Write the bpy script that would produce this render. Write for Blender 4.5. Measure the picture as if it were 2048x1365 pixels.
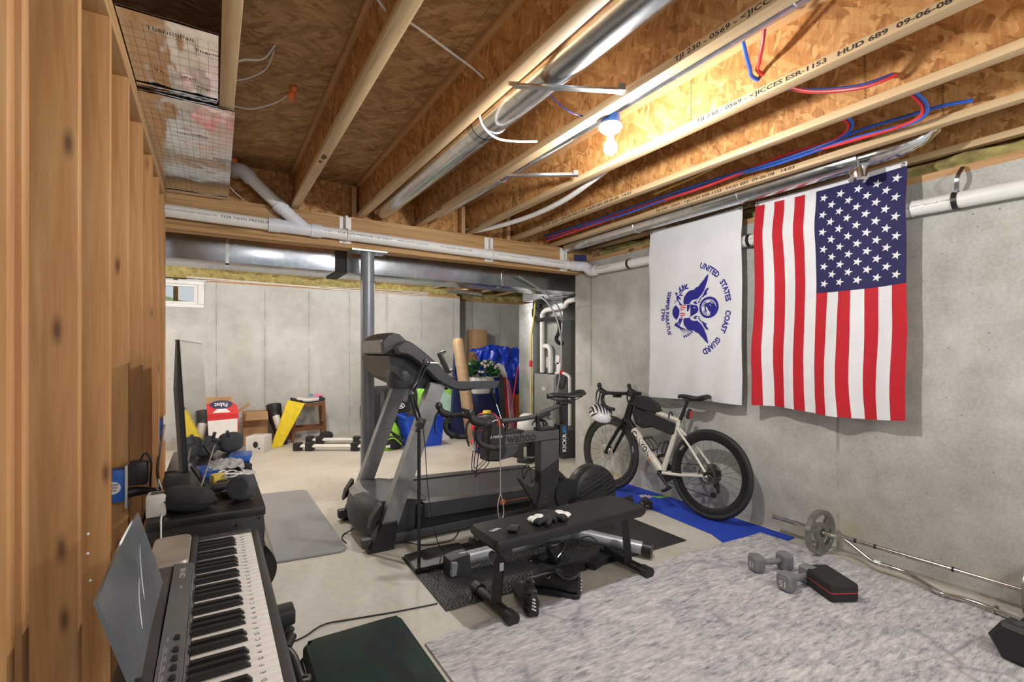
import bpy, bmesh, math, random
from mathutils import Vector as V, Matrix, Euler, noise as mnoise
PI = math.pi
R = math.radians
random.seed(7)
for o in list(bpy.data.objects):
    bpy.data.objects.remove(o)
SC = bpy.context.scene
COL = SC.collection

# ------------------------------------------------------------------ camera
cam = bpy.data.cameras.new('camera')
cam.sensor_width = 36.0
cam.lens = 36.0 * 968.0 / 2048.0
cam.shift_y = 23.5 / 2048.0
cam.clip_start = 0.02
camo = bpy.data.objects.new('camera', cam)
COL.objects.link(camo)
camo.location = (0, 0, 1.295)
camo.rotation_euler = (R(90), 0, -math.atan(599.0 / 968.0))
SC.camera = camo

# ------------------------------------------------------------------ exposure, world, daylight
vs = SC.view_settings
vs.view_transform = 'Standard'
vs.look = 'None'
vs.gamma = 1.0
vs.exposure = 0.5
vs.use_curve_mapping = False
W = bpy.data.worlds.new('world')
SC.world = W
W.use_nodes = True
wb = W.node_tree.nodes['Background']
wb.inputs[0].default_value = (0.93, 0.97, 1.0, 1)
wb.inputs[1].default_value = 0.5

def lamp(name, loc, power, rad=0.06, color=(1, 0.97, 0.93)):
    l = bpy.data.lights.new(name, 'POINT')
    l.energy = power
    l.shadow_soft_size = rad
    l.color = color
    o = bpy.data.objects.new(name, l)
    o.location = loc
    COL.objects.link(o)
    return o
# the other bare bulbs of the basement (out of frame) behind the beam, then two added fill lamps
lamp('bulb_light_far', (0.75, 5.35, 2.33), 80)
lamp('bulb_light_store', (2.5, 6.3, 2.3), 44)
lamp('bulb_light_stair', (-2.0, 6.3, 2.25), 60)
lamp('fill_light_rear', (2.2, -0.9, 2.2), 52, 0.15)  # added fill behind the camera, brightens stud edges and right wall
lamp('fill_light_camera', (0.45, -1.1, 2.2), 26, 0.15)  # added fill near the camera for the faces turned toward it

# ------------------------------------------------------------------ material helpers
MATS = {}
def newmat(name):
    m = bpy.data.materials.new(name)
    m.use_nodes = True
    MATS[name] = m
    nt = m.node_tree
    b = nt.nodes['Principled BSDF']
    return m, nt, b
def N(nt, typ, **kw):
    n = nt.nodes.new(typ)
    for k, v in kw.items():
        if k.startswith('i_'):
            key = k[2:]
            key = int(key) if key.isdigit() else key.replace('_', ' ')
            n.inputs[key].default_value = v
        else:
            setattr(n, k, v)
    return n
def L(nt, a, b):
    nt.links.new(a, b)
def ramp(nt, fac, stops, interp='LINEAR'):
    r = nt.nodes.new('ShaderNodeValToRGB')
    r.color_ramp.interpolation = interp
    e = r.color_ramp.elements
    while len(e) < len(stops):
        e.new(0.5)
    for i, (p, c) in enumerate(stops):
        e[i].position = p
        e[i].color = (c[0], c[1], c[2], 1) if hasattr(c, '__len__') else (c, c, c, 1)
    L(nt, fac, r.inputs[0])
    return r.outputs[0]
def coords(nt, scale=(1, 1, 1), rot=(0, 0, 0), loc=(0, 0, 0)):
    t = nt.nodes.new('ShaderNodeTexCoord')
    m = nt.nodes.new('ShaderNodeMapping')
    m.inputs['Scale'].default_value = scale
    m.inputs['Rotation'].default_value = rot
    m.inputs['Location'].default_value = loc
    L(nt, t.outputs['Object'], m.inputs['Vector'])
    return m.outputs[0]
def noise(nt, vec, scale=5, detail=4, rough=0.55, dist=0.0):
    n = N(nt, 'ShaderNodeTexNoise')
    n.inputs['Scale'].default_value = scale
    n.inputs['Detail'].default_value = detail
    n.inputs['Roughness'].default_value = rough
    n.inputs['Distortion'].default_value = dist
    L(nt, vec, n.inputs['Vector'])
    return n.outputs[0]
def mixc(nt, fac, a, b, mode='MIX'):
    m = nt.nodes.new('ShaderNodeMix')
    m.data_type = 'RGBA'
    m.blend_type = mode
    for sock, v in ((m.inputs[0], fac), (m.inputs[6], a), (m.inputs[7], b)):
        if hasattr(v, 'is_output') or hasattr(v, 'links'):
            L(nt, v, sock)
        elif hasattr(v, '__len__'):
            sock.default_value = (v[0], v[1], v[2], 1)
        else:
            sock.default_value = v
    return m.outputs[2]
def bump(nt, b, h, strength=0.3, dist=0.01):
    n = nt.nodes.new('ShaderNodeBump')
    n.inputs['Strength'].default_value = strength
    n.inputs['Distance'].default_value = dist
    L(nt, h, n.inputs['Height'])
    L(nt, n.outputs[0], b.inputs['Normal'])
def plain(name, col, rough=0.5, metal=0.0, var=0.12, vscale=14, bumps=0.0, bscale=200, spec=None, coat=0):
    m, nt, b = newmat(name)
    v = coords(nt)
    n = noise(nt, v, vscale, 3)
    c = ramp(nt, n, [(0.3, tuple(x * (1 - var) for x in col)), (0.7, tuple(min(1, x * (1 + var)) for x in col))])
    L(nt, c, b.inputs['Base Color'])
    b.inputs['Roughness'].default_value = rough
    b.inputs['Metallic'].default_value = metal
    if spec is not None:
        b.inputs['Specular IOR Level'].default_value = spec
    if coat:
        b.inputs['Coat Weight'].default_value = coat
    if bumps:
        bump(nt, b, noise(nt, v, bscale, 2), bumps, 0.003)
    return m

def wood(name, dark, mid, light, axis, knots=True, fine=1.0, rough=0.65):
    m, nt, b = newmat(name)
    sc = [26 * fine, 26 * fine, 26 * fine]
    sc[axis] = 1.3
    v = coords(nt, tuple(sc))
    n = noise(nt, v, 1.0, 5, 0.6, 0.6)
    c = ramp(nt, n, [(0.25, dark), (0.5, mid), (0.75, light)])
    sc2 = [3.0, 3.0, 3.0]
    sc2[axis] = 0.5
    n2 = noise(nt, coords(nt, tuple(sc2)), 1.0, 2)
    c = mixc(nt, ramp(nt, n2, [(0.35, 0.0), (0.7, 0.55)]), c, mid)
    if knots:
        oi = N(nt, 'ShaderNodeObjectInfo')
        rnd = N(nt, 'ShaderNodeMath', operation='MULTIPLY', i_1=37.0)
        L(nt, oi.outputs['Random'], rnd.inputs[0])
        av = N(nt, 'ShaderNodeVectorMath', operation='ADD')
        L(nt, coords(nt, (12, 12, 3.6), (R(90), 0, 0)), av.inputs[0])
        L(nt, rnd.outputs[0], av.inputs[1])
        vo = N(nt, 'ShaderNodeTexVoronoi')
        vo.voronoi_dimensions = '2D'
        vo.inputs['Scale'].default_value = 1.0
        L(nt, av.outputs[0], vo.inputs['Vector'])
        k = ramp(nt, vo.outputs['Distance'], [(0.04, 0.85), (0.10, 0.4), (0.17, 0.0)])
        vsx = N(nt, 'ShaderNodeSeparateColor')
        L(nt, vo.outputs['Color'], vsx.inputs[0])
        k = mixc(nt, 1.0, k, ramp(nt, vsx.outputs[0], [(0.62, 0.0), (0.66, 1.0)]), 'MULTIPLY')
        c = mixc(nt, k, c, (0.12, 0.05, 0.02))
    L(nt, c, b.inputs['Base Color'])
    b.inputs['Roughness'].default_value = rough
    bump(nt, b, n, 0.15, 0.004)
    return m

def osb(name, u, w, along, dark, mid, light):
    """strand board; u, w = in-plane axes, strands mostly along `along`"""
    m, nt, b = newmat(name)
    cols = None
    base = coords(nt)
    wob = noise(nt, base, 7.0, 2)
    layers = []
    for k, ang in enumerate((12, -28, 52)):
        s = [30.0, 30.0, 30.0]
        o = w if along == u else u
        s[along] = 9.0
        s[o] = 42.0
        rot = [0, 0, 0]
        third = 3 - u - w
        rot[third] = R(ang)
        t = nt.nodes.new('ShaderNodeTexCoord')
        m1 = N(nt, 'ShaderNodeMapping')
        m1.inputs['Rotation'].default_value = rot
        m2 = N(nt, 'ShaderNodeMapping')
        m2.inputs['Scale'].default_value = s
        m2.inputs['Location'].default_value = (k * 3.1, k * 1.7, k * 2.3)
        wp = N(nt, 'ShaderNodeTexNoise')
        wp.inputs['Scale'].default_value = 22.0
        wp.inputs['Detail'].default_value = 3.0
        L(nt, t.outputs['Object'], wp.inputs['Vector'])
        ws = N(nt, 'ShaderNodeVectorMath', operation='MULTIPLY_ADD')
        ws.inputs[1].default_value = (0.03, 0.03, 0.03)
        L(nt, wp.outputs['Color'], ws.inputs[0])
        L(nt, t.outputs['Object'], ws.inputs[2])
        L(nt, ws.outputs[0], m1.inputs[0])
        L(nt, m1.outputs[0], m2.inputs[0])
        vo = N(nt, 'ShaderNodeTexVoronoi')
        vo.inputs['Scale'].default_value = 1.0
        vo.inputs['Randomness'].default_value = 1.0
        L(nt, m2.outputs[0], vo.inputs['Vector'])
        sx = N(nt, 'ShaderNodeSeparateColor')
        L(nt, vo.outputs['Color'], sx.inputs[0])
        gn = noise(nt, m2.outputs[0], 0.9, 3, 0.7, 0.5)
        layers.append((mixc(nt, 0.45, sx.outputs[0], gn), sx.outputs[1], vo.outputs['Distance']))
    f = layers[0][0]
    for k in (1, 2):
        sel = ramp(nt, layers[k][1], [(0.54, 0.0), (0.56, 1.0)])
        f = mixc(nt, sel, f, layers[k][0])
    gs = [60.0] * 3
    gs[along] = 9.0
    g = noise(nt, coords(nt, tuple(gs)), 1.0, 3)
    f2 = mixc(nt, 0.4, f, g)
    f3 = mixc(nt, 0.25, f2, wob)
    c = ramp(nt, f3, [(0.28, dark), (0.47, mid), (0.68, light)])
    L(nt, c, b.inputs['Base Color'])
    b.inputs['Roughness'].default_value = 0.7
    bump(nt, b, f, 0.2, 0.004)
    return m

def concrete_wall(name, axis, c0, c1, c2, pitch=0.61, off=0.0):
    m, nt, b = newmat(name)
    v = coords(nt)
    big = noise(nt, v, 1.1, 4, 0.6, 0.4)
    mid = noise(nt, v, 6.0, 5, 0.65)
    fine = noise(nt, v, 60.0, 3, 0.6)
    c = ramp(nt, mixc(nt, 0.4, big, mid), [(0.36, c0), (0.5, c1), (0.63, c2)])
    c = mixc(nt, 0.25, c, ramp(nt, fine, [(0.35, c0), (0.65, c2)]))
    # form seams
    sx = N(nt, 'ShaderNodeSeparateXYZ')
    L(nt, v, sx.inputs[0])
    a = N(nt, 'ShaderNodeMath', operation='ADD', i_1=off)
    L(nt, sx.outputs[axis], a.inputs[0])
    d = N(nt, 'ShaderNodeMath', operation='DIVIDE', i_1=pitch)
    L(nt, a.outputs[0], d.inputs[0])
    fr = N(nt, 'ShaderNodeMath', operation='FRACT')
    L(nt, d.outputs[0], fr.inputs[0])
    half = N(nt, 'ShaderNodeMath', operation='SUBTRACT', i_1=0.5)
    L(nt, fr.outputs[0], half.inputs[0])
    ab = N(nt, 'ShaderNodeMath', operation='ABSOLUTE')
    L(nt, half.outputs[0], ab.inputs[0])
    seam = ramp(nt, ab.outputs[0], [(0.0, 0.6), (0.006, 0.4), (0.012, 0.0)])
    halo = ramp(nt, ab.outputs[0], [(0.0, 0.32), (0.10, 0.0)])
    st = noise(nt, coords(nt, (2.0, 2.0, 1.2)), 1.0, 4)
    halo = mixc(nt, 1.0, halo, ramp(nt, st, [(0.46, 0.0), (0.62, 1.0)]), 'MULTIPLY')
    seam = mixc(nt, 1.0, seam, ramp(nt, noise(nt, coords(nt, (3, 3, 5)), 1.0, 3), [(0.36, 0.0), (0.55, 1.0)]), 'MULTIPLY')
    c = mixc(nt, halo, c, tuple(x * 0.62 for x in c0))
    c = mixc(nt, seam, c, (0.10, 0.10, 0.10))
    # bug holes
    vo = N(nt, 'ShaderNodeTexVoronoi')
    vo.inputs['Scale'].default_value = 13.0
    L(nt, v, vo.inputs['Vector'])
    pit = ramp(nt, vo.outputs['Distance'], [(0.035, 0.75), (0.075, 0.0)])
    c = mixc(nt, pit, c, (0.10, 0.095, 0.085))
    if axis == 1:
        # rusty damp stains along the foot of the wall
        rs = ramp(nt, sx.outputs[2], [(0.05, 0.8), (0.22, 0.35), (0.36, 0.0)])
        rs = mixc(nt, 1.0, rs, ramp(nt, noise(nt, coords(nt, (2.2, 2.2, 6)), 1.0, 4), [(0.5, 0.0), (0.66, 1.0)]), 'MULTIPLY')
        c = mixc(nt, rs, c, (0.46, 0.36, 0.20))
    L(nt, c, b.inputs['Base Color'])
    b.inputs['Roughness'].default_value = 0.8
    bump(nt, b, mixc(nt, 0.5, mid, fine), 0.25, 0.008)
    return m

def rugmat():
    m, nt, b = newmat('rug')
    v = coords(nt)
    n1 = noise(nt, coords(nt, (5, 15, 5), (0, 0, R(24))), 1.0, 6, 0.7, 1.1)
    n2 = noise(nt, coords(nt, (14, 60, 14), (0, 0, R(24))), 1.0, 4, 0.7, 0.6)
    w = N(nt, 'ShaderNodeTexVoronoi')
    w.feature = 'DISTANCE_TO_EDGE'
    w.inputs['Scale'].default_value = 5.5
    wv = N(nt, 'ShaderNodeMix')
    wv.data_type = 'VECTOR'
    wv.inputs[0].default_value = 0.12
    L(nt, v, wv.inputs[4])
    nn = N(nt, 'ShaderNodeTexNoise')
    nn.inputs['Scale'].default_value = 4.0
    L(nt, v, nn.inputs['Vector'])
    L(nt, nn.outputs['Color'], wv.inputs[5])
    L(nt, wv.outputs[1], w.inputs['Vector'])
    ring = ramp(nt, w.outputs['Distance'], [(0.0, 1.0), (0.05, 0.4), (0.11, 0.0)])
    f = mixc(nt, 0.6, n1, n2)
    c = ramp(nt, f, [(0.36, (0.19, 0.185, 0.215)), (0.44, (0.41, 0.405, 0.44)), (0.52, (0.55, 0.545, 0.57)), (0.62, (0.74, 0.73, 0.71))])
    patch = ramp(nt, noise(nt, v, 2.2, 3), [(0.45, 0.0), (0.62, 0.6)])
    ring = mixc(nt, 1.0, ring, patch, 'MULTIPLY')
    c = mixc(nt, ring, c, (0.22, 0.205, 0.25))
    L(nt, c, b.inputs['Base Color'])
    b.inputs['Roughness'].default_value = 0.95
    bump(nt, b, noise(nt, v, 260, 2), 0.6, 0.006)
    return m

def galv(name, base=(0.62, 0.64, 0.66), rough=0.24):
    m, nt, b = newmat(name)
    v = coords(nt)
    vo = N(nt, 'ShaderNodeTexVoronoi')
    vo.inputs['Scale'].default_value = 26
    L(nt, v, vo.inputs['Vector'])
    sx = N(nt, 'ShaderNodeSeparateColor')
    L(nt, vo.outputs['Color'], sx.inputs[0])
    c = ramp(nt, sx.outputs[0], [(0.0, tuple(x * 0.85 for x in base)), (1.0, base)])
    L(nt, c, b.inputs['Base Color'])
    b.inputs['Metallic'].default_value = 1.0
    r = ramp(nt, noise(nt, v, 3.0, 3), [(0.3, rough * 0.75), (0.7, rough * 1.35)])
    L(nt, r, b.inputs['Roughness'])
    return m

# ------------------------------------------------------------------ materials
wood('stud', (0.30, 0.125, 0.038), (0.52, 0.265, 0.10), (0.68, 0.43, 0.21), 2)
wood('flange', (0.42, 0.27, 0.13), (0.60, 0.43, 0.24), (0.74, 0.58, 0.37), 1, False)
wood('plate_wood', (0.30, 0.16, 0.06), (0.50, 0.29, 0.13), (0.62, 0.40, 0.2), 1, False)
wood('lvl', (0.12, 0.055, 0.018), (0.46, 0.27, 0.11), (0.62, 0.42, 0.2), 0, False, 1.6)
wood('stool_wood', (0.09, 0.03, 0.012), (0.17, 0.062, 0.022), (0.24, 0.10, 0.04), 2, False)
osb('osb_web', 1, 2, 2, (0.20, 0.075, 0.018), (0.43, 0.195, 0.055), (0.64, 0.37, 0.145))
osb('osb_deck', 0, 1, 0, (0.20, 0.105, 0.04), (0.39, 0.225, 0.092), (0.57, 0.37, 0.17))
concrete_wall('concrete_right', 1, (0.33, 0.33, 0.295), (0.47, 0.47, 0.435), (0.62, 0.62, 0.585), 1.22, 0.25)
concrete_wall('concrete_back', 0, (0.40, 0.41, 0.39), (0.52, 0.53, 0.51), (0.62, 0.63, 0.61), 0.61, -0.35)
rugmat()
galv('galvanised')
galv('duct_metal', (0.42, 0.45, 0.49), 0.22)
galv('post_metal', (0.60, 0.63, 0.64), 0.5)
galv('foil', (0.80, 0.81, 0.82), 0.13)

def floor_mat():
    m, nt, b = newmat('floor_concrete')
    v = coords(nt)
    n = noise(nt, v, 1.6, 5, 0.6, 0.5)
    n2 = noise(nt, v, 22, 4)
    c = ramp(nt, mixc(nt, 0.35, n, n2), [(0.32, (0.44, 0.42, 0.36)), (0.5, (0.55, 0.53, 0.465)), (0.68, (0.63, 0.61, 0.55))])
    L(nt, c, b.inputs['Base Color'])
    L(nt, ramp(nt, n, [(0.3, 0.42), (0.7, 0.7)]), b.inputs['Roughness'])
    bump(nt, b, n2, 0.12, 0.004)
    return m
floor_mat()
def foam_mat(name, c0, c1):
    m, nt, b = newmat(name)
    w = N(nt, 'ShaderNodeTexWave')
    w.inputs['Scale'].default_value = 22
    L(nt, coords(nt, (1, 1, 1), (0, 0, R(35))), w.inputs['Vector'])
    c = ramp(nt, w.outputs[0], [(0.2, c0), (0.8, c1)])
    n = noise(nt, coords(nt), 2.5, 3)
    c = mixc(nt, ramp(nt, n, [(0.5, 0.0), (0.8, 0.25)]), c, tuple(x * .7 for x in c0))
    L(nt, c, b.inputs['Base Color'])
    b.inputs['Roughness'].default_value = 0.85
    bump(nt, b, w.outputs[0], 0.3, 0.003)
foam_mat('yoga_grey', (0.255, 0.265, 0.275), (0.31, 0.32, 0.33))
def rubber_mat():
    m, nt, b = newmat('rubber_mat')
    v = coords(nt)
    vo = N(nt, 'ShaderNodeTexVoronoi')
    vo.inputs['Scale'].default_value = 75
    L(nt, v, vo.inputs['Vector'])
    L(nt, ramp(nt, noise(nt, v, 4, 3), [(0.3, (0.018, 0.018, 0.02)), (0.7, (0.035, 0.035, 0.038))]), b.inputs['Base Color'])
    b.inputs['Roughness'].default_value = 0.42
    bump(nt, b, vo.outputs['Distance'], 0.8, 0.006)
rubber_mat()
def seat_mat():
    m, nt, b = newmat('bench_vinyl')
    v = coords(nt)
    n = noise(nt, v, 2.2, 4, 0.6, 0.8)
    c = ramp(nt, n, [(0.42, (0.006, 0.04, 0.034)), (0.58, (0.012, 0.018, 0.022)), (0.75, (0.022, 0.024, 0.028))])
    L(nt, c, b.inputs['Base Color'])
    L(nt, ramp(nt, noise(nt, coords(nt, (30, 6, 6)), 1, 4), [(0.3, 0.28), (0.7, 0.45)]), b.inputs['Roughness'])
    bump(nt, b, noise(nt, v, 45, 3), 0.12, 0.003)
seat_mat()
P_ = plain
P_('black_plastic', (0.015, 0.015, 0.017), 0.42)
P_('black_matte', (0.02, 0.02, 0.021), 0.75, 0, 0.2)
P_('black_gloss', (0.012, 0.012, 0.013), 0.16)
P_('black_metal', (0.03, 0.03, 0.032), 0.4, 0.3)
P_('black_wood', (0.018, 0.017, 0.016), 0.35, 0, 0.3)
P_('black_fabric', (0.024, 0.024, 0.027), 0.9, 0, 0.2, 20, 0.4, 500)
P_('dark_fabric', (0.055, 0.058, 0.068), 0.92, 0, 0.2, 20, 0.4, 500)
P_('charcoal', (0.045, 0.047, 0.052), 0.5)
P_('trainer_grey', (0.085, 0.086, 0.09), 0.45, 0.2)
P_('tread_grey', (0.30, 0.305, 0.31), 0.38, 0.45)
P_('tread_taupe', (0.30, 0.275, 0.25), 0.5)
P_('column_paint', (0.25, 0.275, 0.31), 0.35, 0.2)
P_('silver_tube', (0.44, 0.46, 0.50), 0.34, 0.35)
P_('chrome', (0.72, 0.72, 0.72), 0.14, 1.0, 0.05)
P_('bar_steel', (0.58, 0.57, 0.54), 0.22, 1.0, 0.2, 30)
P_('plate_iron', (0.30, 0.30, 0.29), 0.34, 0.75, 0.15, 30)
P_('pvc', (0.80, 0.80, 0.78), 0.3, 0, 0.04)
P_('pvc_fitting', (0.74, 0.75, 0.82), 0.3, 0, 0.04)
P_('white_plastic', (0.78, 0.78, 0.76), 0.4, 0, 0.04)
P_('off_white', (0.62, 0.60, 0.56), 0.55, 0, 0.06)
P_('cable_white', (0.72, 0.70, 0.66), 0.45)
P_('white_paper', (0.80, 0.80, 0.80), 0.8, 0, 0.04)
P_('carton_white', (0.66, 0.65, 0.63), 0.8, 0, 0.05)
P_('cardboard', (0.42, 0.27, 0.135), 0.85, 0, 0.1, 6)
P_('kraft', (0.36, 0.25, 0.14), 0.35, 0, 0.15, 9, 0.4, 25)
P_('carton_red', (0.62, 0.025, 0.03), 0.5, 0, 0.05)
P_('carton_navy', (0.02, 0.025, 0.10), 0.5)
P_('red', (0.62, 0.03, 0.035), 0.4)
P_('pex_red', (0.72, 0.045, 0.05), 0.3)
P_('pex_blue', (0.03, 0.11, 0.50), 0.3)
P_('orange', (0.80, 0.20, 0.05), 0.5)
P_('blue_mat', (0.012, 0.055, 0.48), 0.9, 0, 0.1, 30, 0.4, 300)
P_('blue_box', (0.02, 0.12, 0.50), 0.4)
P_('blue_bin', (0.01, 0.075, 0.62), 0.28)
P_('tarp_blue', (0.01, 0.05, 0.52), 0.25, 0, 0.1)
P_('navy', (0.012, 0.02, 0.10), 0.6)
P_('yellow', (0.80, 0.62, 0.03), 0.4)
P_('yellow_cable', (0.70, 0.55, 0.10), 0.45)
P_('insulation', (0.40, 0.34, 0.13), 0.95, 0, 0.35, 16, 0.9, 40)
P_('lime', (0.32, 0.72, 0.04), 0.55)
P_('tent_green', (0.22, 0.60, 0.10), 0.5)
P_('tent_pale', (0.36, 0.56, 0.46), 0.5)
P_('leaf', (0.03, 0.13, 0.045), 0.6, 0, 0.35)
P_('petal', (0.75, 0.62, 0.64), 0.7)
P_('pink', (0.80, 0.22, 0.45), 0.6)
P_('teal', (0.05, 0.35, 0.40), 0.5)
P_('furnace_grey', (0.29, 0.305, 0.29), 0.45, 0.2)
P_('furnace_dark', (0.07, 0.075, 0.08), 0.5, 0.2)
P_('ivory_frame', (0.74, 0.72, 0.64), 0.28, 0, 0.03, 14, 0, 200, None, 0.4)
P_('tyre', (0.022, 0.022, 0.024), 0.6, 0, 0.15)
P_('carbon', (0.02, 0.02, 0.022), 0.3, 0.1)
P_('helmet_white', (0.80, 0.80, 0.82), 0.3, 0, 0.03)
P_('dumbbell_grey', (0.20, 0.20, 0.215), 0.6)
P_('ink', (0.02, 0.018, 0.016), 0.7)
P_('ink_soft', (0.10, 0.055, 0.025), 0.8)
P_('ink_pale', (0.60, 0.60, 0.62), 0.5)
P_('ink_blue', (0.03, 0.03, 0.20), 0.7)
P_('white_key', (0.82, 0.81, 0.79), 0.22, 0, 0.02)
P_('black_key', (0.015, 0.015, 0.016), 0.35)
P_('piano_case', (0.055, 0.056, 0.06), 0.42, 0, 0.25, 6)
P_('piano_panel', (0.11, 0.115, 0.125), 0.38, 0, 0.1)
P_('rest_grey', (0.11, 0.12, 0.135), 0.25, 0, 0.25, 5)
P_('grille', (0.42, 0.39, 0.35), 0.5, 0.5)
P_('screen', (0.55, 0.56, 0.56), 0.03, 0.9, 0.01)
P_('sticker', (0.75, 0.75, 0.75), 0.4)
P_('outdoor_green', (0.38, 0.55, 0.24), 0.9, 0, 0.4, 8)
P_('vinyl_white', (0.80, 0.81, 0.82), 0.4, 0, 0.02)
P_('sky_blue', (0.02, 0.30, 0.75), 0.4)
def cloth_mat(name, col, rough=0.75, transl=0.25):
    m, nt, b = newmat(name)
    v = coords(nt)
    n = noise(nt, v, 5, 3)
    L(nt, ramp(nt, n, [(0.3, tuple(x * .94 for x in col)), (0.7, col)]), b.inputs['Base Color'])
    b.inputs['Roughness'].default_value = rough
    bump(nt, b, noise(nt, v, 500, 2), 0.12, 0.002)
cloth_mat('flag_white', (0.78, 0.79, 0.82))
cloth_mat('flag_red', (0.52, 0.006, 0.018))
cloth_mat('flag_navy', (0.013, 0.012, 0.085))
cloth_mat('emblem_blue', (0.018, 0.016, 0.26))
def glass_mat(name, col=(0.9, 0.95, 0.95), rough=0.02, tr=1.0):
    m, nt, b = newmat(name)
    b.inputs['Base Color'].default_value = (*col, 1)
    b.inputs['Roughness'].default_value = rough
    b.inputs['Transmission Weight'].default_value = tr
    b.inputs['IOR'].default_value = 1.45
glass_mat('pane_glass')
glass_mat('clear_bag', (0.9, 0.9, 0.9), 0.15, 0.6)
def emit_mat(name, col, strength):
    m, nt, b = newmat(name)
    L(nt, ramp(nt, noise(nt, coords(nt), 3, 1), [(0.0, col), (1.0, col)]), b.inputs['Emission Color'])
    b.inputs['Emission Strength'].default_value = strength
    b.inputs['Base Color'].default_value = (1, 1, 1, 1)
BULB_E = 1400
emit_mat('bulb_glow', (1.0, 0.97, 0.94), BULB_E)
def belt_mat():
    m, nt, b = newmat('belt')
    v = coords(nt)
    L(nt, ramp(nt, noise(nt, v, 9, 4), [(0.3, (0.02, 0.021, 0.023)), (0.7, (0.03, 0.031, 0.034))]), b.inputs['Base Color'])
    b.inputs['Roughness'].default_value = 0.55
    bump(nt, b, noise(nt, v, 300, 2), 0.3, 0.003)
belt_mat()
def M(n):
    return MATS[n]

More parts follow.
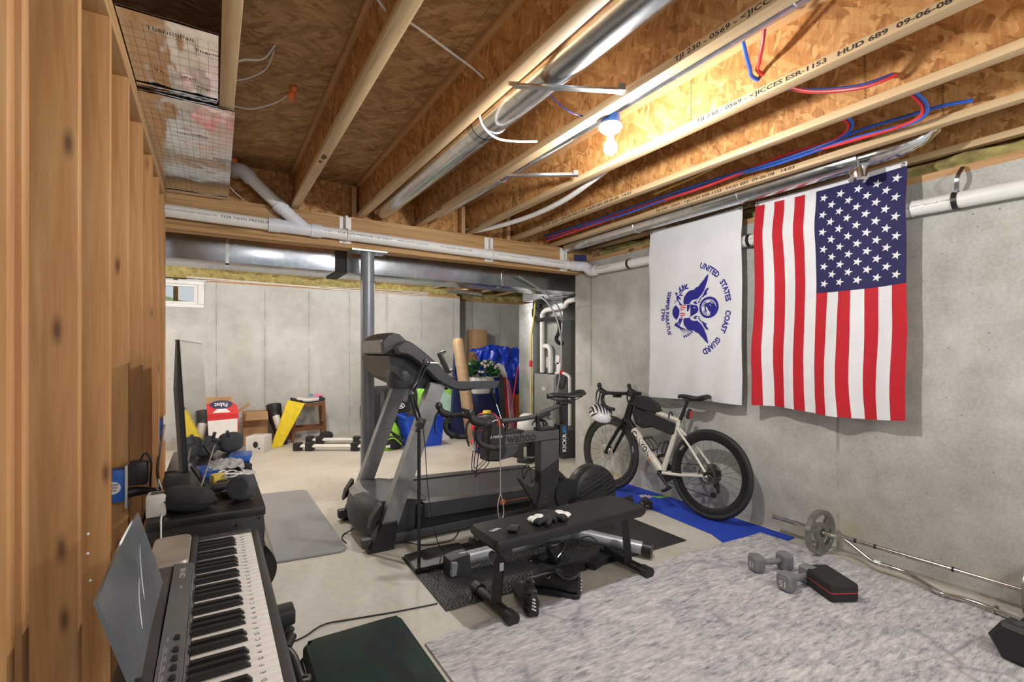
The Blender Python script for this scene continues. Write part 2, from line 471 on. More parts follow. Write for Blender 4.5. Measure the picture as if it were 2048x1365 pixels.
# ------------------------------------------------------------------ mesh builder
ORG = {}
class B:
    def __init__(s):
        s.bm = bmesh.new()
        s.mats = []
        s.mi = 0
    def mat(s, name):
        if name not in s.mats:
            s.mats.append(name)
        s.mi = s.mats.index(name)
        return s
    def _f(s, vs, smooth=False):
        try:
            f = s.bm.faces.new(vs)
        except ValueError:
            return None
        f.material_index = s.mi
        f.smooth = smooth
        return f
    def box(s, c, d, rot=None, bev=0.0, seg=2):
        """c centre, d full sizes, rot = Euler tuple / Matrix"""
        mtx = Matrix.Identity(3)
        if rot is not None:
            mtx = rot if isinstance(rot, Matrix) else Euler(rot).to_matrix()
        tmp = bmesh.new()
        bmesh.ops.create_cube(tmp, size=1.0)
        for v in tmp.verts:
            v.co = V((v.co.x * d[0], v.co.y * d[1], v.co.z * d[2]))
        if bev > 0:
            bmesh.ops.bevel(tmp, geom=list(tmp.edges), offset=min(bev, min(d) * 0.49), segments=seg, affect='EDGES', profile=0.5)
        mp = {}
        for v in tmp.verts:
            mp[v] = s.bm.verts.new(mtx @ v.co + V(c))
        for f in tmp.faces:
            s._f([mp[v] for v in f.verts], bev > 0)
        tmp.free()
        return s
    def b2(s, lo, hi, bev=0.0):
        c = [(a + b) / 2 for a, b in zip(lo, hi)]
        d = [abs(b - a) for a, b in zip(lo, hi)]
        return s.box(c, d, None, bev)
    def prism(s, pts, plane, a, b, smooth=False):
        def mk(p, t):
            if plane == 'xz': return (p[0], t, p[1])
            if plane == 'yz': return (t, p[0], p[1])
            return (p[0], p[1], t)
        A = [s.bm.verts.new(mk(p, a)) for p in pts]
        Bv = [s.bm.verts.new(mk(p, b)) for p in pts]
        n = len(pts)
        for i in range(n):
            j = (i + 1) % n
            s._f([A[i], A[j], Bv[j], Bv[i]], smooth)
        s._f(A[::-1])
        s._f(Bv)
        return s
    def rprism(s, pts, plane, a, b, r=0.004):
        """prism with small chamfer on both caps"""
        cx = sum(p[0] for p in pts) / len(pts)
        cy = sum(p[1] for p in pts) / len(pts)
        def shr(p):
            d = math.hypot(p[0] - cx, p[1] - cy) or 1
            k = max(0, d - r) / d
            return (cx + (p[0] - cx) * k, cy + (p[1] - cy) * k)
        sg = 1 if b > a else -1
        def mk(p, t):
            if plane == 'xz': return (p[0], t, p[1])
            if plane == 'yz': return (t, p[0], p[1])
            return (p[0], p[1], t)
        rings = [[s.bm.verts.new(mk(shr(p), a)) for p in pts], [s.bm.verts.new(mk(p, a + sg * r)) for p in pts],
                 [s.bm.verts.new(mk(p, b - sg * r)) for p in pts], [s.bm.verts.new(mk(shr(p), b)) for p in pts]]
        n = len(pts)
        for k in range(3):
            for i in range(n):
                j = (i + 1) % n
                s._f([rings[k][i], rings[k][j], rings[k + 1][j], rings[k + 1][i]], True)
        s._f(rings[0][::-1])
        s._f(rings[3])
        return s
    def tube(s, pts, r, n=10, closed=False, caps=True, flat=1.0, up=None):
        P = [V(p) for p in pts]
        m = len(P)
        rr = r if hasattr(r, '__len__') else [r] * m
        tang = []
        for i in range(m):
            if closed:
                t = P[(i + 1) % m] - P[i - 1]
            elif i == 0: t = P[1] - P[0]
            elif i == m - 1: t = P[-1] - P[-2]
            else: t = P[i + 1] - P[i - 1]
            tang.append(t.normalized() if t.length > 1e-9 else V((0, 0, 1)))
        u0 = V(up) if up else (V((0, 0, 1)) if abs(tang[0].z) < 0.9 else V((1, 0, 0)))
        u = (u0 - tang[0] * u0.dot(tang[0])).normalized()
        rings = []
        for i in range(m):
            u = (u - tang[i] * u.dot(tang[i]))
            u = u.normalized() if u.length > 1e-6 else tang[i].orthogonal().normalized()
            w = tang[i].cross(u)
            rings.append([s.bm.verts.new(P[i] + (u * math.cos(2 * PI * k / n) * flat + w * math.sin(2 * PI * k / n)) * rr[i]) for k in range(n)])
        for i in range(m if closed else m - 1):
            a, b = rings[i], rings[(i + 1) % m]
            for k in range(n):
                s._f([a[k], a[(k + 1) % n], b[(k + 1) % n], b[k]], True)
        if caps and not closed:
            s._f(rings[0][::-1])
            s._f(rings[-1])
        return s
    def cyl(s, p0, p1, r, n=16, r1=None):
        return s.tube([p0, p1], [r, r if r1 is None else r1], n)
    def lathe(s, prof, o=(0, 0, 0), axis=(0, 0, 1), n=24):
        """prof list of (radius, height along axis)"""
        ax = V(axis).normalized()
        u = ax.orthogonal().normalized()
        w = ax.cross(u)
        rings = []
        for r, h in prof:
            c = V(o) + ax * h
            if r < 1e-6:
                rings.append([s.bm.verts.new(c)])
            else:
                rings.append([s.bm.verts.new(c + (u * math.cos(2 * PI * k / n) + w * math.sin(2 * PI * k / n)) * r) for k in range(n)])
        for a, b in zip(rings, rings[1:]):
            for k in range(n):
                j = (k + 1) % n
                q = [a[k % len(a)], a[j % len(a)], b[j % len(b)], b[k % len(b)]]
                q2 = []
                for x in q:
                    if x not in q2: q2.append(x)
                if len(q2) > 2: s._f(q2, True)
        if len(rings[0]) > 1: s._f(rings[0][::-1])
        if len(rings[-1]) > 1: s._f(rings[-1])
        return s
    def ell(s, c, r, rot=None, nu=20, nv=12, power=1.0, fn=None):
        mtx = Matrix.Identity(3) if rot is None else (rot if isinstance(rot, Matrix) else Euler(rot).to_matrix())
        def sp(x):
            return math.copysign(abs(x) ** power, x)
        rings = []
        for j in range(nv + 1):
            th = PI * j / nv
            if j in (0, nv):
                p = V((0, 0, r[2] * (1 if j == 0 else -1)))
                if fn: p = fn(p)
                rings.append([s.bm.verts.new(mtx @ p + V(c))])
            else:
                ring = []
                for k in range(nu):
                    ph = 2 * PI * k / nu
                    p = V((r[0] * sp(math.sin(th)) * sp(math.cos(ph)), r[1] * sp(math.sin(th)) * sp(math.sin(ph)), r[2] * sp(math.cos(th))))
                    if fn: p = fn(p)
                    ring.append(s.bm.verts.new(mtx @ p + V(c)))
                rings.append(ring)
        for a, b in zip(rings, rings[1:]):
            for k in range(nu):
                j = (k + 1) % nu
                q2 = []
                for x in (a[k % len(a)], b[k % len(b)], b[j % len(b)], a[j % len(a)]):
                    if x not in q2: q2.append(x)
                if len(q2) > 2: s._f(q2, True)
        return s
    def loft(s, rings, caps=True, smooth=True, closed=False):
        RR = [[s.bm.verts.new(p) for p in ring] for ring in rings]
        n = len(RR[0])
        seq = list(zip(RR, RR[1:])) + ([(RR[-1], RR[0])] if closed else [])
        for a, b in seq:
            for k in range(n):
                j = (k + 1) % n
                s._f([a[k], a[j], b[j], b[k]], smooth)
        if caps and not closed:
            s._f(RR[0][::-1])
            s._f(RR[-1])
        return s
    def grid(s, fn, nu, nv, thick=0.0, nrm=None, matfn=None, smooth=True):
        """fn(u,v) -> point, u,v in 0..1; thick along nrm"""
        def lay(off):
            return [[s.bm.verts.new(V(fn(i / nu, j / nv)) + off) for j in range(nv + 1)] for i in range(nu + 1)]
        A = lay(V((0, 0, 0)))
        layers = [A]
        if thick:
            layers.append(lay(V(nrm) * thick))
        for li, G in enumerate(layers):
            for i in range(nu):
                for j in range(nv):
                    if matfn: s.mat(matfn((i + .5) / nu, (j + .5) / nv))
                    q = [G[i][j], G[i + 1][j], G[i + 1][j + 1], G[i][j + 1]]
                    s._f(q if li == 0 else q[::-1], smooth)
        if thick:
            Bq = layers[1]
            edge = [(i, 0) for i in range(nu)] + [(nu, j) for j in range(nv)] + [(i, nv) for i in range(nu, 0, -1)] + [(0, j) for j in range(nv, 0, -1)]
            for a, b in zip(edge, edge[1:] + edge[:1]):
                s._f([A[b[0]][b[1]], A[a[0]][a[1]], Bq[a[0]][a[1]], Bq[b[0]][b[1]]])
        return s
    def poly(s, pts, fn=None, smooth=False):
        s._f([s.bm.verts.new(fn(*p) if fn else p) for p in pts], smooth)
        return s
    def text(s, body, size, fn, align='LEFT', bold=0.0, sx=1.0):
        """fn(x,y) -> 3D point ; flat lettering"""
        vs_, fs_ = text_mesh(body, align, bold)
        vv = [s.bm.verts.new(fn(x * size * sx, y * size)) for x, y in vs_]
        for f in fs_:
            s._f([vv[i] for i in f])
        return s
    def done(s, name, mat=None, parent=None, loc=None, local=False, sharp=38, label=None):
        if mat: 
            if not s.mats: s.mats = [mat]
        me = bpy.data.meshes.new(name)
        bm = s.bm
        bmesh.ops.recalc_face_normals(bm, faces=bm.faces)
        org = V((0, 0, 0))
        if not local:
            if parent is not None: org = V(ORG.get(parent.name, (0, 0, 0)))
            elif loc is not None: org = V(loc)
        if org.length:
            bmesh.ops.translate(bm, verts=bm.verts, vec=-org)
        bm.to_mesh(me)
        bm.free()
        me.set_sharp_from_angle(angle=R(sharp))
        for m in s.mats:
            me.materials.append(M(m))
        o = bpy.data.objects.new(name, me)
        COL.objects.link(o)
        if parent is not None:
            o.parent = parent
        elif loc is not None:
            o.location = loc
        ORG[o.name] = tuple(org)
        if label: o['label'] = label
        return o

_TX = {}
def text_mesh(body, align='LEFT', bold=0.0):
    key = (body, align, bold)
    if key in _TX: return _TX[key]
    cu = bpy.data.curves.new('tx', 'FONT')
    cu.body = body
    cu.size = 1.0
    cu.align_x = align
    cu.align_y = 'CENTER'
    cu.resolution_u = 2
    cu.offset = bold
    ob = bpy.data.objects.new('tx', cu)
    COL.objects.link(ob)
    bpy.context.view_layer.update()
    dg = bpy.context.evaluated_depsgraph_get()
    me = bpy.data.meshes.new_from_object(ob.evaluated_get(dg))
    r = ([(v.co.x, v.co.y) for v in me.vertices], [tuple(p.vertices) for p in me.polygons])
    bpy.data.objects.remove(ob)
    bpy.data.meshes.remove(me)
    bpy.data.curves.remove(cu)
    _TX[key] = r
    return r
def frame(o, r, u):
    """text frame: origin, right vector, up vector"""
    o, r, u = V(o), V(r).normalized(), V(u).normalized()
    return lambda x, y: o + r * x + u * y

def tag(o, label, cat, group=None, kind=None):
    o['label'] = label
    o['category'] = cat
    if group: o['group'] = group
    if kind: o['kind'] = kind
    return o
def thing(name, label, cat, loc=(0, 0, 0), rot=(0, 0, 0), group=None):
    o = bpy.data.objects.new(name, None)
    o.empty_display_size = 0.05
    COL.objects.link(o)
    o.location = loc
    o.rotation_euler = rot
    ORG[o.name] = tuple(loc)
    return tag(o, label, cat, group)
def struct(o):
    o['kind'] = 'structure'
    return o
def dup(root, loc=None, rot=None, label=None):
    c = root.copy()
    COL.objects.link(c)
    if loc is not None: c.location = loc
    if rot is not None: c.rotation_euler = rot
    if label: c['label'] = label
    for ch in root.children:
        d = ch.copy()
        COL.objects.link(d)
        d.parent = c
        for g in ch.children:
            e = g.copy()
            COL.objects.link(e)
            e.parent = d
    return c
def arc(c, r, a0, a1, n, plane='xz', t=0):
    out = []
    for i in range(n + 1):
        a = R(a0 + (a1 - a0) * i / n)
        x, y = c[0] + r * math.cos(a), c[1] + r * math.sin(a)
        out.append((x, t, y) if plane == 'xz' else (t, x, y) if plane == 'yz' else (x, y, t) if plane == 'xy' else (x, y))
    return out
def spline(pts, n=8):
    """Catmull-Rom through pts"""
    P = [V(p) for p in pts]
    out = []
    for i in range(len(P) - 1):
        p0 = P[i - 1] if i else P[0] * 2 - P[1]
        p1, p2 = P[i], P[i + 1]
        p3 = P[i + 2] if i + 2 < len(P) else p2 * 2 - p1
        for k in range(n):
            t = k / n
            out.append(0.5 * ((2 * p1) + (p2 - p0) * t + (2 * p0 - 5 * p1 + 4 * p2 - p3) * t * t + (3 * p1 - p0 - 3 * p2 + p3) * t ** 3))
    out.append(P[-1])
    return out
def ell_xy(cx, cy, rx, ry, n=24):
    return [(cx + rx * math.cos(2 * PI * k / n), cy + ry * math.sin(2 * PI * k / n)) for k in range(n)]
def rrect(x0, y0, x1, y1, r, n=4):
    out = []
    for cx, cy, a in ((x1 - r, y1 - r, 0), (x0 + r, y1 - r, 90), (x0 + r, y0 + r, 180), (x1 - r, y0 + r, 270)):
        for k in range(n + 1):
            t = R(a + 90 * k / n)
            out.append((cx + r * math.cos(t), cy + r * math.sin(t)))
    return out

# ================================================================== STRUCTURE
JZ = 2.43          # underside of the joists
DECK = 2.732
WT = 2.285         # top of the concrete walls
b = B().mat('floor_concrete')
b.b2((-3.0, -1.6, -0.1), (5.6, 8.42, 0.0))
struct(b.done('floor'))
b = B().mat('osb_deck')
y = -1.6
for k, wdt in enumerate((0.7, 1.22, 1.22, 1.22, 1.22, 1.22, 1.22, 1.22, 1.22)):
    x = -3.0 - (0.9 if k % 2 else 0.0)
    while x < 5.6:
        x1 = min(x + 2.44, 5.6)
        b.b2((max(x, -3.0) + 0.0015, y + 0.002, DECK), (x1 - 0.0015, y + wdt - 0.002, DECK + 0.02))
        x += 2.44
    y += wdt
struct(b.done('ceiling'))
b = B().mat('concrete_right')
b.b2((3.5, -1.6, 0), (3.75, 4.29, WT))
struct(b.done('wall_right'))
b = B().mat('concrete_back')
b.b2((3.75, 4.04, 0), (5.6, 4.29, WT))
struct(b.done('wall_return'))
b = B().mat('concrete_back')
b.b2((-3.0, 8.0, 0), (-1.0, 8.25, WT))
b.b2((-1.0, 8.0, 0), (-0.1, 8.25, 1.916))
b.b2((-0.1, 8.0, 0), (3.83, 8.42, WT))
struct(b.done('wall_back'))
b = B().mat('concrete_back')
b.b2((3.83, 8.42, 0), (5.85, 8.67, WT))
struct(b.done('wall_alcove'))
b = B().mat('concrete_right')
b.b2((5.6, 4.29, 0), (5.85, 8.42, WT))
struct(b.done('wall_far'))
b = B().mat('concrete_right')
b.b2((-3.25, -1.6, 0), (-3.0, 8.25, WT))
struct(b.done('wall_left'))
# rim boards and sill plates on top of the concrete
b = B().mat('osb_deck')
b.b2((-3.0, 8.16, WT + 0.04), (3.83, 8.2, DECK))
b.b2((3.8, 8.58, WT + 0.04), (5.7, 8.62, DECK))
struct(b.done('trim_1'))
b = B().mat('osb_web')
b.b2((3.715, -1.6, WT + 0.04), (3.745, 4.29, DECK))
b.b2((5.6, 4.2, WT), (5.64, 8.6, DECK))
b.b2((3.75, 4.1, WT), (5.6, 4.14, DECK))
b.b2((-3.1, -1.6, WT), (-3.06, 8.2, DECK))
struct(b.done('trim_2'))
def sill(n, lo, hi):
    q = B().mat('plate_wood')
    q.b2(lo, hi)
    o = struct(q.done(n))
    return o
sl = sill('trim_3', (3.5, -1.6, WT), (3.64, 4.1, WT + 0.04))
for yy, tx in ((1.42, '387 - HIT1783'), (3.28, 'JEIDTIP 0C')):
    q = B().mat('ink')
    q.text(tx, 0.034, frame((3.4988, yy, WT + 0.02), (0, -1, 0), (0, 0, 1)))
    q.done('printed_lettering', parent=sl)
sill('trim_4', (-3.0, 8.0, WT), (-1.02, 8.14, WT + 0.04))
sill('trim_5', (-0.08, 8.0, WT), (3.83, 8.14, WT + 0.04))
sill('trim_6', (3.83, 8.42, WT), (5.6, 8.56, WT + 0.04))

# window in the back wall
wn = bpy.data.objects.new('window_1', None)
COL.objects.link(wn)
wn.location = (-0.55, 8.0, 1.916)
ORG['window_1'] = (-0.55, 8.0, 1.916)
struct(wn)
q = B().mat('vinyl_white')
for lo, hi in (((-1.0, 7.985, 1.916), (-0.1, 8.06, 1.966)), ((-1.0, 7.985, 2.235), (-0.1, 8.06, 2.285)),
               ((-1.0, 7.985, 1.966), (-0.93, 8.06, 2.235)), ((-0.17, 7.985, 1.966), (-0.1, 8.06, 2.235))):
    q.b2(lo, hi, 0.006)
q.done('window_frame', parent=wn)
q = B().mat('vinyl_white')
for lo, hi in (((-0.93, 8.02, 1.966), (-0.17, 8.07, 2.0)), ((-0.93, 8.02, 2.205), (-0.17, 8.07, 2.235)),
               ((-0.93, 8.02, 2.0), (-0.89, 8.07, 2.205)), ((-0.22, 8.02, 2.0), (-0.17, 8.07, 2.205))):
    q.b2(lo, hi, 0.005)
q.done('sash', parent=wn)
q = B().mat('pane_glass')
q.b2((-0.89, 8.04, 2.0), (-0.22, 8.046, 2.205))
q.done('pane', parent=wn)
# planted bank outside the window
q = B().mat('outdoor_green')
q.grid(lambda u, v: (-6 + 10 * u, 8.9 + 2.5 * v, 1.5 + 0.8 * v + 0.25 * mnoise.noise(V((u * 9, v * 5, 2)))), 40, 10)
o = q.done('grass_bank')
tag(o, 'green grassy bank seen outside the small basement window', 'grass', kind='stuff')
q = B().mat('stud')
for k in range(3):
    q.b2((-1.35 + k * 0.42, 9.0, 1.2), (-1.29 + k * 0.42, 9.06, 3.0))
tag(q.done('porch_railing'), 'wooden porch posts outside the small basement window', 'railing')

# ------------------------------------------------------------------ beam
bx0, bx1, by0, by1, bz0 = -0.9, 3.62, 4.15, 4.285, 2.17
bt = thing('support_beam', 'long laminated wooden beam under the joists, carried by the grey steel post', 'beam', ((bx0 + bx1) / 2, 4.2175, bz0))
for k in range(3):
    q = B().mat('lvl')
    q.b2((bx0, by0 + k * 0.0455, bz0), (bx1, by0 + k * 0.0455 + 0.0448, JZ))
    q.done('beam_ply', parent=bt)

# ------------------------------------------------------------------ joists
JX = [0.056, 0.55, 1.06, 1.577, 2.084, 2.59, 3.10, 3.585]
STAMP = 'TJI 230 - 0569 - <]ICCES ESR-1153   HUD 689  09-06-08   14:03'
JL = ['first joist beside the foil panel, leftmost of the wooden joists in front of the beam',
      'second wooden joist from the stud wall, bare with a dark smudge near the beam',
      'third wooden joist from the stud wall, left of the big round silver duct',
      'fourth wooden joist from the stud wall, stamped, with the bulb hanging beside it',
      'fifth wooden joist from the stud wall, stamped, just right of the bulb',
      'sixth wooden joist from the stud wall, with red and blue pipes through its web',
      'seventh wooden joist from the stud wall, carrying the bundle of red and blue pipes',
      'eighth wooden joist, set over the right concrete wall behind the flags']
def flange_box(q, x, z0, z1, y0, y1, w=0.0585):
    q.b2((x - w / 2, y0, z0), (x + w / 2, y1, z1), 0.0025)
def joist(x, y0, y1, label, group=None, stamp=(), web=(), smudge=False):
    t = thing('floor_joist', label, 'joist', (x, (y0 + y1) / 2, JZ), group=group)
    q = B().mat('osb_web')
    q.b2((x - 0.005, y0, JZ + 0.035), (x + 0.005, y1, DECK - 0.035))
    w = q.done('web', parent=t)
    q = B().mat('flange')
    flange_box(q, x, JZ, JZ + 0.037, y0, y1)
    q.done('flange', parent=t)
    q = B().mat('plate_wood')
    flange_box(q, x, DECK - 0.038, DECK - 0.001, y0, y1)
    q.done('flange', parent=t)
    def run(tx, sz, y, z, off, mat, **k):
        q = B().mat(mat)
        q.text(tx, sz, frame((x - off, y, z), (0, -1, 0), (0, 0, 1)), **k)
        q.done('printed_lettering', parent=t)
    for s in stamp:
        run(STAMP, 0.026, s, JZ + 0.0185, 0.0300, 'ink', bold=0.02, sx=1.62)
    for s in web:
        run('TJI 230', 0.06, s, JZ + 0.10, 0.0058, 'ink_soft')
        run('www.iLevel.com', 0.034, s - 0.55, JZ + 0.19, 0.0058, 'ink_soft')
        run('JOIST ICCES ESR-1153 HUD 689', 0.018, s - 0.36, JZ + 0.125, 0.0058, 'ink_soft')
        run('LIMITED WARRANTY APPLIES', 0.018, s - 0.36, JZ + 0.098, 0.0058, 'ink_soft')
    if smudge:
        for yy, pts in ((2.92, [(0.0, 0), (0.02, 0.01), (0.03, 0.05), (0.012, 0.08), (-0.004, 0.05)]), (3.02, [(-0.006, 0), (0.016, 0.006), (0.014, 0.04), (-0.004, 0.035)])):
            q = B().mat('ink_soft')
            q.poly(pts, lambda a, c: V((x - 0.012 + a, yy + c, JZ - 0.0008)))
            q.done('smudge', parent=t)
    return t
STs = [(), (), (), (1.285, 4.68), (1.57, 5.0), (3.62,), (2.74,), (3.05,)]
WEBs = [(), (), (), (3.7,), (3.35,), (4.0,), (), ()]
for k, x in enumerate(JX):
    joist(x, -1.5, 4.28, JL[k], stamp=STs[k], web=WEBs[k], smudge=(k == 1))
joist(-0.45, -1.5, 4.28, 'wooden joist above the stud wall top plate, mostly hidden by the foil panel')
for k, x in enumerate((0.3, 0.79, 1.3, 1.81, 2.32, 2.83, 3.34, 3.84, 4.34, 4.84)):
    joist(x, 4.35, 8.15 if x < 3.9 else 8.56, 'wooden joist running on beyond the beam above the big duct', 'joists beyond the beam')
# web joint marks (finger joints) on two visible webs are dark zigzag lines
def zigzag(x, y, parentless_label, nm='web_joint'):
    q = B().mat('ink_soft')
    z = JZ + 0.04
    s = 1
    pts = []
    while z < DECK - 0.045:
        pts.append((x, y + 0.004 * s, z))
        z += 0.008
        s = -s
    q.tube(pts, 0.0016, 5)
    return q
for jk, yy in ((4, 1.62), (5, 1.05), (6, 0.92), (7, 1.1)):
    jo = [o for o in bpy.data.objects if o.name.startswith('floor_joist') and o.get('label') == JL[jk]][0]
    zigzag(JX[jk] - 0.0055, yy, '').done('web_joint', parent=jo)
# blocking panels on the beam between the joists
for a, c in zip(JX[:-1], JX[1:]):
    q = B().mat('osb_web')
    q.b2((a + 0.0052, 4.245, JZ + 0.0005), (c - 0.0052, 4.275, DECK - 0.002))
    tag(q.done('joist_blocking', loc=((a + c) / 2, 4.26, JZ)), 'strand board blocking panel standing on the beam between two joists', 'panel', 'blocking panels on the beam')
for x, lab in ((1.015, 'short upright wood block on the beam left of the round silver duct'), (2.03, 'short upright wood block on the beam at the stamped joist'),
               (2.535, 'short pale upright wood block on the beam beside the white hose')):
    q = B().mat('plate_wood')
    q.b2((x - 0.02, 4.155, JZ), (x + 0.018, 4.24, DECK - 0.04), 0.002)
    tag(q.done('squash_block', loc=(x, 4.2, JZ)), lab, 'wood block')

# ------------------------------------------------------------------ stud wall
SX1, SX0 = -0.275, -0.364
STUDS = [(1.085, 0.036), (1.157, 0.038), (1.562, 0.038), (1.98, 0.038), (2.375, 0.038), (2.81, 0.038), (3.24, 0.038), (3.62, 0.038), (3.985, 0.038), (4.075, 0.038)]
SL = ['pale wooden stud at the left edge of the picture, nearest one',
      'pale wooden stud doubled against the nearest stud at the picture edge',
      'wide orange knotty wooden stud, second bay from the camera',
      'orange wooden stud behind the music rest with three white nails',
      'wooden stud that carries the blue outlet box',
      'wooden stud just beyond the blue outlet box',
      'darker greyish wooden stud behind the television',
      'narrow looking wooden stud beyond the dresser, third from the far end',
      'wooden stud second from the far end of the stud wall',
      'end stud of the wooden stud wall under the beam']
stud_objs = []
for k, (yc, th) in enumerate(STUDS):
    q = B().mat('stud')
    q.b2((SX0, yc - th / 2, 0.038), (SX1, yc + th / 2, 2.354), 0.003)
    o = q.done('wall_stud', loc=(0.5 * (SX0 + SX1), yc, 0.038))
    tag(o, SL[k], 'stud')
    stud_objs.append(o)
q = B().mat('plate_wood')
q.b2((SX0, -1.5, 2.354), (SX1, 4.14, 2.391), 0.002)
q.b2((SX0, -1.5, 2.3925), (SX1, 4.14, 2.4295), 0.002)
tag(q.done('top_plate', loc=(-0.32, 1.3, 2.354)), 'doubled wooden top plate running along the head of the stud wall', 'plate')
q = B().mat('plate_wood')
q.b2((SX0, -1.5, 0), (SX1, 4.14, 0.038), 0.002)
tag(q.done('bottom_plate', loc=(-0.32, 1.3, 0)), 'wooden bottom plate of the stud wall on the concrete floor', 'plate')
for k, (xx, zz) in enumerate(((-0.327, 0.735), (-0.328, 0.675), (-0.322, 0.59))):
    q = B().mat('white_plastic')
    q.ell((xx, 1.98 - 0.021, zz), (0.0045, 0.004, 0.0045), None, 10, 6)
    q.cyl((xx, 1.98 - 0.019, zz), (xx, 1.98, zz), 0.002, 6)
    q.done('nail_head', parent=stud_objs[3])

# ------------------------------------------------------------------ steel column
t = thing('steel_column', 'grey painted round steel post under the wooden beam, behind the treadmill', 'post', (1.14, 4.218, 0))
q = B().mat('column_paint')
q.cyl((1.14, 4.218, 0.008), (1.14, 4.218, 2.158), 0.057, 28)
q.done('shaft', parent=t)
q = B().mat('galvanised')
q.b2((0.99, 4.13, 2.158), (1.29, 4.30, 2.169))
q.done('cap_plate', parent=t)
q = B().mat('column_paint')
q.b2((1.04, 4.13, 0), (1.24, 4.31, 0.008))
q.done('base_plate', parent=t)

# ------------------------------------------------------------------ foil panels under the first joist bay
def foil_panel(name, x0, x1, y0, y1, z, label, lines, txt):
    t = thing(name, label, 'foil panel', ((x0[0] + x1[0]) / 2, (y0 + y1) / 2, z))
    q = B().mat('foil')
    def fn(u, v):
        yv = y0 + (y1 - y0) * v
        a = x0[0] + (x0[1] - x0[0]) * v
        c = x1[0] + (x1[1] - x1[0]) * v
        w = 0.006 * mnoise.noise(V((u * 2.5, yv * 3.0, 3))) + 0.002 * mnoise.noise(V((u * 12, yv * 14, 1)))
        return (a + (c - a) * u, yv, z - 0.008 + w * math.sin(PI * u))
    q.grid(fn, 24, 60, 0.003, (0, 0, 1))
    sheet = q.done('sheet', parent=t)
    q = B().mat('ink_pale' if False else 'charcoal')
    def low(u, v):
        p = V(fn(u, v)); p.z -= 0.0016
        return p
    for k in range(1, lines):
        u = k / lines
        q.tube([low(u, j / 40) for j in range(41)], 0.00035, 4)
    nl = int((y1 - y0) / 0.055)
    for k in range(1, nl):
        q.tube([low(j / 16, k / nl) for j in range(17)], 0.00035, 4)
    q.done('grid_lines', parent=t)
    for (cx, cy, s) in txt:
        q = B().mat('charcoal')
        q.text('ThermoPan', s, lambda x, y: V((cx + x, cy - y, fn((cx - x0[0]) / (x1[0] - x0[0]), (cy - y0) / (y1 - y0))[2] - 0.0022)))
        q.done('printed_lettering', parent=t)
    for yy in (y0 + 0.03, y1 - 0.035):
        q = B().mat('foil')
        q.grid(lambda u, v: (fn(u, 0)[0], yy - 0.03 + 0.06 * v, z - 0.013 + 0.002 * mnoise.noise(V((u * 30, v * 6, yy)))), 30, 4, 0.001, (0, 0, 1))
        q.done('tape_strip', parent=t)
    return t
foil_panel('foil_insulation', (-0.272, -0.272), (0.018, 0.022), 2.03, 2.62, 2.445, 'foil faced panel nearer the camera, brown with reflected wood, between stud wall and first joist', 9,
           [(-0.20, 2.12, .03), (-0.06, 2.18, .03), (-0.2, 2.42, .03), (-0.06, 2.48, .03)])
foil_panel('foil_insulation', (-0.274, -0.274), (0.09, 0.10), 2.60, 4.13, 2.43, 'bright silver foil faced panel lapping under the first joist, reaching the beam', 12,
           [(-0.16, 3.0, .03), (0.0, 3.3, .03)])

# ------------------------------------------------------------------ round ducts between joists
def duct(name, pts, r, label, rings=(), tape=None):
    t = thing(name, label, 'duct', pts[0])
    q = B().mat('galvanised')
    q.tube(pts, r, 28)
    for rp in rings:
        p = V(rp)
        q.tube([p + V((0, -0.006, 0)), p + V((0, -0.003, 0)), p + V((0, 0.003, 0)), p + V((0, 0.006, 0))], [r, r + 0.005, r + 0.005, r], 28, caps=False)
    q.done('pipe', parent=t)
    if tape:
        q = B().mat('duct_metal')
        for p in tape:
            p = V(p)
            q.tube([p + V((0, -0.025, 0)), p + V((0, 0.025, 0))], r + 0.0025, 28, caps=False)
        q.done('joint_band', parent=t)
    return t
duct('round_duct', [(1.245, -1.2, 2.53), (1.245, 4.12, 2.53)], 0.085, 'big round silver duct between the third and fourth joists', [(1.245, 2.2, 2.53), (1.245, 0.9, 2.53)], [(1.245, 2.32, 2.53)])
duct('round_duct', [(1.70, -1.2, 2.56), (1.70, 4.12, 2.56)], 0.076, 'round silver duct half hidden beside the fourth joist, above the bulb', [(1.70, 2.9, 2.56), (1.70, 0.9, 2.56)])
duct('round_duct', [(3.245, 1.34, 2.445), (3.245, 4.1, 2.445)], 0.07, 'round silver duct along the right wall above the white flag', [(3.245, 2.1, 2.445), (3.245, 3.1, 2.445)])
t = thing('foil_elbow', 'crinkled foil elbow at the end of the duct, overlapping the top of the striped flag', 'duct elbow', (3.25, 1.3, 2.4))
q = B().mat('foil')
pts = spline([(3.25, 1.42, 2.445), (3.25, 1.26, 2.44), (3.28, 1.12, 2.46), (3.33, 1.05, 2.52), (3.35, 1.03, 2.6)], 8)
q.tube(pts, [0.055 + 0.006 * mnoise.noise(V((i * .9, 0, 0))) for i in range(len(pts))], 16)
q.done('elbow', parent=t)
q = B().mat('foil')
q.lathe([(0.0, -0.075), (0.04, -0.075), (0.05, -0.06), (0.05, 0.0), (0.045, 0.03)], (3.26, 1.36, 2.385), (0, 0, 1), 14)
for v in q.bm.verts:
    v.co += V((1, 1, 1)) * 0.006 * mnoise.noise(v.co * 40)
q.done('end_cap', parent=t)
q = B().mat('galvanised')
q.box((3.16, 1.42, 2.40), (0.03, 0.16, 0.004), (0, 0, 0.6))
q.done('strap', parent=t)
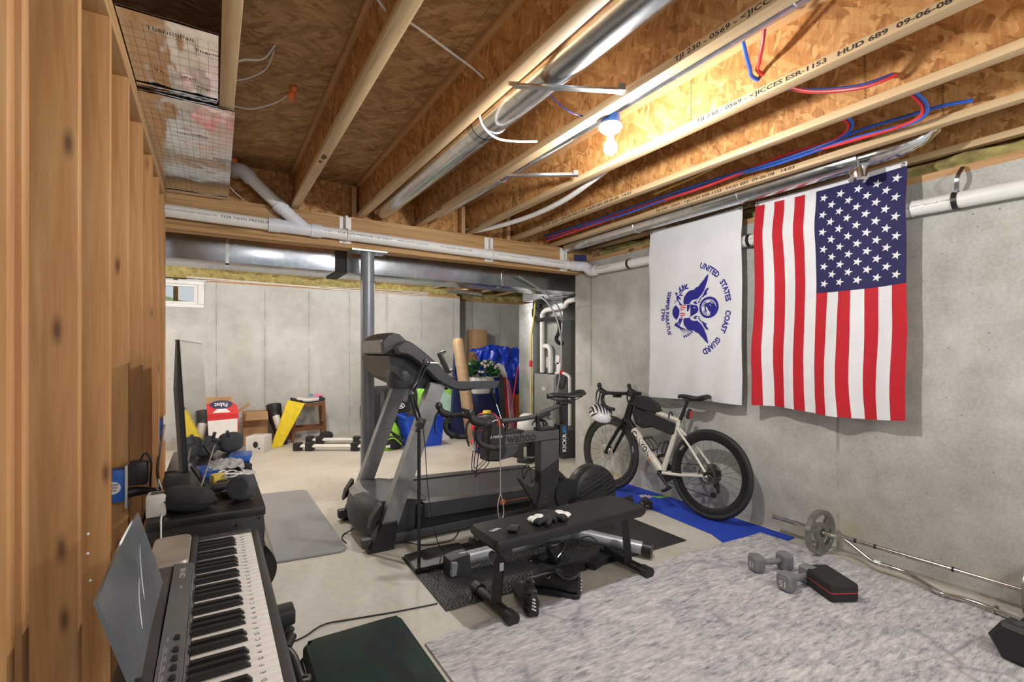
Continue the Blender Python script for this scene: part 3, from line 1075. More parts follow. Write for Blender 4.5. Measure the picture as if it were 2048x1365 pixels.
# thin steel struts across joists
def strut(p0, p1, label):
    p0, p1 = V(p0), V(p1)
    d = (p1 - p0)
    q = B().mat('galvanised')
    rot = d.to_track_quat('X', 'Z').to_matrix()
    q.box((p0 + p1) / 2 + V((0, 0, 0.0)), (d.length, 0.028, 0.003), rot)
    q.box((p0 + p1) / 2 + rot @ V((0, 0.013, 0.012)), (d.length, 0.003, 0.024), rot)
    q.box(p1 + V((0, 0, 0.012)), (0.03, 0.04, 0.03), rot)
    tag(q.done('steel_strut', loc=tuple((p0 + p1) / 2)), label, 'strut')
strut((1.09, 1.74, 2.424), (1.50, 1.53, 2.424), 'thin steel strut under the big round duct near the bulb')
strut((1.60, 2.655, 2.424), (1.965, 2.405, 2.424), 'thin steel strut below the half hidden duct, farther from the camera')

# ------------------------------------------------------------------ rectangular trunk duct behind the beam
t = thing('trunk_duct', 'long rectangular sheet metal duct behind the wooden beam', 'duct', (0.8, 4.7, 2.02))
q = B().mat('duct_metal')
q.b2((-2.4, 4.5, 2.02), (4.4, 4.92, 2.36), 0.004)
q.done('casing', parent=t)
for xx in (0.1, 2.66):
    q = B().mat('galvanised')
    q.b2((xx - 0.012, 4.493, 2.0), (xx + 0.012, 4.4985, 2.40))
    q.b2((xx - 0.012, 4.493, 2.0), (xx + 0.012, 4.6, 2.012))
    q.done('hanger_strap', parent=t)
q = B().mat('black_matte')
q.b2((0.93, 4.4925, 2.012), (1.03, 4.4985, 2.35))
q.b2((0.93, 4.493, 2.010), (1.03, 4.93, 2.0185))
q.done('tape_band', parent=t)

# fibreglass insulation tucked above the walls
q = B().mat('insulation')
q.grid(lambda u, v: (3.60 + 0.05 * mnoise.noise(V((u * 30, v * 2, 0))), -1.5 + 5.5 * u, WT + 0.042 + 0.09 * v + 0.02 * mnoise.noise(V((u * 22, v * 4, 3)))), 120, 8, 0.05, (1, 0, 0))
o = q.done('insulation_batt')
tag(o, 'yellow fibreglass insulation above the right concrete wall', 'insulation', kind='stuff')
q = B().mat('insulation')
q.grid(lambda u, v: (-3 + 6.8 * u, 8.05 + 0.05 * mnoise.noise(V((u * 40, v * 2, 7))), WT + 0.043 + 0.3 * v + 0.02 * mnoise.noise(V((u * 30, v * 4, 5)))), 140, 8, 0.06, (0, 1, 0))
o = q.done('insulation_batt')
tag(o, 'yellow fibreglass insulation above the back concrete wall', 'insulation', kind='stuff')
q = B().mat('insulation')
q.grid(lambda u, v: (3.85 + 1.7 * u, 8.46 + 0.04 * mnoise.noise(V((u * 12, v * 2, 9))), WT + 0.043 + 0.25 * v + 0.02 * mnoise.noise(V((u * 12, v * 4, 8)))), 50, 8, 0.06, (0, 1, 0))
o = q.done('insulation_batt')
tag(o, 'yellow fibreglass insulation above the alcove wall', 'insulation', kind='stuff')

# ------------------------------------------------------------------ white drain pipes
ZP = lambda x: 2.279 - (x + 0.3) * 0.0122
YP = 4.096
t = thing('drain_pipe', 'long white plastic drain pipe strapped along the wooden beam', 'pipe', (1.5, YP, ZP(1.5)))
q = B().mat('pvc')
q.tube([(-0.95, YP, ZP(-0.95)), (3.36, YP, ZP(3.36))], 0.0445, 24)
q.done('pipe', parent=t)
q = B().mat('pvc_fitting')
q.tube([(0.36, YP, ZP(0.36)), (0.44, YP, ZP(0.44))], 0.0535, 24)
q.tube([(0.44, YP, ZP(.44)), (0.68, YP, ZP(.68))], 0.049, 24)
q.tube([(0.66, YP, ZP(0.66)), (0.74, YP, ZP(0.74))], 0.0535, 24)
q.tube([(0.62, YP, ZP(0.62)), (0.44, YP, ZP(.62) + 0.15)], 0.049, 24)
q.tube([(0.47, YP, ZP(.62) + 0.125), (0.42, YP, ZP(.62) + 0.167)], 0.0535, 24)
q.done('wye_fitting', parent=t)
q = B().mat('pvc')
q.tube([(0.44, YP, ZP(.62) + 0.15), (0.235, YP, ZP(.62) + 0.335)], 0.0445, 24)
q.done('branch_pipe', parent=t)
q = B().mat('pvc_fitting')
q.tube(spline([(0.25, YP, ZP(.62) + 0.322), (0.195, YP, ZP(.62) + 0.37), (0.155, YP + 0.03, ZP(.62) + 0.385), (0.14, YP + 0.08, ZP(.62) + 0.385)], 5), 0.053, 20)
q.done('elbow', parent=t)
q = B().mat('ink')
def on_pipe(x0):
    return lambda x, y: V((x0 + x, YP - 0.0452 * math.cos(y / 0.0445), ZP(x0 + x) + 0.0452 * math.sin(y / 0.0445)))
for x0, s, tx in ((0.05, .028, 'FOR NON PRESSURE'), (0.86, .024, 'FOR NON PRESSURE USE ONLY'), (1.75, .017, 'PVC CELLULAR CORE ASTM F891'), (2.9, .017, 'FOR NON PRESSURE USE'),
                  (-0.3, .013, 'NSF-DWV CO-EXTRUDED CELLULAR CORE'), (0.75, .012, 'PVC 3IN'), (1.35, .013, 'NSF-DWV ASTM F891 CO-EXTRUDED'), (2.35, .013, 'NSF-DWV CO-EXTRUDED CELLULAR CORE PVC')):
    q = B().mat('ink')
    q.text(tx, s, on_pipe(x0), sx=1.3)
    q.done('printed_lettering', parent=t)
for xx in (0.94, 2.30, 3.22):
    q = B().mat('white_plastic')
    q.b2((xx - 0.05, by0 - 0.006, ZP(xx) - 0.06), (xx + 0.045, by0 - 0.001, JZ - 0.01))
    q.b2((xx - 0.008, by0 - 0.05, ZP(xx) + 0.04), (xx + 0.008, by0 - 0.004, ZP(xx) + 0.16))
    ring = [(xx, YP + 0.049 * math.cos(R(a)), ZP(xx) + 0.049 * math.sin(R(a))) for a in range(40, 330, 15)]
    q.tube(ring, 0.006, 6)
    q.done('pipe_hanger', parent=t)
ZW = lambda y: 2.122 + (y - 0.7) * 0.0145
XW = 3.45
t = thing('drain_pipe', 'white plastic drain pipe along the right concrete wall, passing behind the flags', 'pipe', (XW, 2, ZW(2)))
q = B().mat('pvc')
q.tube([(XW, 4.0, ZW(4.0)), (XW, -1.4, ZW(-1.4))], 0.0445, 24)
q.done('pipe', parent=t)
q = B().mat('pvc_fitting')
e0 = (3.30, YP, ZP(3.3)); e1 = (XW, 3.88, ZW(3.88))
q.tube(spline([e0, (3.38, YP - 0.01, ZP(3.38)), (3.425, 4.03, ZP(3.4) - .01), (XW, 3.96, ZW(3.96)), e1], 6), 0.0535, 20)
q.done('elbow', parent=t)
q = B().mat('ink')
def on_wp(y0):
    return lambda x, y: V((XW - 0.0452 * math.cos(y / 0.0445), y0 - x, ZW(y0 - x) + 0.0452 * math.sin(y / 0.0445)))
for tx, yy in (('FOR NON PRESSURE USE  PVC', 3.85), ('NSF-DWV CELLULAR CORE', 1.19), ('FOR NON PRESS', 2.19)):
    q = B().mat('ink')
    q.text(tx, .0135, on_wp(yy), sx=1.25)
    q.done('printed_lettering', parent=t)
q = B().mat('pvc')
q.tube([(XW, 1.16, ZW(1.16)), (XW, 1.165, ZW(1.165))], 0.047, 24)
q.done('coupling', parent=t)
for yy, strap in ((3.40, 1), (2.16, 0), (0.97, 1)):
    q = B().mat('black_plastic')
    q.tube([(XW, yy - 0.012, ZW(yy)), (XW, yy + 0.012, ZW(yy))], 0.049, 24)
    q.done('pipe_clamp', parent=t)
    if strap:
        q = B().mat('galvanised')
        q.tube(spline([(XW + 0.005, yy, ZW(yy) + 0.05), (XW - 0.02, yy - 0.01, ZW(yy) + 0.12), (XW + 0.03, yy - 0.02, WT + 0.025)], 5), 0.012, 6, flat=0.18, up=(1, 0, 0))
        q.done('hanger_strap', parent=t)

# ------------------------------------------------------------------ bare bulbs
def bulb(loc, label, vis=True):
    x, y, z = loc
    t = thing('ceiling_bulb', label, 'lamp', loc)
    q = B().mat('blue_box')
    q.lathe([(0.0, 0.05), (0.044, 0.05), (0.046, 0.0), (0.0, 0.0)], (x, y, z), (0, 0, 1), 8)
    q.done('junction_box', parent=t)
    q = B().mat('white_plastic')
    q.lathe([(0.0, 0.0), (0.056, 0.0), (0.058, -0.010), (0.046, -0.026), (0.024, -0.034), (0.022, -0.042), (0.0, -0.042)], (x, y, z), (0, 0, 1), 28)
    q.done('lamp_holder', parent=t)
    q = B().mat('white_plastic')
    q.lathe([(0.0, -0.042), (0.0145, -0.042), (0.017, -0.066), (0.022, -0.082), (0.0, -0.083)], (x, y, z), (0, 0, 1), 20)
    q.done('bulb_neck', parent=t)
    q = B().mat('bulb_glow')
    q.ell((x, y, z - 0.11), (0.033, 0.033, 0.036), None, 20, 12)
    q.done('bulb', parent=t)
    return t
bulb((1.655, 1.76, 2.408), 'bare glowing white bulb in a white holder under the joists')

# ------------------------------------------------------------------ plastic water pipes and cables under the deck
def pex(name, pts, r, mat, label, cat='pipe', group=None, n=8):
    q = B().mat(mat)
    q.tube(spline(pts, n), r, 8)
    return tag(q.done(name, loc=pts[0]), label, cat, group)
pex('water_pipe', [(1.84, 1.09, 2.7315), (1.86, 1.10, 2.69), (1.93, 1.15, 2.60), (2.0, 1.21, 2.55), (2.07, 1.245, 2.535), (2.25, 1.16, 2.47), (2.45, 1.02, 2.475), (2.585, 0.935, 2.53), (2.75, 0.93, 2.60), (2.9, 0.95, 2.56)], 0.0085, 'pex_red', 'red water pipe passing through the stamped joists right of the bulb')
pex('water_pipe', [(1.82, 1.21, 2.7315), (1.84, 1.21, 2.69), (1.91, 1.225, 2.60), (1.99, 1.25, 2.545), (2.07, 1.268, 2.522), (2.24, 1.18, 2.482), (2.45, 1.04, 2.49), (2.585, 0.95, 2.54), (2.74, 0.96, 2.62), (2.88, 1.0, 2.6)], 0.0085, 'pex_blue', 'blue water pipe passing through the stamped joists right of the bulb')
for k, (m, lab) in enumerate((('pex_red', 'red pipe looping out of the sixth joist into the bundle, inner loop'), ('pex_blue', 'blue pipe looping out of the sixth joist into the bundle, outer loop'))):
    o = k * 0.018
    pex('water_pipe', [(2.62, 1.04 - o, 2.58), (2.78, 0.98 - o, 2.55), (2.93, 0.95 - o, 2.485), (2.98, 1.02 - o, 2.452 - o * .2), (2.985, 1.3, 2.462 + o * .5), (2.99, 1.7, 2.49 - o), (3.0, 2.2, 2.485 + o), (2.99, 2.8, 2.48), (2.98, 3.5, 2.47 + o), (2.96, 4.1, 2.46 + o)], 0.009, m, lab)
for k, (m, lab) in enumerate((('pex_red', 'red pipe dropping from the joist web into the bundle, left of the blue one'), ('pex_blue', 'blue pipe dropping from the joist web into the bundle near the striped flag'))):
    o = k * 0.02
    pex('water_pipe', [(2.64, 1.42 - o, 2.60), (2.78, 1.33 - o, 2.585), (2.92, 1.27 - o, 2.535), (2.965, 1.36 - o, 2.492), (2.965, 1.65, 2.50 - o), (2.968, 2.2, 2.475 + o), (2.97, 2.9, 2.49 - o), (2.96, 3.6, 2.485), (2.94, 4.1, 2.49)], 0.009, m, lab)
pex('water_pipe', [(3.02, 0.79, 2.475), (3.0, 0.9, 2.49), (2.99, 1.05, 2.495), (2.98, 1.25, 2.50), (2.975, 1.6, 2.48), (2.95, 2.3, 2.50), (2.95, 3.4, 2.50), (2.93, 4.1, 2.51)], 0.009, 'pex_blue', 'blue pipe with a cut free end pointing toward the camera beside the seventh joist')
pex('vent_hose', [(2.15, 2.2, 2.50), (2.17, 2.45, 2.46), (2.23, 2.85, 2.435), (2.25, 3.3, 2.432), (2.2, 3.7, 2.434), (2.12, 4.05, 2.445), (2.08, 4.2, 2.47)], 0.02, 'pvc', 'white flexible hose sagging along the joists toward the beam', 'hose')
CW = [([(0.46, 1.70, 2.58), (0.548, 1.77, 2.56), (0.60, 1.79, 2.56), (0.66, 1.80, 2.57), (0.85, 1.86, 2.555), (0.98, 1.92, 2.56), (1.055, 1.95, 2.55)], 'white cable stretched from the second joist to the third'),
      ([(1.10, 2.02, 2.50), (1.09, 2.06, 2.46), (1.15, 2.13, 2.425), (1.25, 2.17, 2.405), (1.36, 2.16, 2.41), (1.47, 2.12, 2.42)], 'white loose cable end hanging below the big round duct'),
      ([(0.06, 2.55, 2.60), (0.12, 2.50, 2.62), (0.20, 2.52, 2.66), (0.25, 2.50, 2.731)], 'white cable curling up into the deck beside the foil panel'),
      ([(0.07, 2.60, 2.56), (0.14, 2.62, 2.60), (0.22, 2.62, 2.67), (0.25, 2.54, 2.731)], 'white cable drooping below the curled one beside the foil panel'),
      ([(0.07, 2.95, 2.60), (0.18, 2.98, 2.62), (0.29, 2.93, 2.66), (0.36, 2.86, 2.70)], 'white cable running to the orange foam plug'),
      ([(0.07, 4.0, 2.52), (0.14, 4.05, 2.46), (0.2, 4.13, 2.44)], 'short white cable behind the silver foil panel')]
for pts, lab in CW:
    q = B().mat('cable_white')
    q.tube(spline(pts, 8), 0.0058, 8, flat=0.55)
    tag(q.done('electric_cable', loc=pts[0]), lab, 'cable')
q = B().mat('orange')
q.ell((0.365, 2.86, 2.69), (0.022, 0.026, 0.024))
q.ell((0.375, 2.845, 2.72), (0.017, 0.02, 0.02))
tag(q.done('foam_plug', loc=(0.365, 2.86, 2.69)), 'orange foam plug in the deck above the treadmill side', 'foam')
q = B().mat('orange')
q.ell((0.13, 4.1, 2.71), (0.028, 0.02, 0.022))
tag(q.done('foam_plug', loc=(0.13, 4.1, 2.71)), 'orange foam blob above the white pipe elbow', 'foam')
pex('electric_cable', [(2.65, 1.62, 2.52), (2.72, 1.8, 2.50), (2.8, 2.1, 2.5), (2.9, 2.6, 2.52)], 0.006, 'yellow_cable', 'yellow cable between the sixth and seventh joists', 'cable')
pex('electric_cable', [(1.4, 1.95, 2.60), (1.44, 1.9, 2.52), (1.50, 1.86, 2.47), (1.55, 1.84, 2.46)], 0.0035, 'ink_blue', 'thin purple wire behind the loose white cable end', 'cable')
for k in range(3):
    pts = [(-0.3 + 0.7 * i, 7.97 - 0.008 * k, 2.30 + 0.014 * k + 0.012 * math.sin(i * 1.3 + k)) for i in range(6)]
    q = B().mat('cable_white')
    q.tube(spline(pts, 6), 0.006, 6)
    tag(q.done('electric_cable', loc=pts[0]), 'pale cable stapled along the top of the back wall', 'cable', 'cables along the back wall')

# ================================================================== FLOOR COVERINGS
def slab(name, pts, h, mat, label, cat, z0=0.0, wav=0.0):
    q = B().mat(mat)
    q.rprism(pts, 'xy', z0, z0 + h, min(0.004, h * 0.4))
    cx = sum(p[0] for p in pts) / len(pts); cy = sum(p[1] for p in pts) / len(pts)
    return tag(q.done(name, loc=(cx, cy, z0)), label, cat)
t = thing('area_rug', 'large distressed pale grey and violet rug at the front right', 'rug', (2.0, 0.8, 0))
q = B().mat('rug')
q.grid(lambda u, v: (0.80 + 2.52 * u + 0.02 * math.sin(v * 9) * u - 0.06 * (1 - v) * u, -0.9 + (2.925 + 0.02 * math.sin(u * 11)) * v, 0.011 + 0.002 * mnoise.noise(V((u * 6, v * 6, 1)))), 60, 60, -0.010, (0, 0, 1))
q.done('pile', parent=t)
t = thing('exercise_mat', 'bright blue mat on the floor along the right wall under the leaning bike', 'mat', (3.2, 2.65, 0))
q = B().mat('blue_mat')
q.rprism([(2.885, 1.85), (3.30, 1.83), (3.455, 1.835), (3.475, 2.6), (3.47, 3.55), (3.06, 3.55), (3.075, 2.75), (3.02, 2.18), (2.93, 2.0)], 'xy', 0.0, 0.007, 0.002)
q.done('sheet', parent=t)
q = B().mat('petal')
for k in range(8):
    a = k * PI / 4
    q.poly([(0, 0), (0.05, -0.014), (0.062, 0), (0.05, 0.014)], lambda x, y: V((3.30 + x * math.cos(a) - y * math.sin(a), 3.06 + x * math.sin(a) + y * math.cos(a), 0.0076)))
q.done('flower_print', parent=t)
q = B().mat('tent_green')
q.poly([(3.36, 2.95), (3.46, 2.93), (3.465, 2.99), (3.40, 3.0), (3.365, 3.05), (3.34, 3.03)], lambda x, y: V((x, y, 0.0076)))
q.done('leaf_print', parent=t)
slab('trainer_mat', [(0.992, 2.228), (2.775, 2.20), (2.785, 2.95), (1.012, 2.957)], 0.006, 'rubber_mat', 'black textured rubber mat under the indoor bike and bench', 'mat')
slab('yoga_mat', [(x, y) for x, y in [(0.12, 3.31), (0.70, 3.245), (0.735, 3.26), (0.752, 3.30), (0.745, 4.85), (0.72, 4.885), (0.68, 4.9), (0.14, 4.97), (0.11, 4.94), (0.10, 4.90), (0.10, 3.34)]], 0.012, 'yoga_grey', 'thick grey ribbed exercise mat on the floor beside the dresser', 'mat')

# ================================================================== TREADMILL
tm = thing('treadmill', 'big black and grey treadmill standing by the steel post', 'treadmill', (1.7, 3.52, 0))
TY0, TY1 = 3.12, 3.93
def prt(q, name, par=tm, **k):
    return q.done(name, parent=par, **k)
# deck
q = B().mat('black_plastic')
q.rprism([(1.20, 0.09), (2.52, 0.06), (2.60, 0.08), (2.60, 0.165), (2.55, 0.20), (1.20, 0.245)], 'xz', TY0 + 0.04, TY1 - 0.04, 0.006)
prt(q, 'deck')
q = B().mat('belt')
q.prism([(1.30, 0.2425), (2.52, 0.2035), (2.56, 0.198), (2.56, 0.204), (2.52, 0.2085), (1.30, 0.2475)], 'xz', TY0 + 0.14, TY1 - 0.13)
prt(q, 'running_belt')
for yy in (TY0 + 0.02, TY1 - 0.125):
    q = B().mat('charcoal')
    q.rprism([(1.24, 0.16), (2.56, 0.125), (2.58, 0.14), (2.58, 0.20), (2.54, 0.218), (1.24, 0.262)], 'xz', yy, yy + 0.105, 0.01)
    prt(q, 'side_rail')
q = B().mat('carton_red')
q.text('PROFORM', 0.022, frame((1.98, TY1 - 0.10, 0.2375), (1, 0, -0.033), (0, 1, 0)))
q.mat('ink_pale')
q.text('PRO 2000', 0.018, frame((2.13, TY1 - 0.10, 0.2325), (1, 0, -0.033), (0, 1, 0)))
prt(q, 'rail_lettering')
q = B().mat('orange')
q.lathe([(0.022, 0), (0.022, 0.004), (0.0, 0.006)], (1.86, TY0 + 0.019, 0.17), (0, -1, 0), 20)
q.b2((1.88, TY0 + 0.017, 0.168), (2.2, TY0 + 0.0195, 0.1715))
q.tube([(2.2, TY0 + 0.018, 0.17), (2.24, TY0 + 0.018, 0.178), (2.26, TY0 + 0.018, 0.20)], 0.0025, 6)
prt(q, 'orange_badge')
# underframe
q = B().mat('charcoal')
for yy in (TY0 + 0.03, TY1 - 0.09):
    q.box((1.62, yy + 0.03, 0.055), (1.6, 0.06, 0.06), None, 0.006)
q.box((0.97, 3.52, 0.05), (0.06, 0.72, 0.05), None, 0.006)
q.box((2.42, 3.52, 0.04), (0.06, 0.66, 0.08), None, 0.006)
prt(q, 'base_frame')
# motor hood
q = B().mat('charcoal')
rings = []
for k in range(13):
    v = k / 12
    yv = TY0 + 0.085 + (TY1 - TY0 - 0.17) * v
    bow = 0.075 * (1 - (2 * v - 1) ** 2)
    top = 0.30 + 0.02 * (1 - (2 * v - 1) ** 2)
    xf = 0.905 - bow
    rings.append([(xf + 0.02, yv, 0.055), (xf, yv, 0.10), (xf - 0.005, yv, 0.20), (xf + 0.02, yv, top - 0.03), (xf + 0.06, yv, top), (1.13, yv, top - 0.005), (1.30, yv, 0.258), (1.33, yv, 0.245), (1.33, yv, 0.09)])
q.loft(rings)
prt(q, 'motor_hood')
q = B().mat('tread_grey')
rings = []
for k in range(13):
    v = k / 12
    yv = TY0 + 0.16 + (TY1 - TY0 - 0.26) * v
    bow = 0.075 * (1 - (2 * v - 1) ** 2)
    top = 0.30 + 0.02 * (1 - (2 * v - 1) ** 2)
    xf = 0.905 - bow
    w = 0.055 * math.sin(PI * (0.08 + 0.84 * v)) * (0.35 + 0.65 * v)
    rings.append([(xf + 0.012, yv, top - 0.035), (xf + 0.052, yv, top + 0.002), (xf + 0.06 + w, yv, top + 0.003), (xf + 0.06 + w, yv, top - 0.02)])
q.loft(rings)
prt(q, 'hood_trim')
# uprights
for yy, nm in ((TY0, 'near'), (TY1 - 0.075, 'far')):
    q = B().mat('tread_grey')
    q.rprism([(0.925, 0.15), (1.045, 0.15), (1.395, 1.09), (1.275, 1.09)], 'xz', yy, yy + 0.075, 0.014)
    prt(q, 'upright')
    q = B().mat('black_plastic')
    q.rprism([(0.845, 0.0), (1.02, 0.0), (1.045, 0.19), (0.935, 0.19)], 'xz', yy - 0.008, yy + 0.083, 0.012)
    prt(q, 'foot_boot')
    q = B().mat('black_plastic')
    q.rprism([(0.86, 0.15), (0.925, 0.20), (0.945, 0.30), (0.93, 0.30), (0.875, 0.22)], 'xz', yy + 0.01, yy + 0.085, 0.008)
    prt(q, 'hinge_cover')
# console head
q = B().mat('charcoal')
rings = []
Y0c, Y1c = 3.27, 3.84
for k in range(9):
    v = k / 8
    yv = Y0c + (Y1c - Y0c) * v
    s = 1 - 0.25 * abs(2 * v - 1) ** 4
    zt = 1.395 + 0.045 * s
    rings.append([(1.00, yv, 1.285), (0.995, yv, 1.375), (1.03, yv, zt - 0.015), (1.075, yv, zt), (1.105, yv, zt - 0.005), (1.31, yv, 1.235), (1.30, yv, 1.19), (1.10, yv, 1.26)])
q.loft(rings)
prt(q, 'console')
q = B().mat('tread_taupe')
q.rprism([(Y0c + 0.03, 1.295), (Y1c - 0.05, 1.295), (Y1c - 0.035, 1.385), (Y0c + 0.05, 1.385)], 'yz', 0.988, 1.004, 0.004)
prt(q, 'console_back')
q = B().mat('screen')
q.poly([(3.36, 0.18), (3.74, 0.18), (3.74, 0.82), (3.36, 0.82)], lambda y, s: V((1.31 - 0.205 * s + 0.002, y, 1.235 + 0.195 * s + 0.002)))
prt(q, 'display')
# lower bowl and tray
q = B().mat('black_plastic')
rings = []
for k in range(9):
    v = k / 8
    yv = 3.2 + 0.68 * v
    rings.append([(1.00, yv, 1.275), (1.03, yv, 1.18), (1.10, yv, 1.10), (1.20, yv, 1.05), (1.34, yv, 1.03), (1.44, yv, 1.03), (1.42, yv, 1.08), (1.28, yv, 1.19), (1.10, yv, 1.26)])
q.loft(rings)
prt(q, 'console_tray')
q = B().mat('charcoal')
q.lathe([(0.0, 0.0), (0.085, 0.0), (0.10, 0.02), (0.105, 0.12), (0.09, 0.15), (0, 0.15)], (1.13, 3.30, 1.045), (0, 0, 1), 24)
prt(q, 'cup_holder')
# arms: swept profile lofted along x
def arm(ya, yb):
    top = spline([(1.035, 0, 1.345), (1.10, 0, 1.375), (1.20, 0, 1.315), (1.32, 0, 1.215), (1.44, 0, 1.11), (1.52, 0, 1.085), (1.58, 0, 1.085)], 5)
    bot = spline([(1.05, 0, 1.285), (1.12, 0, 1.27), (1.22, 0, 1.195), (1.32, 0, 1.10), (1.42, 0, 1.045), (1.50, 0, 1.025), (1.58, 0, 1.03)], 5)
    rings = []
    for a, c in zip(top, bot):
        rings.append([(c.x, ya + 0.012, c.z), (c.x, ya, c.z + 0.012), (a.x, ya, a.z - 0.012), (a.x, ya + 0.012, a.z), (a.x, yb - 0.012, a.z), (a.x, yb, a.z - 0.012), (c.x, yb, c.z + 0.012), (c.x, yb - 0.012, c.z)])
    return B().mat('charcoal').loft(rings)
for ya, yb in ((3.09, 3.20), (3.855, 3.965)):
    prt(arm(ya, yb), 'arm')
    ym = (ya + yb) / 2
    q = B().mat('dark_fabric')
    q.rprism([(1.50, 1.028), (1.80, 1.032), (1.822, 1.084), (1.50, 1.088)], 'xz', ya + 0.012, yb - 0.012, 0.018)
    prt(q, 'hand_grip')
q = B().mat('silver_tube')
q.box((1.365, 3.875, 0.96), (0.05, 0.012, 0.14), (0, 0.33, 0))
prt(q, 'side_label')
# tether with loop hanging from indoor bike bars is separate; power cord of treadmill
def cord(name, pts, r, mat, label, cat='cable', n=8):
    q = B().mat(mat)
    q.tube(spline(pts, n), r, 6)
    return tag(q.done(name, loc=pts[0]), label, cat)
cord('power_cable', [(0.87, 3.5, 0.06), (0.82, 3.56, 0.012), (0.79, 3.55, 0.005), (0.765, 3.48, 0.005), (0.77, 3.38, 0.005)], 0.0045, 'black_plastic', 'thin black cord running from the treadmill hood to the grey mat')
cord('power_cable', [(1.05, 3.20, 0.025), (1.2, 3.07, 0.007), (1.32, 3.04, 0.006), (1.42, 3.06, 0.006), (1.52, 3.18, 0.006)], 0.004, 'black_plastic', 'black cord lying on the floor beside the treadmill base')

# ================================================================== PHONE STAND
t = thing('phone_stand', 'tall thin black floor stand with scissor arm and phone clamp in front of the treadmill', 'stand', (1.06, 2.78, 0.006))
q = B().mat('black_metal')
q.rprism([(1.005, 2.70), (1.17, 2.69), (1.39, 2.80), (1.40, 2.93), (1.20, 2.955), (1.02, 2.93)], 'xy', 0.0065, 0.03, 0.004)
q.done('base_plate', parent=t)
q = B().mat('black_metal')
q.cyl((1.06, 2.78, 0.03), (1.06, 2.78, 0.84), 0.0105, 14)
q.done('pole', parent=t)
q = B().mat('black_plastic')
q.cyl((1.06, 2.78, 0.825), (1.035, 2.775, 0.835), 0.012, 12)
q.done('knob', parent=t)
J0, J1, J2, J3 = V((1.065, 2.78, 0.875)), V((1.01, 2.78, 1.05)), V((1.105, 2.78, 1.235)), V((1.20, 2.78, 1.228))
q = B().mat('black_metal')
q.box((1.07, 2.78, 0.87), (0.05, 0.03, 0.06), (0, 0.4, 0), 0.004)
q.done('bracket', parent=t)
for a, c in ((J0, J1), (J1, J2)):
    q = B().mat('black_metal')
    for dx in (-0.012, 0.012):
        for dy in (-0.009, 0.009):
            q.tube([a + V((dx, dy, 0)), c + V((dx, dy, 0))], 0.0045, 6)
    q.done('arm', parent=t)
    q = B().mat('chrome')
    q.tube([a + V((0, 0, 0.02)), (a + c) / 2 + V((0.012, 0, 0))], 0.003, 6)
    q.done('spring', parent=t)
for p in (J0, J1, J2):
    q = B().mat('black_metal')
    q.box(p, (0.04, 0.032, 0.034), (0, 0.5, 0), 0.004)
    q.done('joint', parent=t)
    q = B().mat('chrome')
    q.cyl(p + V((0.004, -0.018, 0.004)), p + V((0.004, -0.02, 0.004)), 0.0045, 10)
    q.done('screw', parent=t)
q = B().mat('chrome')
q.tube([J2 + V((0.01, 0, 0)), J3], 0.0055, 8)
q.done('ball_rod', parent=t)
q = B().mat('black_plastic')
rt = Euler((0, -0.45, 0)).to_matrix()
cc = J3 + V((0.022, 0, 0.002))
q.box(cc, (0.018, 0.055, 0.135), rt, 0.005)
q.box(cc + rt @ V((0.016, 0, 0.064)), (0.045, 0.05, 0.012), rt, 0.003)
q.box(cc + rt @ V((0.016, 0, -0.064)), (0.045, 0.05, 0.012), rt, 0.003)
q.done('phone_clamp', parent=t)
cord('usb_cable', [(1.085, 2.775, 0.84), (1.10, 2.78, 0.70), (1.11, 2.77, 0.5), (1.14, 2.78, 0.3), (1.19, 2.80, 0.12), (1.25, 2.86, 0.034)], 0.0028, 'black_plastic', 'thin black cable hanging down beside the phone stand pole')

# ================================================================== INDOOR TRAINING BIKE
kb = thing('indoor_bike', 'dark grey indoor training bike with drop bars and ribbed flywheel cover', 'exercise bike', (1.8, 2.55, 0.006))
KY = 2.545
def kp(q, name, **k):
    return q.done(name, parent=kb, **k)
q = B().mat('silver_tube')
q.tube([(1.24, 2.60, 0.065), (1.45, 2.59, 0.07), (2.07, 2.565, 0.085)], 0.043, 16)
kp(q, 'base_tube')
for s in (-1, 1):
    q = B().mat('silver_tube')
    q.tube([(2.04, KY + 0.02, 0.085), (2.11, KY + s * 0.06, 0.08), (2.33, KY + s * 0.40, 0.055)], 0.04, 16)
    kp(q, 'rear_leg')
    q = B().mat('black_plastic')
    q.tube([(2.315, KY + s * 0.375, 0.057), (2.345, KY + s * 0.425, 0.052)], 0.046, 16)
    kp(q, 'end_cap')
q = B().mat('charcoal')
q.loft([[(1.165, y, z) for y, z in ((2.545, 0.007), (2.665, 0.007), (2.655, 0.095), (2.56, 0.095))], [(1.23, y, z) for y, z in ((2.53, 0.007), (2.68, 0.007), (2.655, 0.105), (2.555, 0.105))],
        [(1.29, y, z) for y, z in ((2.54, 0.007), (2.67, 0.007), (2.65, 0.108), (2.555, 0.108))]], smooth=False)
kp(q, 'front_foot')
q = B().mat('silver_tube')
q.prism([(1.163, 0.012), (1.19, 0.02), (1.20, 0.085), (1.168, 0.088)], 'xz', 2.528, 2.56)
kp(q, 'foot_badge')
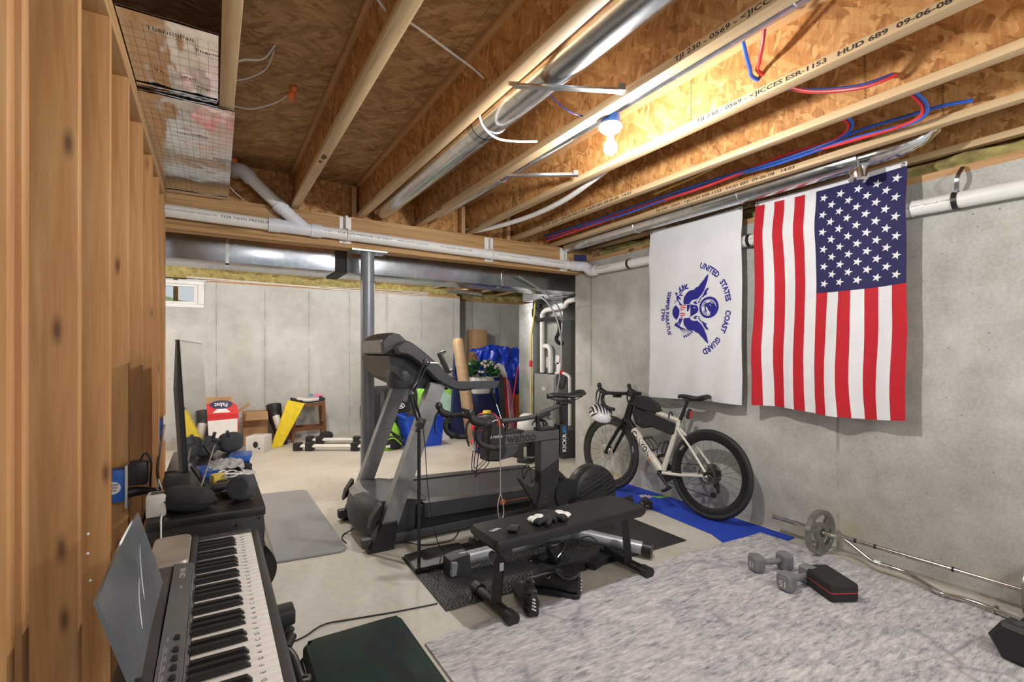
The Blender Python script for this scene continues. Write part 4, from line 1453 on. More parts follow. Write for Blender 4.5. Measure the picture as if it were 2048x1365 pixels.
# frame
fr = [(1.50, 0.738), (1.50, 0.803), (1.912, 0.797), (1.912, 0.30), (1.86, 0.24), (1.76, 0.24), (1.745, 0.32), (1.61, 0.51), (1.595, 0.50), (1.72, 0.30), (1.70, 0.27), (1.76, 0.40), (1.77, 0.715), (1.745, 0.735)]
q = B().mat('trainer_grey')
q.rprism([(1.50, 0.738), (1.50, 0.803), (1.914, 0.797), (1.914, 0.738)], 'xz', KY - 0.038, KY + 0.038, 0.006)
kp(q, 'top_beam')
q = B().mat('trainer_grey')
q.rprism([(1.768, 0.537), (1.914, 0.605), (1.914, 0.736), (1.768, 0.736)], 'xz', KY - 0.036, KY + 0.036, 0.005)
kp(q, 'seat_tube')
q = B().mat('black_matte')
q.rprism([(1.768, 0.535), (1.914, 0.603), (1.906, 0.27), (1.86, 0.22), (1.74, 0.22), (1.745, 0.34), (1.768, 0.42)], 'xz', KY - 0.035, KY + 0.035, 0.005)
kp(q, 'lower_frame')
q = B().mat('black_matte')
q.rprism([(1.768, 0.46), (1.735, 0.435), (1.66, 0.475), (1.625, 0.515), (1.615, 0.51), (1.735, 0.335), (1.768, 0.30)], 'xz', KY - 0.014, KY + 0.014, 0.003)
kp(q, 'cage_fin')
q = B().mat('black_plastic')
for dy in (-0.03, 0.03):
    q.tube(spline([(1.66, KY, 0.50), (1.67, KY + dy, 0.56), (1.72, KY + dy * 1.2, 0.575), (1.735, KY + dy, 0.52), (1.72, KY, 0.47)], 5), 0.004, 6)
q.tube(spline([(1.672, KY - 0.03, 0.56), (1.665, KY, 0.575), (1.672, KY + 0.03, 0.56)], 5), 0.004, 6)
kp(q, 'bottle_cage')
for xx, zz in ((1.85, 0.50), (1.80, 0.38), (1.80, 0.345)):
    q = B().mat('chrome')
    q.cyl((xx, KY - 0.035, zz), (xx, KY - 0.038, zz), 0.004, 10)
    kp(q, 'bolt')
# pedestal to base
q = B().mat('black_matte')
q.rprism([(1.66, 0.10), (1.97, 0.10), (1.92, 0.30), (1.74, 0.30)], 'xz', KY - 0.03, KY + 0.06, 0.006)
kp(q, 'pedestal')
# crank
q = B().mat('black_plastic')
q.cyl((1.80, KY - 0.075, 0.285), (1.80, KY + 0.075, 0.285), 0.04, 20)
kp(q, 'bottom_bracket')
q = B().mat('charcoal')
q.tube([(1.80, KY - 0.085, 0.285), (1.70, KY - 0.088, 0.185)], [0.024, 0.014], 12, flat=1.0)
q.tube([(1.80, KY + 0.085, 0.285), (1.90, KY + 0.088, 0.385)], [0.024, 0.014], 12)
kp(q, 'crank_arm')
q = B().mat('black_plastic')
q.box((1.70, KY - 0.13, 0.185), (0.07, 0.075, 0.022), (0, 0.5, 0), 0.006)
q.box((1.90, KY + 0.13, 0.385), (0.07, 0.075, 0.022), (0, 0.5, 0), 0.006)
kp(q, 'pedal')
# drive housing and flywheel
FX, FZ = 2.215, 0.335
q = B().mat('black_plastic')
q.cyl((1.97, KY - 0.05, 0.375), (1.97, KY + 0.06, 0.375), 0.095, 28)
q.rprism([(1.93, 0.28), (2.20, 0.26), (2.20, 0.42), (1.96, 0.46)], 'xz', KY - 0.045, KY + 0.055, 0.01)
q.cyl((1.915, KY, 0.50), (1.96, KY, 0.46), 0.03, 14)
q.cyl((1.915, KY, 0.40), (1.95, KY, 0.40), 0.045, 14)
kp(q, 'drive_housing')
q = B().mat('black_plastic')
q.lathe([(0.0, 0.0), (0.155, 0.0), (0.185, 0.018), (0.192, 0.05), (0.19, 0.11), (0.175, 0.13), (0, 0.13)], (FX, KY - 0.065, FZ), (0, 1, 0), 48)
fw = kp(q, 'flywheel_cover')
q = B().mat('black_matte')
ca, sa = math.cos(R(20)), math.sin(R(20))
for k in range(-5, 6):
    d = k * 0.029
    L_ = math.sqrt(max(0.0, 0.158 ** 2 - d * d)) - 0.004
    if L_ < 0.03: continue
    cx, cz = FX - sa * d, FZ + ca * d
    q.box((cx, KY - 0.066, cz), (2 * L_, 0.012, 0.012), (0, -R(20), 0), 0.004)
q.done('rib', parent=fw)
q = B().mat('black_plastic')
q.rprism([(1.86, 0.215), (1.90, 0.19), (2.24, 0.31), (2.275, 0.345), (2.26, 0.39), (2.215, 0.395), (1.86, 0.275)], 'xz', KY - 0.105, KY - 0.075, 0.006)
kp(q, 'swing_arm')
q = B().mat('silver_tube')
q.box((1.93, KY - 0.06, 0.29), (0.09, 0.02, 0.02), (0, -0.25, 0), 0.004)
kp(q, 'tilt_bar')
# head unit
q = B().mat('black_plastic')
q.rprism([(1.375, 0.655), (1.455, 0.645), (1.495, 0.68), (1.495, 0.845), (1.40, 0.875), (1.385, 0.80)], 'xz', KY - 0.055, KY + 0.055, 0.01)
kp(q, 'head_post')
q = B().mat('charcoal')
q.rprism([(1.455, 0.648), (1.57, 0.662), (1.60, 0.70), (1.60, 0.737), (1.497, 0.737), (1.49, 0.69)], 'xz', KY - 0.05, KY + 0.05, 0.014)
kp(q, 'tilt_housing')
q = B().mat('ink_pale')
q.text('A MAMA', 0.022, frame((1.39, KY - 0.0558, 0.795), (1, 0, 0), (0, 0, 1)), bold=0.01)
kp(q, 'post_lettering')
q = B().mat('black_plastic')
q.tube(spline([(1.43, KY, 0.84), (1.44, KY, 0.885), (1.42, KY, 0.905), (1.37, KY, 0.908), (1.325, KY, 0.905)], 6), [0.026] * 12 + [0.024] * 6 + [0.021] * 7, 14)
kp(q, 'stem')
q = B().mat('black_matte')
q.tube([(1.325, KY - 0.21, 0.905), (1.325, KY + 0.21, 0.905)], 0.0155, 14)
kp(q, 'handlebar')
def drop(yv, sgn, X0, z0, fwd=-1):
    """drop, hood and lever of a road bar; fwd = direction of travel along x"""
    f = fwd
    a = B().mat('black_matte')
    a.tube(spline([(X0, yv - sgn * 0.03, z0), (X0 + f * 0.035, yv, z0), (X0 + f * 0.085, yv, z0 - 0.015), (X0 + f * 0.105, yv, z0 - 0.055), (X0 + f * 0.085, yv, z0 - 0.105), (X0 + f * 0.02, yv, z0 - 0.135), (X0 - f * 0.045, yv, z0 - 0.142)], 7), 0.0155, 12)
    h = B().mat('black_plastic')
    h.tube(spline([(X0 + f * 0.05, yv, z0), (X0 + f * 0.09, yv, z0 + 0.008), (X0 + f * 0.128, yv, z0 + 0.026), (X0 + f * 0.145, yv, z0 + 0.058)], 6), [0.017 + 0.006 * math.sin(PI * i / 18) for i in range(19)], 12)
    h.ell((X0 + f * 0.147, yv, z0 + 0.064), (0.023, 0.02, 0.024))
    l = B().mat('black_plastic')
    l.tube(spline([(X0 + f * 0.138, yv, z0 + 0.035), (X0 + f * 0.168, yv + sgn * 0.004, z0 + 0.0), (X0 + f * 0.172, yv + sgn * 0.01, z0 - 0.055), (X0 + f * 0.16, yv + sgn * 0.018, z0 - 0.11)], 6), [0.011, .011, .011, .01, .01, .01, .01, .009, .009, .009, .008, .008, .008, .008, .007, .007, .007, .007, .006], 8, flat=0.6)
    return a, h, l
for sg in (-1, 1):
    a, h, l = drop(KY + sg * 0.21, sg, 1.325, 0.905)
    kp(a, 'drop_bar'); kp(h, 'hood'); kp(l, 'brake_lever')
q = B().mat('black_plastic')
q.ell((1.28, KY + 0.03, 0.945), (0.055, 0.02, 0.012), (0, 0.5, 0.3))
q.tube([(1.325, KY + 0.02, 0.91), (1.295, KY + 0.03, 0.94)], 0.009, 8)
kp(q, 'phone_mount')
q = B().mat('charcoal')
q.tube(spline([(1.50, KY, 0.878), (1.62, KY, 0.880), (1.74, KY, 0.890), (1.86, KY, 0.925), (1.965, KY, 0.952)], 5), 0.015, 10, flat=1.0)
kp(q, 'top_bar')
q = B().mat('black_plastic')
q.b2((1.50, KY - 0.04, 0.803), (1.64, KY + 0.04, 0.816), 0.004)
q.cyl((1.53, KY, 0.81), (1.53, KY, 0.88), 0.008, 10)
kp(q, 'slider_clamp')
q = B().mat('black_plastic')
q.b2((1.76, KY - 0.04, 0.80), (1.89, KY + 0.04, 0.814), 0.004)
q.cyl((1.77, KY, 0.81), (1.77, KY, 0.885), 0.014, 12)
q.box((1.80, KY, 0.895), (0.11, 0.05, 0.03), (0, -0.2, 0), 0.006)
kp(q, 'slider_clamp')
q = B().mat('carbon')
q.rprism([(1.945, 0.955), (2.0, 0.955), (2.0, 0.82), (1.955, 0.82)], 'xz', KY - 0.018, KY + 0.018, 0.006)
kp(q, 'seat_post')
q = B().mat('black_plastic')
q.rprism([(1.918, 0.635), (1.99, 0.635), (1.99, 0.80), (1.985, 0.825), (1.918, 0.825)], 'xz', KY - 0.034, KY + 0.034, 0.006)
kp(q, 'seat_mast')
q = B().mat('ink_pale')
q.text('KICKR', 0.042, frame((1.958, KY - 0.0345, 0.645), (0, 0, 1), (-1, 0, 0)), bold=0.02)
q.mat('sky_blue')
q.text('BIKE', 0.042, frame((1.958, KY - 0.0345, 0.772), (0, 0, 1), (-1, 0, 0)), sx=0.5)
kp(q, 'mast_lettering')
q = B().mat('black_plastic')
q.b2((1.93, KY - 0.02, 0.955), (2.03, KY + 0.02, 0.972), 0.004)
for dy in (-0.022, 0.022):
    q.tube(spline([(1.88, KY + dy * 0.5, 0.995), (1.95, KY + dy, 0.978), (2.05, KY + dy, 0.98), (2.11, KY + dy * 1.6, 1.005)], 5), 0.0035, 6)
kp(q, 'saddle_rails')
def saddle(q, nose, tail, zoff=0.0):
    """nose/tail along x; nose first"""
    nx, tx, y0, z0 = nose, tail[0], tail[1], tail[2]
    prof = [(0.0, .010, .004), (0.04, .020, .006), (0.15, .022, .010), (0.35, .024, .008), (0.5, .032, .003), (0.65, .048, .002), (0.8, .064, .012), (0.93, .066, .022), (1.0, .05, .022)]
    rings = []
    for s, w, zz in prof:
        x = nx + (tx - nx) * s
        rings.append([(x, y0 + w * math.cos(a) * (1 if math.sin(a) > 0 else 1), z0 + zz + (0.012 if math.sin(a) > 0 else 0.022) * math.sin(a) - 0.014 * (abs(math.cos(a)) ** 2) * (w / .066)) for a in [2 * PI * k / 16 for k in range(16)]])
    q.loft(rings)
q = B().mat('black_plastic')
saddle(q, 1.845, (2.13, KY, 1.012))
kp(q, 'saddle')
q = B().mat('ink')
q.text('wahoo', 0.078, frame((1.515, KY - 0.0388, 0.770), (1, 0, 0), (0, 0, 1)), bold=0.025)
kp(q, 'beam_lettering')
for k, (dx, dz) in enumerate(((0.0, 0.24), (0.03, 0.27), (0.015, 0.22))):
    q = B().mat('black_plastic')
    q.tube(spline([(1.22, KY - 0.20 + k * .01, 0.89), (1.225 + dx, KY - 0.17, 0.80), (1.23 + dx, KY - 0.13, 0.90 - dz), (1.28, KY - 0.08, 0.855 - dz), (1.37, KY - 0.05, 0.90 - dz), (1.405, KY - 0.03, 0.67)], 7), 0.0028, 6)
    kp(q, 'shift_cable')
q = B().mat('white_paper')
q.box((1.235, KY - 0.165, 0.81), (0.05, 0.003, 0.11), (0.1, 0.12, 0.5))
tag(q.done('paper_tag', loc=(1.235, KY - 0.165, 0.81)), 'small white paper tag hanging from the indoor bike handlebar', 'tag')
q = B().mat('off_white')
lp = [(1.30, KY - 0.235, 0.915), (1.325, KY - 0.238, 0.924), (1.345, KY - 0.24, 0.90), (1.35, KY - 0.24, 0.7), (1.352, KY - 0.24, 0.52)]
q.tube(spline(lp, 6), 0.0048, 8, flat=0.4)
q.tube(spline([(1.352, KY - 0.24, 0.52), (1.334, KY - 0.242, 0.46), (1.339, KY - 0.24, 0.40), (1.356, KY - 0.24, 0.375), (1.371, KY - 0.24, 0.40), (1.369, KY - 0.238, 0.46), (1.352, KY - 0.24, 0.52)], 6), 0.0048, 8, flat=0.4)
tag(q.done('cord_loop', loc=lp[0]), 'pale cord with a loop hanging down from the indoor bike handlebar', 'cord')

# ================================================================== WEIGHT BENCH
bt = thing('weight_bench', 'flat black padded weight bench in front of the indoor bike', 'bench', (1.63, 2.1, 0))
ZB = 0.41
q = B().mat('black_plastic')
q.rprism(rrect(1.12, 1.955, 2.13, 2.235, 0.03), 'xy', ZB - 0.046, ZB, 0.013)
q.done('pad', parent=bt)
q = B().mat('black_matte')
q.rprism(rrect(1.135, 1.97, 2.115, 2.22, 0.02), 'xy', ZB - 0.056, ZB - 0.0465, 0.003)
q.done('pad_board', parent=bt)
q = B().mat('sticker')
q.prism([(1.165, 2.10), (1.18, 2.085), (1.235, 2.10), (1.22, 2.115)], 'xy', ZB + 0.0005, ZB + 0.0012)
q.mat('ink')
for k in range(5):
    q.box((1.180 + k * 0.011, 2.0965 + k * 0.002, ZB + 0.0016), (0.004, 0.010, 0.0004), (0, 0, 0.2))
q.done('maker_label', parent=bt)
q = B().mat('black_metal')
q.box((1.65, 2.09, ZB - 0.071), (0.90, 0.045, 0.03), None, 0.004)
q.done('spine', parent=bt)
for xb, xt in ((1.205, 1.23), (2.122, 2.075)):
    q = B().mat('black_metal')
    q.tube([(xb, 2.10, 0.03), (xt, 2.09, ZB - 0.057)], 0.031, 4)
    q.done('leg', parent=bt)
    q = B().mat('black_metal')
    q.tube([(xb + 0.006, 1.955, 0.034), (xb, 2.30, 0.034)], 0.025, 16)
    q.done('foot_bar', parent=bt)
    for yy in (1.935, 2.27):
        q = B().mat('black_plastic')
        q.tube([(xb + 0.004, yy, 0.034), (xb + 0.003, yy + 0.055, 0.034)], 0.033, 18)
        q.done('foot_cap', parent=bt)
q = B().mat('silver_tube')
q.b2((1.205, 2.062, 0.215), (1.228, 2.065, 0.255))
q.done('warning_label', parent=bt)
q = B().mat('black_plastic')
q.lathe([(0.0, 0), (0.028, 0), (0.032, 0.01), (0.03, 0.028), (0.0, 0.03)], (1.215, 2.035, ZB - 0.085), (0, -1, 0), 20)
q.done('adjust_knob', parent=bt)
for yy in (1.99, 2.2):
    q = B().mat('black_plastic')
    q.tube([(1.13, yy, ZB - 0.076), (1.13, yy + 0.02, ZB - 0.076)], 0.018, 14)
    q.done('roller', parent=bt)
# gloves
def glove(name, loc, rz, label, flip=1):
    t = thing(name, label, 'glove', loc, (0, 0, rz))
    q = B().mat('black_fabric')
    q.ell((0, 0, 0.019), (0.052, 0.042, 0.019), None, 16, 10, 0.85)
    q.ell((-0.055, 0, 0.017), (0.035, 0.036, 0.016), None, 14, 8, 0.85)
    q.done('palm', parent=t, local=True)
    for k in range(4):
        q = B().mat('black_fabric' if k > 1 else 'white_plastic')
        yk = (-0.03 + k * 0.02) * flip
        q.tube(spline([(0.035, yk, 0.02), (0.06, yk * 1.15, 0.022), (0.078, yk * 1.25, 0.014)], 4), [0.0125] * 6 + [0.012, 0.011, 0.010], 10)
        q.done('finger', parent=t, local=True)
    q = B().mat('black_fabric')
    q.tube(spline([(-0.01, 0.035 * flip, 0.018), (0.02, 0.058 * flip, 0.016), (0.045, 0.066 * flip, 0.012)], 4), 0.012, 10)
    q.done('thumb', parent=t, local=True)
    q = B().mat('white_plastic')
    q.ell((0.026, -0.012 * flip, 0.032), (0.026, 0.03, 0.0075), (0, 0.12, 0))
    q.done('knuckle_panel', parent=t, local=True)
    return t
glove('cycling_glove', (1.475, 2.065, ZB), R(188), 'black and white cycling glove lying on the bench, left one of the pair')
glove('cycling_glove', (1.555, 2.085, ZB), R(-62), 'black cycling glove crumpled on the bench, right one of the pair', -1)
t = thing('multi_tool', 'small silver folding multi tool lying on the bench near the label', 'tool', (1.275, 2.045, ZB), (0, 0, R(48)))
for k in range(5):
    q = B().mat('chrome')
    q.box((0, -0.018 + k * 0.009, 0.011), (0.075 - (k % 2) * 0.012, 0.007, 0.019), None, 0.002)
    q.done('folded_bit', parent=t, local=True)
for sx in (-1, 1):
    q = B().mat('black_plastic')
    q.cyl((sx * 0.034, -0.024, 0.0115), (sx * 0.034, 0.024, 0.0115), 0.009, 12)
    q.done('pivot', parent=t, local=True)

# ================================================================== SHOES, SPARE SADDLE, POWER BRICK
def shoe(loc, rz, label, flip=1):
    t = thing('cycling_shoe', label, 'shoe', loc, (0, 0, rz))
    t.scale = (1.1, 1.1, 1.15)
    prof = [(-0.135, 0.020, 0.030, 0.075), (-0.125, 0.031, 0.012, 0.098), (-0.09, 0.036, 0.012, 0.092), (-0.04, 0.036, 0.013, 0.088), (0.0, 0.039, 0.013, 0.096), (0.05, 0.045, 0.013, 0.080), (0.09, 0.047, 0.014, 0.062), (0.125, 0.038, 0.018, 0.050), (0.143, 0.018, 0.024, 0.042)]
    q = B().mat('black_plastic')
    rings = []
    for x, w, zl, zh in prof:
        ym = 0.006 * flip * math.sin((x + 0.13) * 10)
        rings.append([(x, ym + w * math.cos(a) * (1 if math.sin(a) < 0.3 else 0.8), (zl + zh) / 2 + (zh - zl) / 2 * math.sin(a)) for a in [2 * PI * k / 16 for k in range(16)]])
    q.loft(rings)
    q.done('upper', parent=t, local=True)
    q = B().mat('carbon')
    q.rprism([(-0.132, -0.02), (-0.11, -0.032), (-0.03, -0.032), (0.06, -0.045), (0.11, -0.042), (0.142, -0.012), (0.142, 0.012), (0.11, 0.042), (0.06, 0.045), (-0.03, 0.032), (-0.11, 0.032), (-0.132, 0.02)], 'xy', 0.0, 0.022, 0.005)
    q.done('sole', parent=t, local=True)
    q = B().mat('dark_fabric')
    q.tube([(-0.07 + 0.058 * math.cos(a), 0.024 * math.sin(a), 0.096 + 0.012 * math.cos(2 * a)) for a in [2 * PI * k / 20 for k in range(20)]], 0.006, 8, closed=True)
    q.done('collar', parent=t, local=True)
    q = B().mat('black_fabric')
    q.ell((-0.068, 0, 0.094), (0.055, 0.022, 0.008))
    q.done('lining', parent=t, local=True)
    q = B().mat('chrome')
    q.lathe([(0.011, 0), (0.011, 0.004), (0.0, 0.006)], (0.015, -0.036 * flip, 0.085), (0, -0.75 * flip, 0.6), 16)
    q.done('dial', parent=t, local=True)
    q = B().mat('sticker')
    for k in range(4):
        q.box((-0.1365, 0.0, 0.035 + k * 0.014), (0.002, 0.022 - k * .002, 0.006), (0.5, 0, 0))
    q.done('heel_stripe', parent=t, local=True)
    return t
shoe((1.37, 2.075, 0.012), R(71), 'black cycling shoe standing on the rug edge next to the bench foot, toe away')
shoe((1.555, 2.085, 0.012), R(125), 'black cycling shoe beside the other one, heel toward the rug on the right', -1)
t = thing('spare_saddle', 'black glossy bike saddle lying upturned on the rubber mat under the bench', 'saddle', (1.84, 2.44, 0.062), (R(-122), R(8), R(40)))
q = B().mat('black_gloss')
saddle(q, 0.14, (-0.12, 0.0, 0.0))
q.done('shell', parent=t, local=True)
for dy in (-0.022, 0.022):
    q = B().mat('bar_steel')
    q.tube(spline([(0.09, dy * .4, -0.012), (0.03, dy, -0.045), (-0.05, dy, -0.045), (-0.095, dy * 1.7, -0.012)], 5), 0.0038, 6)
    q.done('rail', parent=t, local=True)
t = thing('power_brick', 'black rectangular power adapter on the edge of the rubber mat by the bench leg', 'adapter', (2.0, 2.235, 0.0065), (0, 0, R(18)))
q = B().mat('black_plastic')
q.box((0, 0, 0.018), (0.19, 0.075, 0.035), None, 0.006)
q.done('case', parent=t, local=True)
q = B().mat('black_plastic')
q.tube(spline([(0.095, 0, 0.018), (0.14, 0.03, 0.03), (0.12, 0.12, 0.10), (0.05, 0.16, 0.09), (0.06, 0.10, 0.03)], 6), 0.0035, 6)
q.done('lead', parent=t, local=True)
q = B().mat('chrome')
q.ell((1.665, 2.47, 0.0135), (0.007, 0.007, 0.007))
tag(q.done('steel_ball', loc=(1.665, 2.47, 0.0135)), 'tiny silver ball on the rubber mat under the bench', 'ball')
cord('power_cable', [(0.30, 2.35, 0.004), (0.36, 2.37, 0.004), (0.45, 2.42, 0.006), (0.58, 2.40, 0.004), (0.75, 2.36, 0.004), (0.92, 2.33, 0.004), (0.985, 2.32, 0.004)], 0.004, 'black_plastic', 'black cord on the concrete from the rubber mat toward the piano stand')
# knee pads on the blue mat beyond the bench end
for k, (x, y, lab) in enumerate(((2.98, 2.98, 'black strap pad on the blue mat behind the bench end, left of its twin'), (3.07, 2.84, 'black strap pad on the blue mat behind the bench end, right of its twin'))):
    t = thing('knee_pad', lab, 'knee pad', (x, y, 0.0075), (0, 0, R(20 + 30 * k)))
    q = B().mat('black_plastic')
    q.ell((0, 0, 0.030), (0.075, 0.055, 0.03), None, 16, 8, 0.85)
    q.done('cap', parent=t, local=True)
    for s in (-1, 1):
        q = B().mat('black_fabric')
        q.tube(spline([(0.05 * s, -0.05, 0.012), (0.075 * s, 0, 0.06), (0.05 * s, 0.05, 0.012)], 6), 0.010, 8, flat=0.4)
        q.done('strap', parent=t, local=True)

# ================================================================== ROAD BIKE (local: x forward, y left, z up)
rb = thing('road_bike', 'cream and black drop bar bike with bags leaning against the right concrete wall', 'bicycle', (3.262, 2.385, 0.0085), (R(3.2), 0, math.atan2(1.04, -0.07)))
def rp(q, name, par=rb, **k):
    return q.done(name, parent=par, local=True, **k)
RW, WB = 0.345, 1.04
def wheel(ax, disc_r, cass):
    q = B().mat('tyre')
    ring = [(ax + (RW - 0.021) * math.cos(2 * PI * k / 72), 0, RW + (RW - 0.021) * math.sin(2 * PI * k / 72)) for k in range(72)]
    q.tube(ring, 0.021, 12, closed=True, up=(0, 1, 0))
    tyre = rp(q, 'tyre')
    q = B().mat('carbon')
    rings = []
    for k in range(72):
        a = 2 * PI * k / 72
        rings.append([(ax + r * math.cos(a), y, RW + r * math.sin(a)) for r, y in ((RW - 0.030, -0.013), (RW - 0.055, -0.0135), (RW - 0.085, -0.006), (RW - 0.088, 0), (RW - 0.085, 0.006), (RW - 0.055, 0.0135), (RW - 0.030, 0.013))])
    q.loft(rings, closed=True)
    rp(q, 'rim')
    q = B().mat('ink_pale')
    def arcband(a0, a1, r0, r1):
        n = 14
        for k in range(n):
            p0, p1 = R(a0 + (a1 - a0) * k / n), R(a0 + (a1 - a0) * (k + 1) / n)
            q.poly([(r0, p0), (r1, p0), (r1, p1), (r0, p1)], lambda r, a: V((ax + r * math.cos(a), 0.0139, RW + r * math.sin(a))))
    arcband(-25, 30, RW - 0.033, RW - 0.036) if not cass else arcband(150 - 190, 185 - 190, RW - 0.033, RW - 0.036)
    if cass: arcband(20, 62, RW - 0.033, RW - 0.036)
    # lettering on the rim
    base = 172 if not cass else 40
    def rimfn(x, y):
        a = R(base) - x / (RW - 0.05)
        return V((ax + (RW - 0.05 + y) * math.cos(a), 0.0142, RW + (RW - 0.05 + y) * math.sin(a)))
    q.text('ZIPP', 0.03, rimfn)
    rp(q, 'rim_print', par=tyre)
    for k in range(24):
        s = 1 if k % 2 else -1
        a = 2 * PI * k / 24
        b_ = a + (0.5 if (k // 2) % 2 else -0.5)
        q = B().mat('chrome' if False else 'black_metal')
        q.tube([(ax + 0.022 * math.cos(b_), s * 0.028, RW + 0.022 * math.sin(b_)), (ax + (RW - 0.087) * math.cos(a), 0, RW + (RW - 0.087) * math.sin(a))], 0.0012, 4)
        rp(q, 'spoke')
    q = B().mat('black_plastic')
    q.cyl((ax, -0.05, RW), (ax, 0.05, RW), 0.014, 16)
    q.cyl((ax, -0.032, RW), (ax, -0.026, RW), 0.026, 20)
    q.cyl((ax, 0.026, RW), (ax, 0.032, RW), 0.026, 20)
    rp(q, 'hub')
    q = B().mat('bar_steel')
    pts = ell_xy(ax, RW, disc_r, disc_r, 40)
    inn = ell_xy(ax, RW, disc_r - 0.018, disc_r - 0.018, 40)
    for k in range(40):
        j = (k + 1) % 40
        for yy in (0.040, 0.042):
            q.poly([pts[k], pts[j], inn[j], inn[k]], lambda x, z: V((x, yy, z)))
    for k in range(6):
        a = k * PI / 3
        q.tube([(ax + 0.015 * math.cos(a), 0.041, RW + 0.015 * math.sin(a)), (ax + (disc_r - 0.012) * math.cos(a + 0.4), 0.041, RW + (disc_r - 0.012) * math.sin(a + 0.4))], 0.004, 6)
    rp(q, 'brake_disc')
    if cass:
        for k, rr in enumerate((0.030, 0.036, 0.044, 0.054, 0.066, 0.078)):
            q = B().mat('bar_steel' if k > 3 else 'black_metal')
            n = 30
            teeth = [(ax + (rr + (0.003 if i % 2 else -0.002)) * math.cos(2 * PI * i / n), RW + (rr + (0.003 if i % 2 else -0.002)) * math.sin(2 * PI * i / n)) for i in range(n)]
            q.prism(teeth, 'xz', -0.062 + k * 0.005, -0.060 + k * 0.005)
            rp(q, 'sprocket')
wheel(0.0, 0.075, True)
wheel(WB, 0.075, False)
BBp, STT, HT, HBt = V((0.435, 0, 0.272)), V((0.285, 0, 0.735)), V((0.795, 0, 0.845)), V((0.845, 0, 0.675))
iv = 'ivory_frame'
q = B().mat(iv)
def taper(q, pts, rs, n=14, flat=1.0, up=None):
    q.tube(pts, rs, n, flat=flat, up=up)
taper(q, [BBp, STT], [0.024, 0.019])
rp(q, 'seat_tube')
q = B().mat(iv)
dt0 = HBt * 0.86 + BBp * 0.14
taper(q, [HBt * 0.80 + BBp * 0.20, BBp * 0.5 + HBt * 0.5, BBp], [0.033, 0.034, 0.031])
dn = rp(q, 'down_tube')
q = B().mat('carbon')
taper(q, [HBt, HBt * 0.79 + BBp * 0.21], [0.036, 0.0335])
rp(q, 'down_tube_upper')
q = B().mat(iv)
tt1 = STT + V((0.0, 0, -0.012))
tt0 = HT + V((0.0, 0, -0.02))
taper(q, [tt1, tt0 * 0.45 + tt1 * 0.55], [0.019, 0.021])
rp(q, 'top_tube')
q = B().mat('carbon')
taper(q, [tt0 * 0.44 + tt1 * 0.56, tt0], [0.021, 0.027])
taper(q, [HT, HBt], [0.030, 0.034])
rp(q, 'head_tube')
for s in (-1, 1):
    q = B().mat(iv)
    taper(q, [STT + V((0.012, s * 0.015, -0.075)), V((0.15, s * 0.045, 0.53)), V((0.0, s * 0.062, RW + 0.02))], [0.0105, 0.0095, 0.0095])
    rp(q, 'seat_stay')
    q = B().mat(iv)
    taper(q, [BBp + V((-0.02, s * 0.03, 0)), V((0.22, s * 0.045, 0.295)), V((-0.012, s * 0.064, RW - 0.008))], [0.015, 0.0125, 0.0115])
    rp(q, 'chain_stay')
    q = B().mat('black_plastic')
    q.cyl((0, s * 0.06, RW), (0, s * 0.075, RW), 0.012, 14)
    q.cyl((WB, s * 0.052, RW), (WB, s * 0.066, RW), 0.013, 14)
    rp(q, 'axle_end')
    q = B().mat('black_gloss')
    taper(q, [V((0.853, s * 0.035, 0.655)), V((0.90, s * 0.048, 0.58)), V((1.0, s * 0.056, 0.42)), V((WB, s * 0.057, RW))], [0.021, 0.019, 0.015, 0.013])
    rp(q, 'fork_leg')
q = B().mat('black_gloss')
q.ell((0.852, 0, 0.665), (0.035, 0.05, 0.035))
rp(q, 'fork_crown')
q = B().mat('carbon')
taper(q, [STT + V((0.005, 0, -0.03)), V((0.215, 0, 0.905))], [0.0145, 0.0135])
rp(q, 'seat_post')
q = B().mat('black_plastic')
saddle(q, 0.305, (0.035, 0, 0.925))
rp(q, 'saddle')
q = B().mat('black_metal')
for dy in (-0.02, 0.02):
    q.tube(spline([(0.27, dy * .4, 0.918), (0.22, dy, 0.903), (0.12, dy, 0.904), (0.06, dy * 1.8, 0.925)], 5), 0.0035, 6)
q.box((0.205, 0, 0.903), (0.05, 0.05, 0.02), None, 0.004)
rp(q, 'saddle_rails')
q = B().mat('black_plastic')
q.box((0.20, 0, 0.79), (0.03, 0.034, 0.085), (0, -0.2, 0), 0.01)
lt = rp(q, 'rear_light')
q = B().mat('red')
q.box((0.184, 0, 0.785), (0.008, 0.026, 0.06), (0, -0.2, 0), 0.003)
rp(q, 'lens', par=lt)
# stem, handlebar
q = B().mat('black_plastic')
taper(q, [HT, V((0.78, 0, 0.90))], [0.02, 0.02])
taper(q, [V((0.78, 0, 0.895)), V((0.865, 0, 0.912))], [0.02, 0.017])
rp(q, 'stem')
q = B().mat('black_matte')
q.tube([(0.865, -0.2, 0.912), (0.865, 0.2, 0.912)], 0.015, 12)
rp(q, 'handlebar')
for sg in (-1, 1):
    a, h, l = drop(sg * 0.205, sg, 0.865, 0.912, 1)
    rp(a, 'drop_bar'); rp(h, 'hood'); rp(l, 'brake_lever')
q = B().mat('black_plastic')
q.box((0.93, 0.05, 0.885), (0.05, 0.075, 0.03), None, 0.006)
q.box((0.88, 0.05, 0.90), (0.06, 0.012, 0.012), None, 0.003)
rp(q, 'computer')
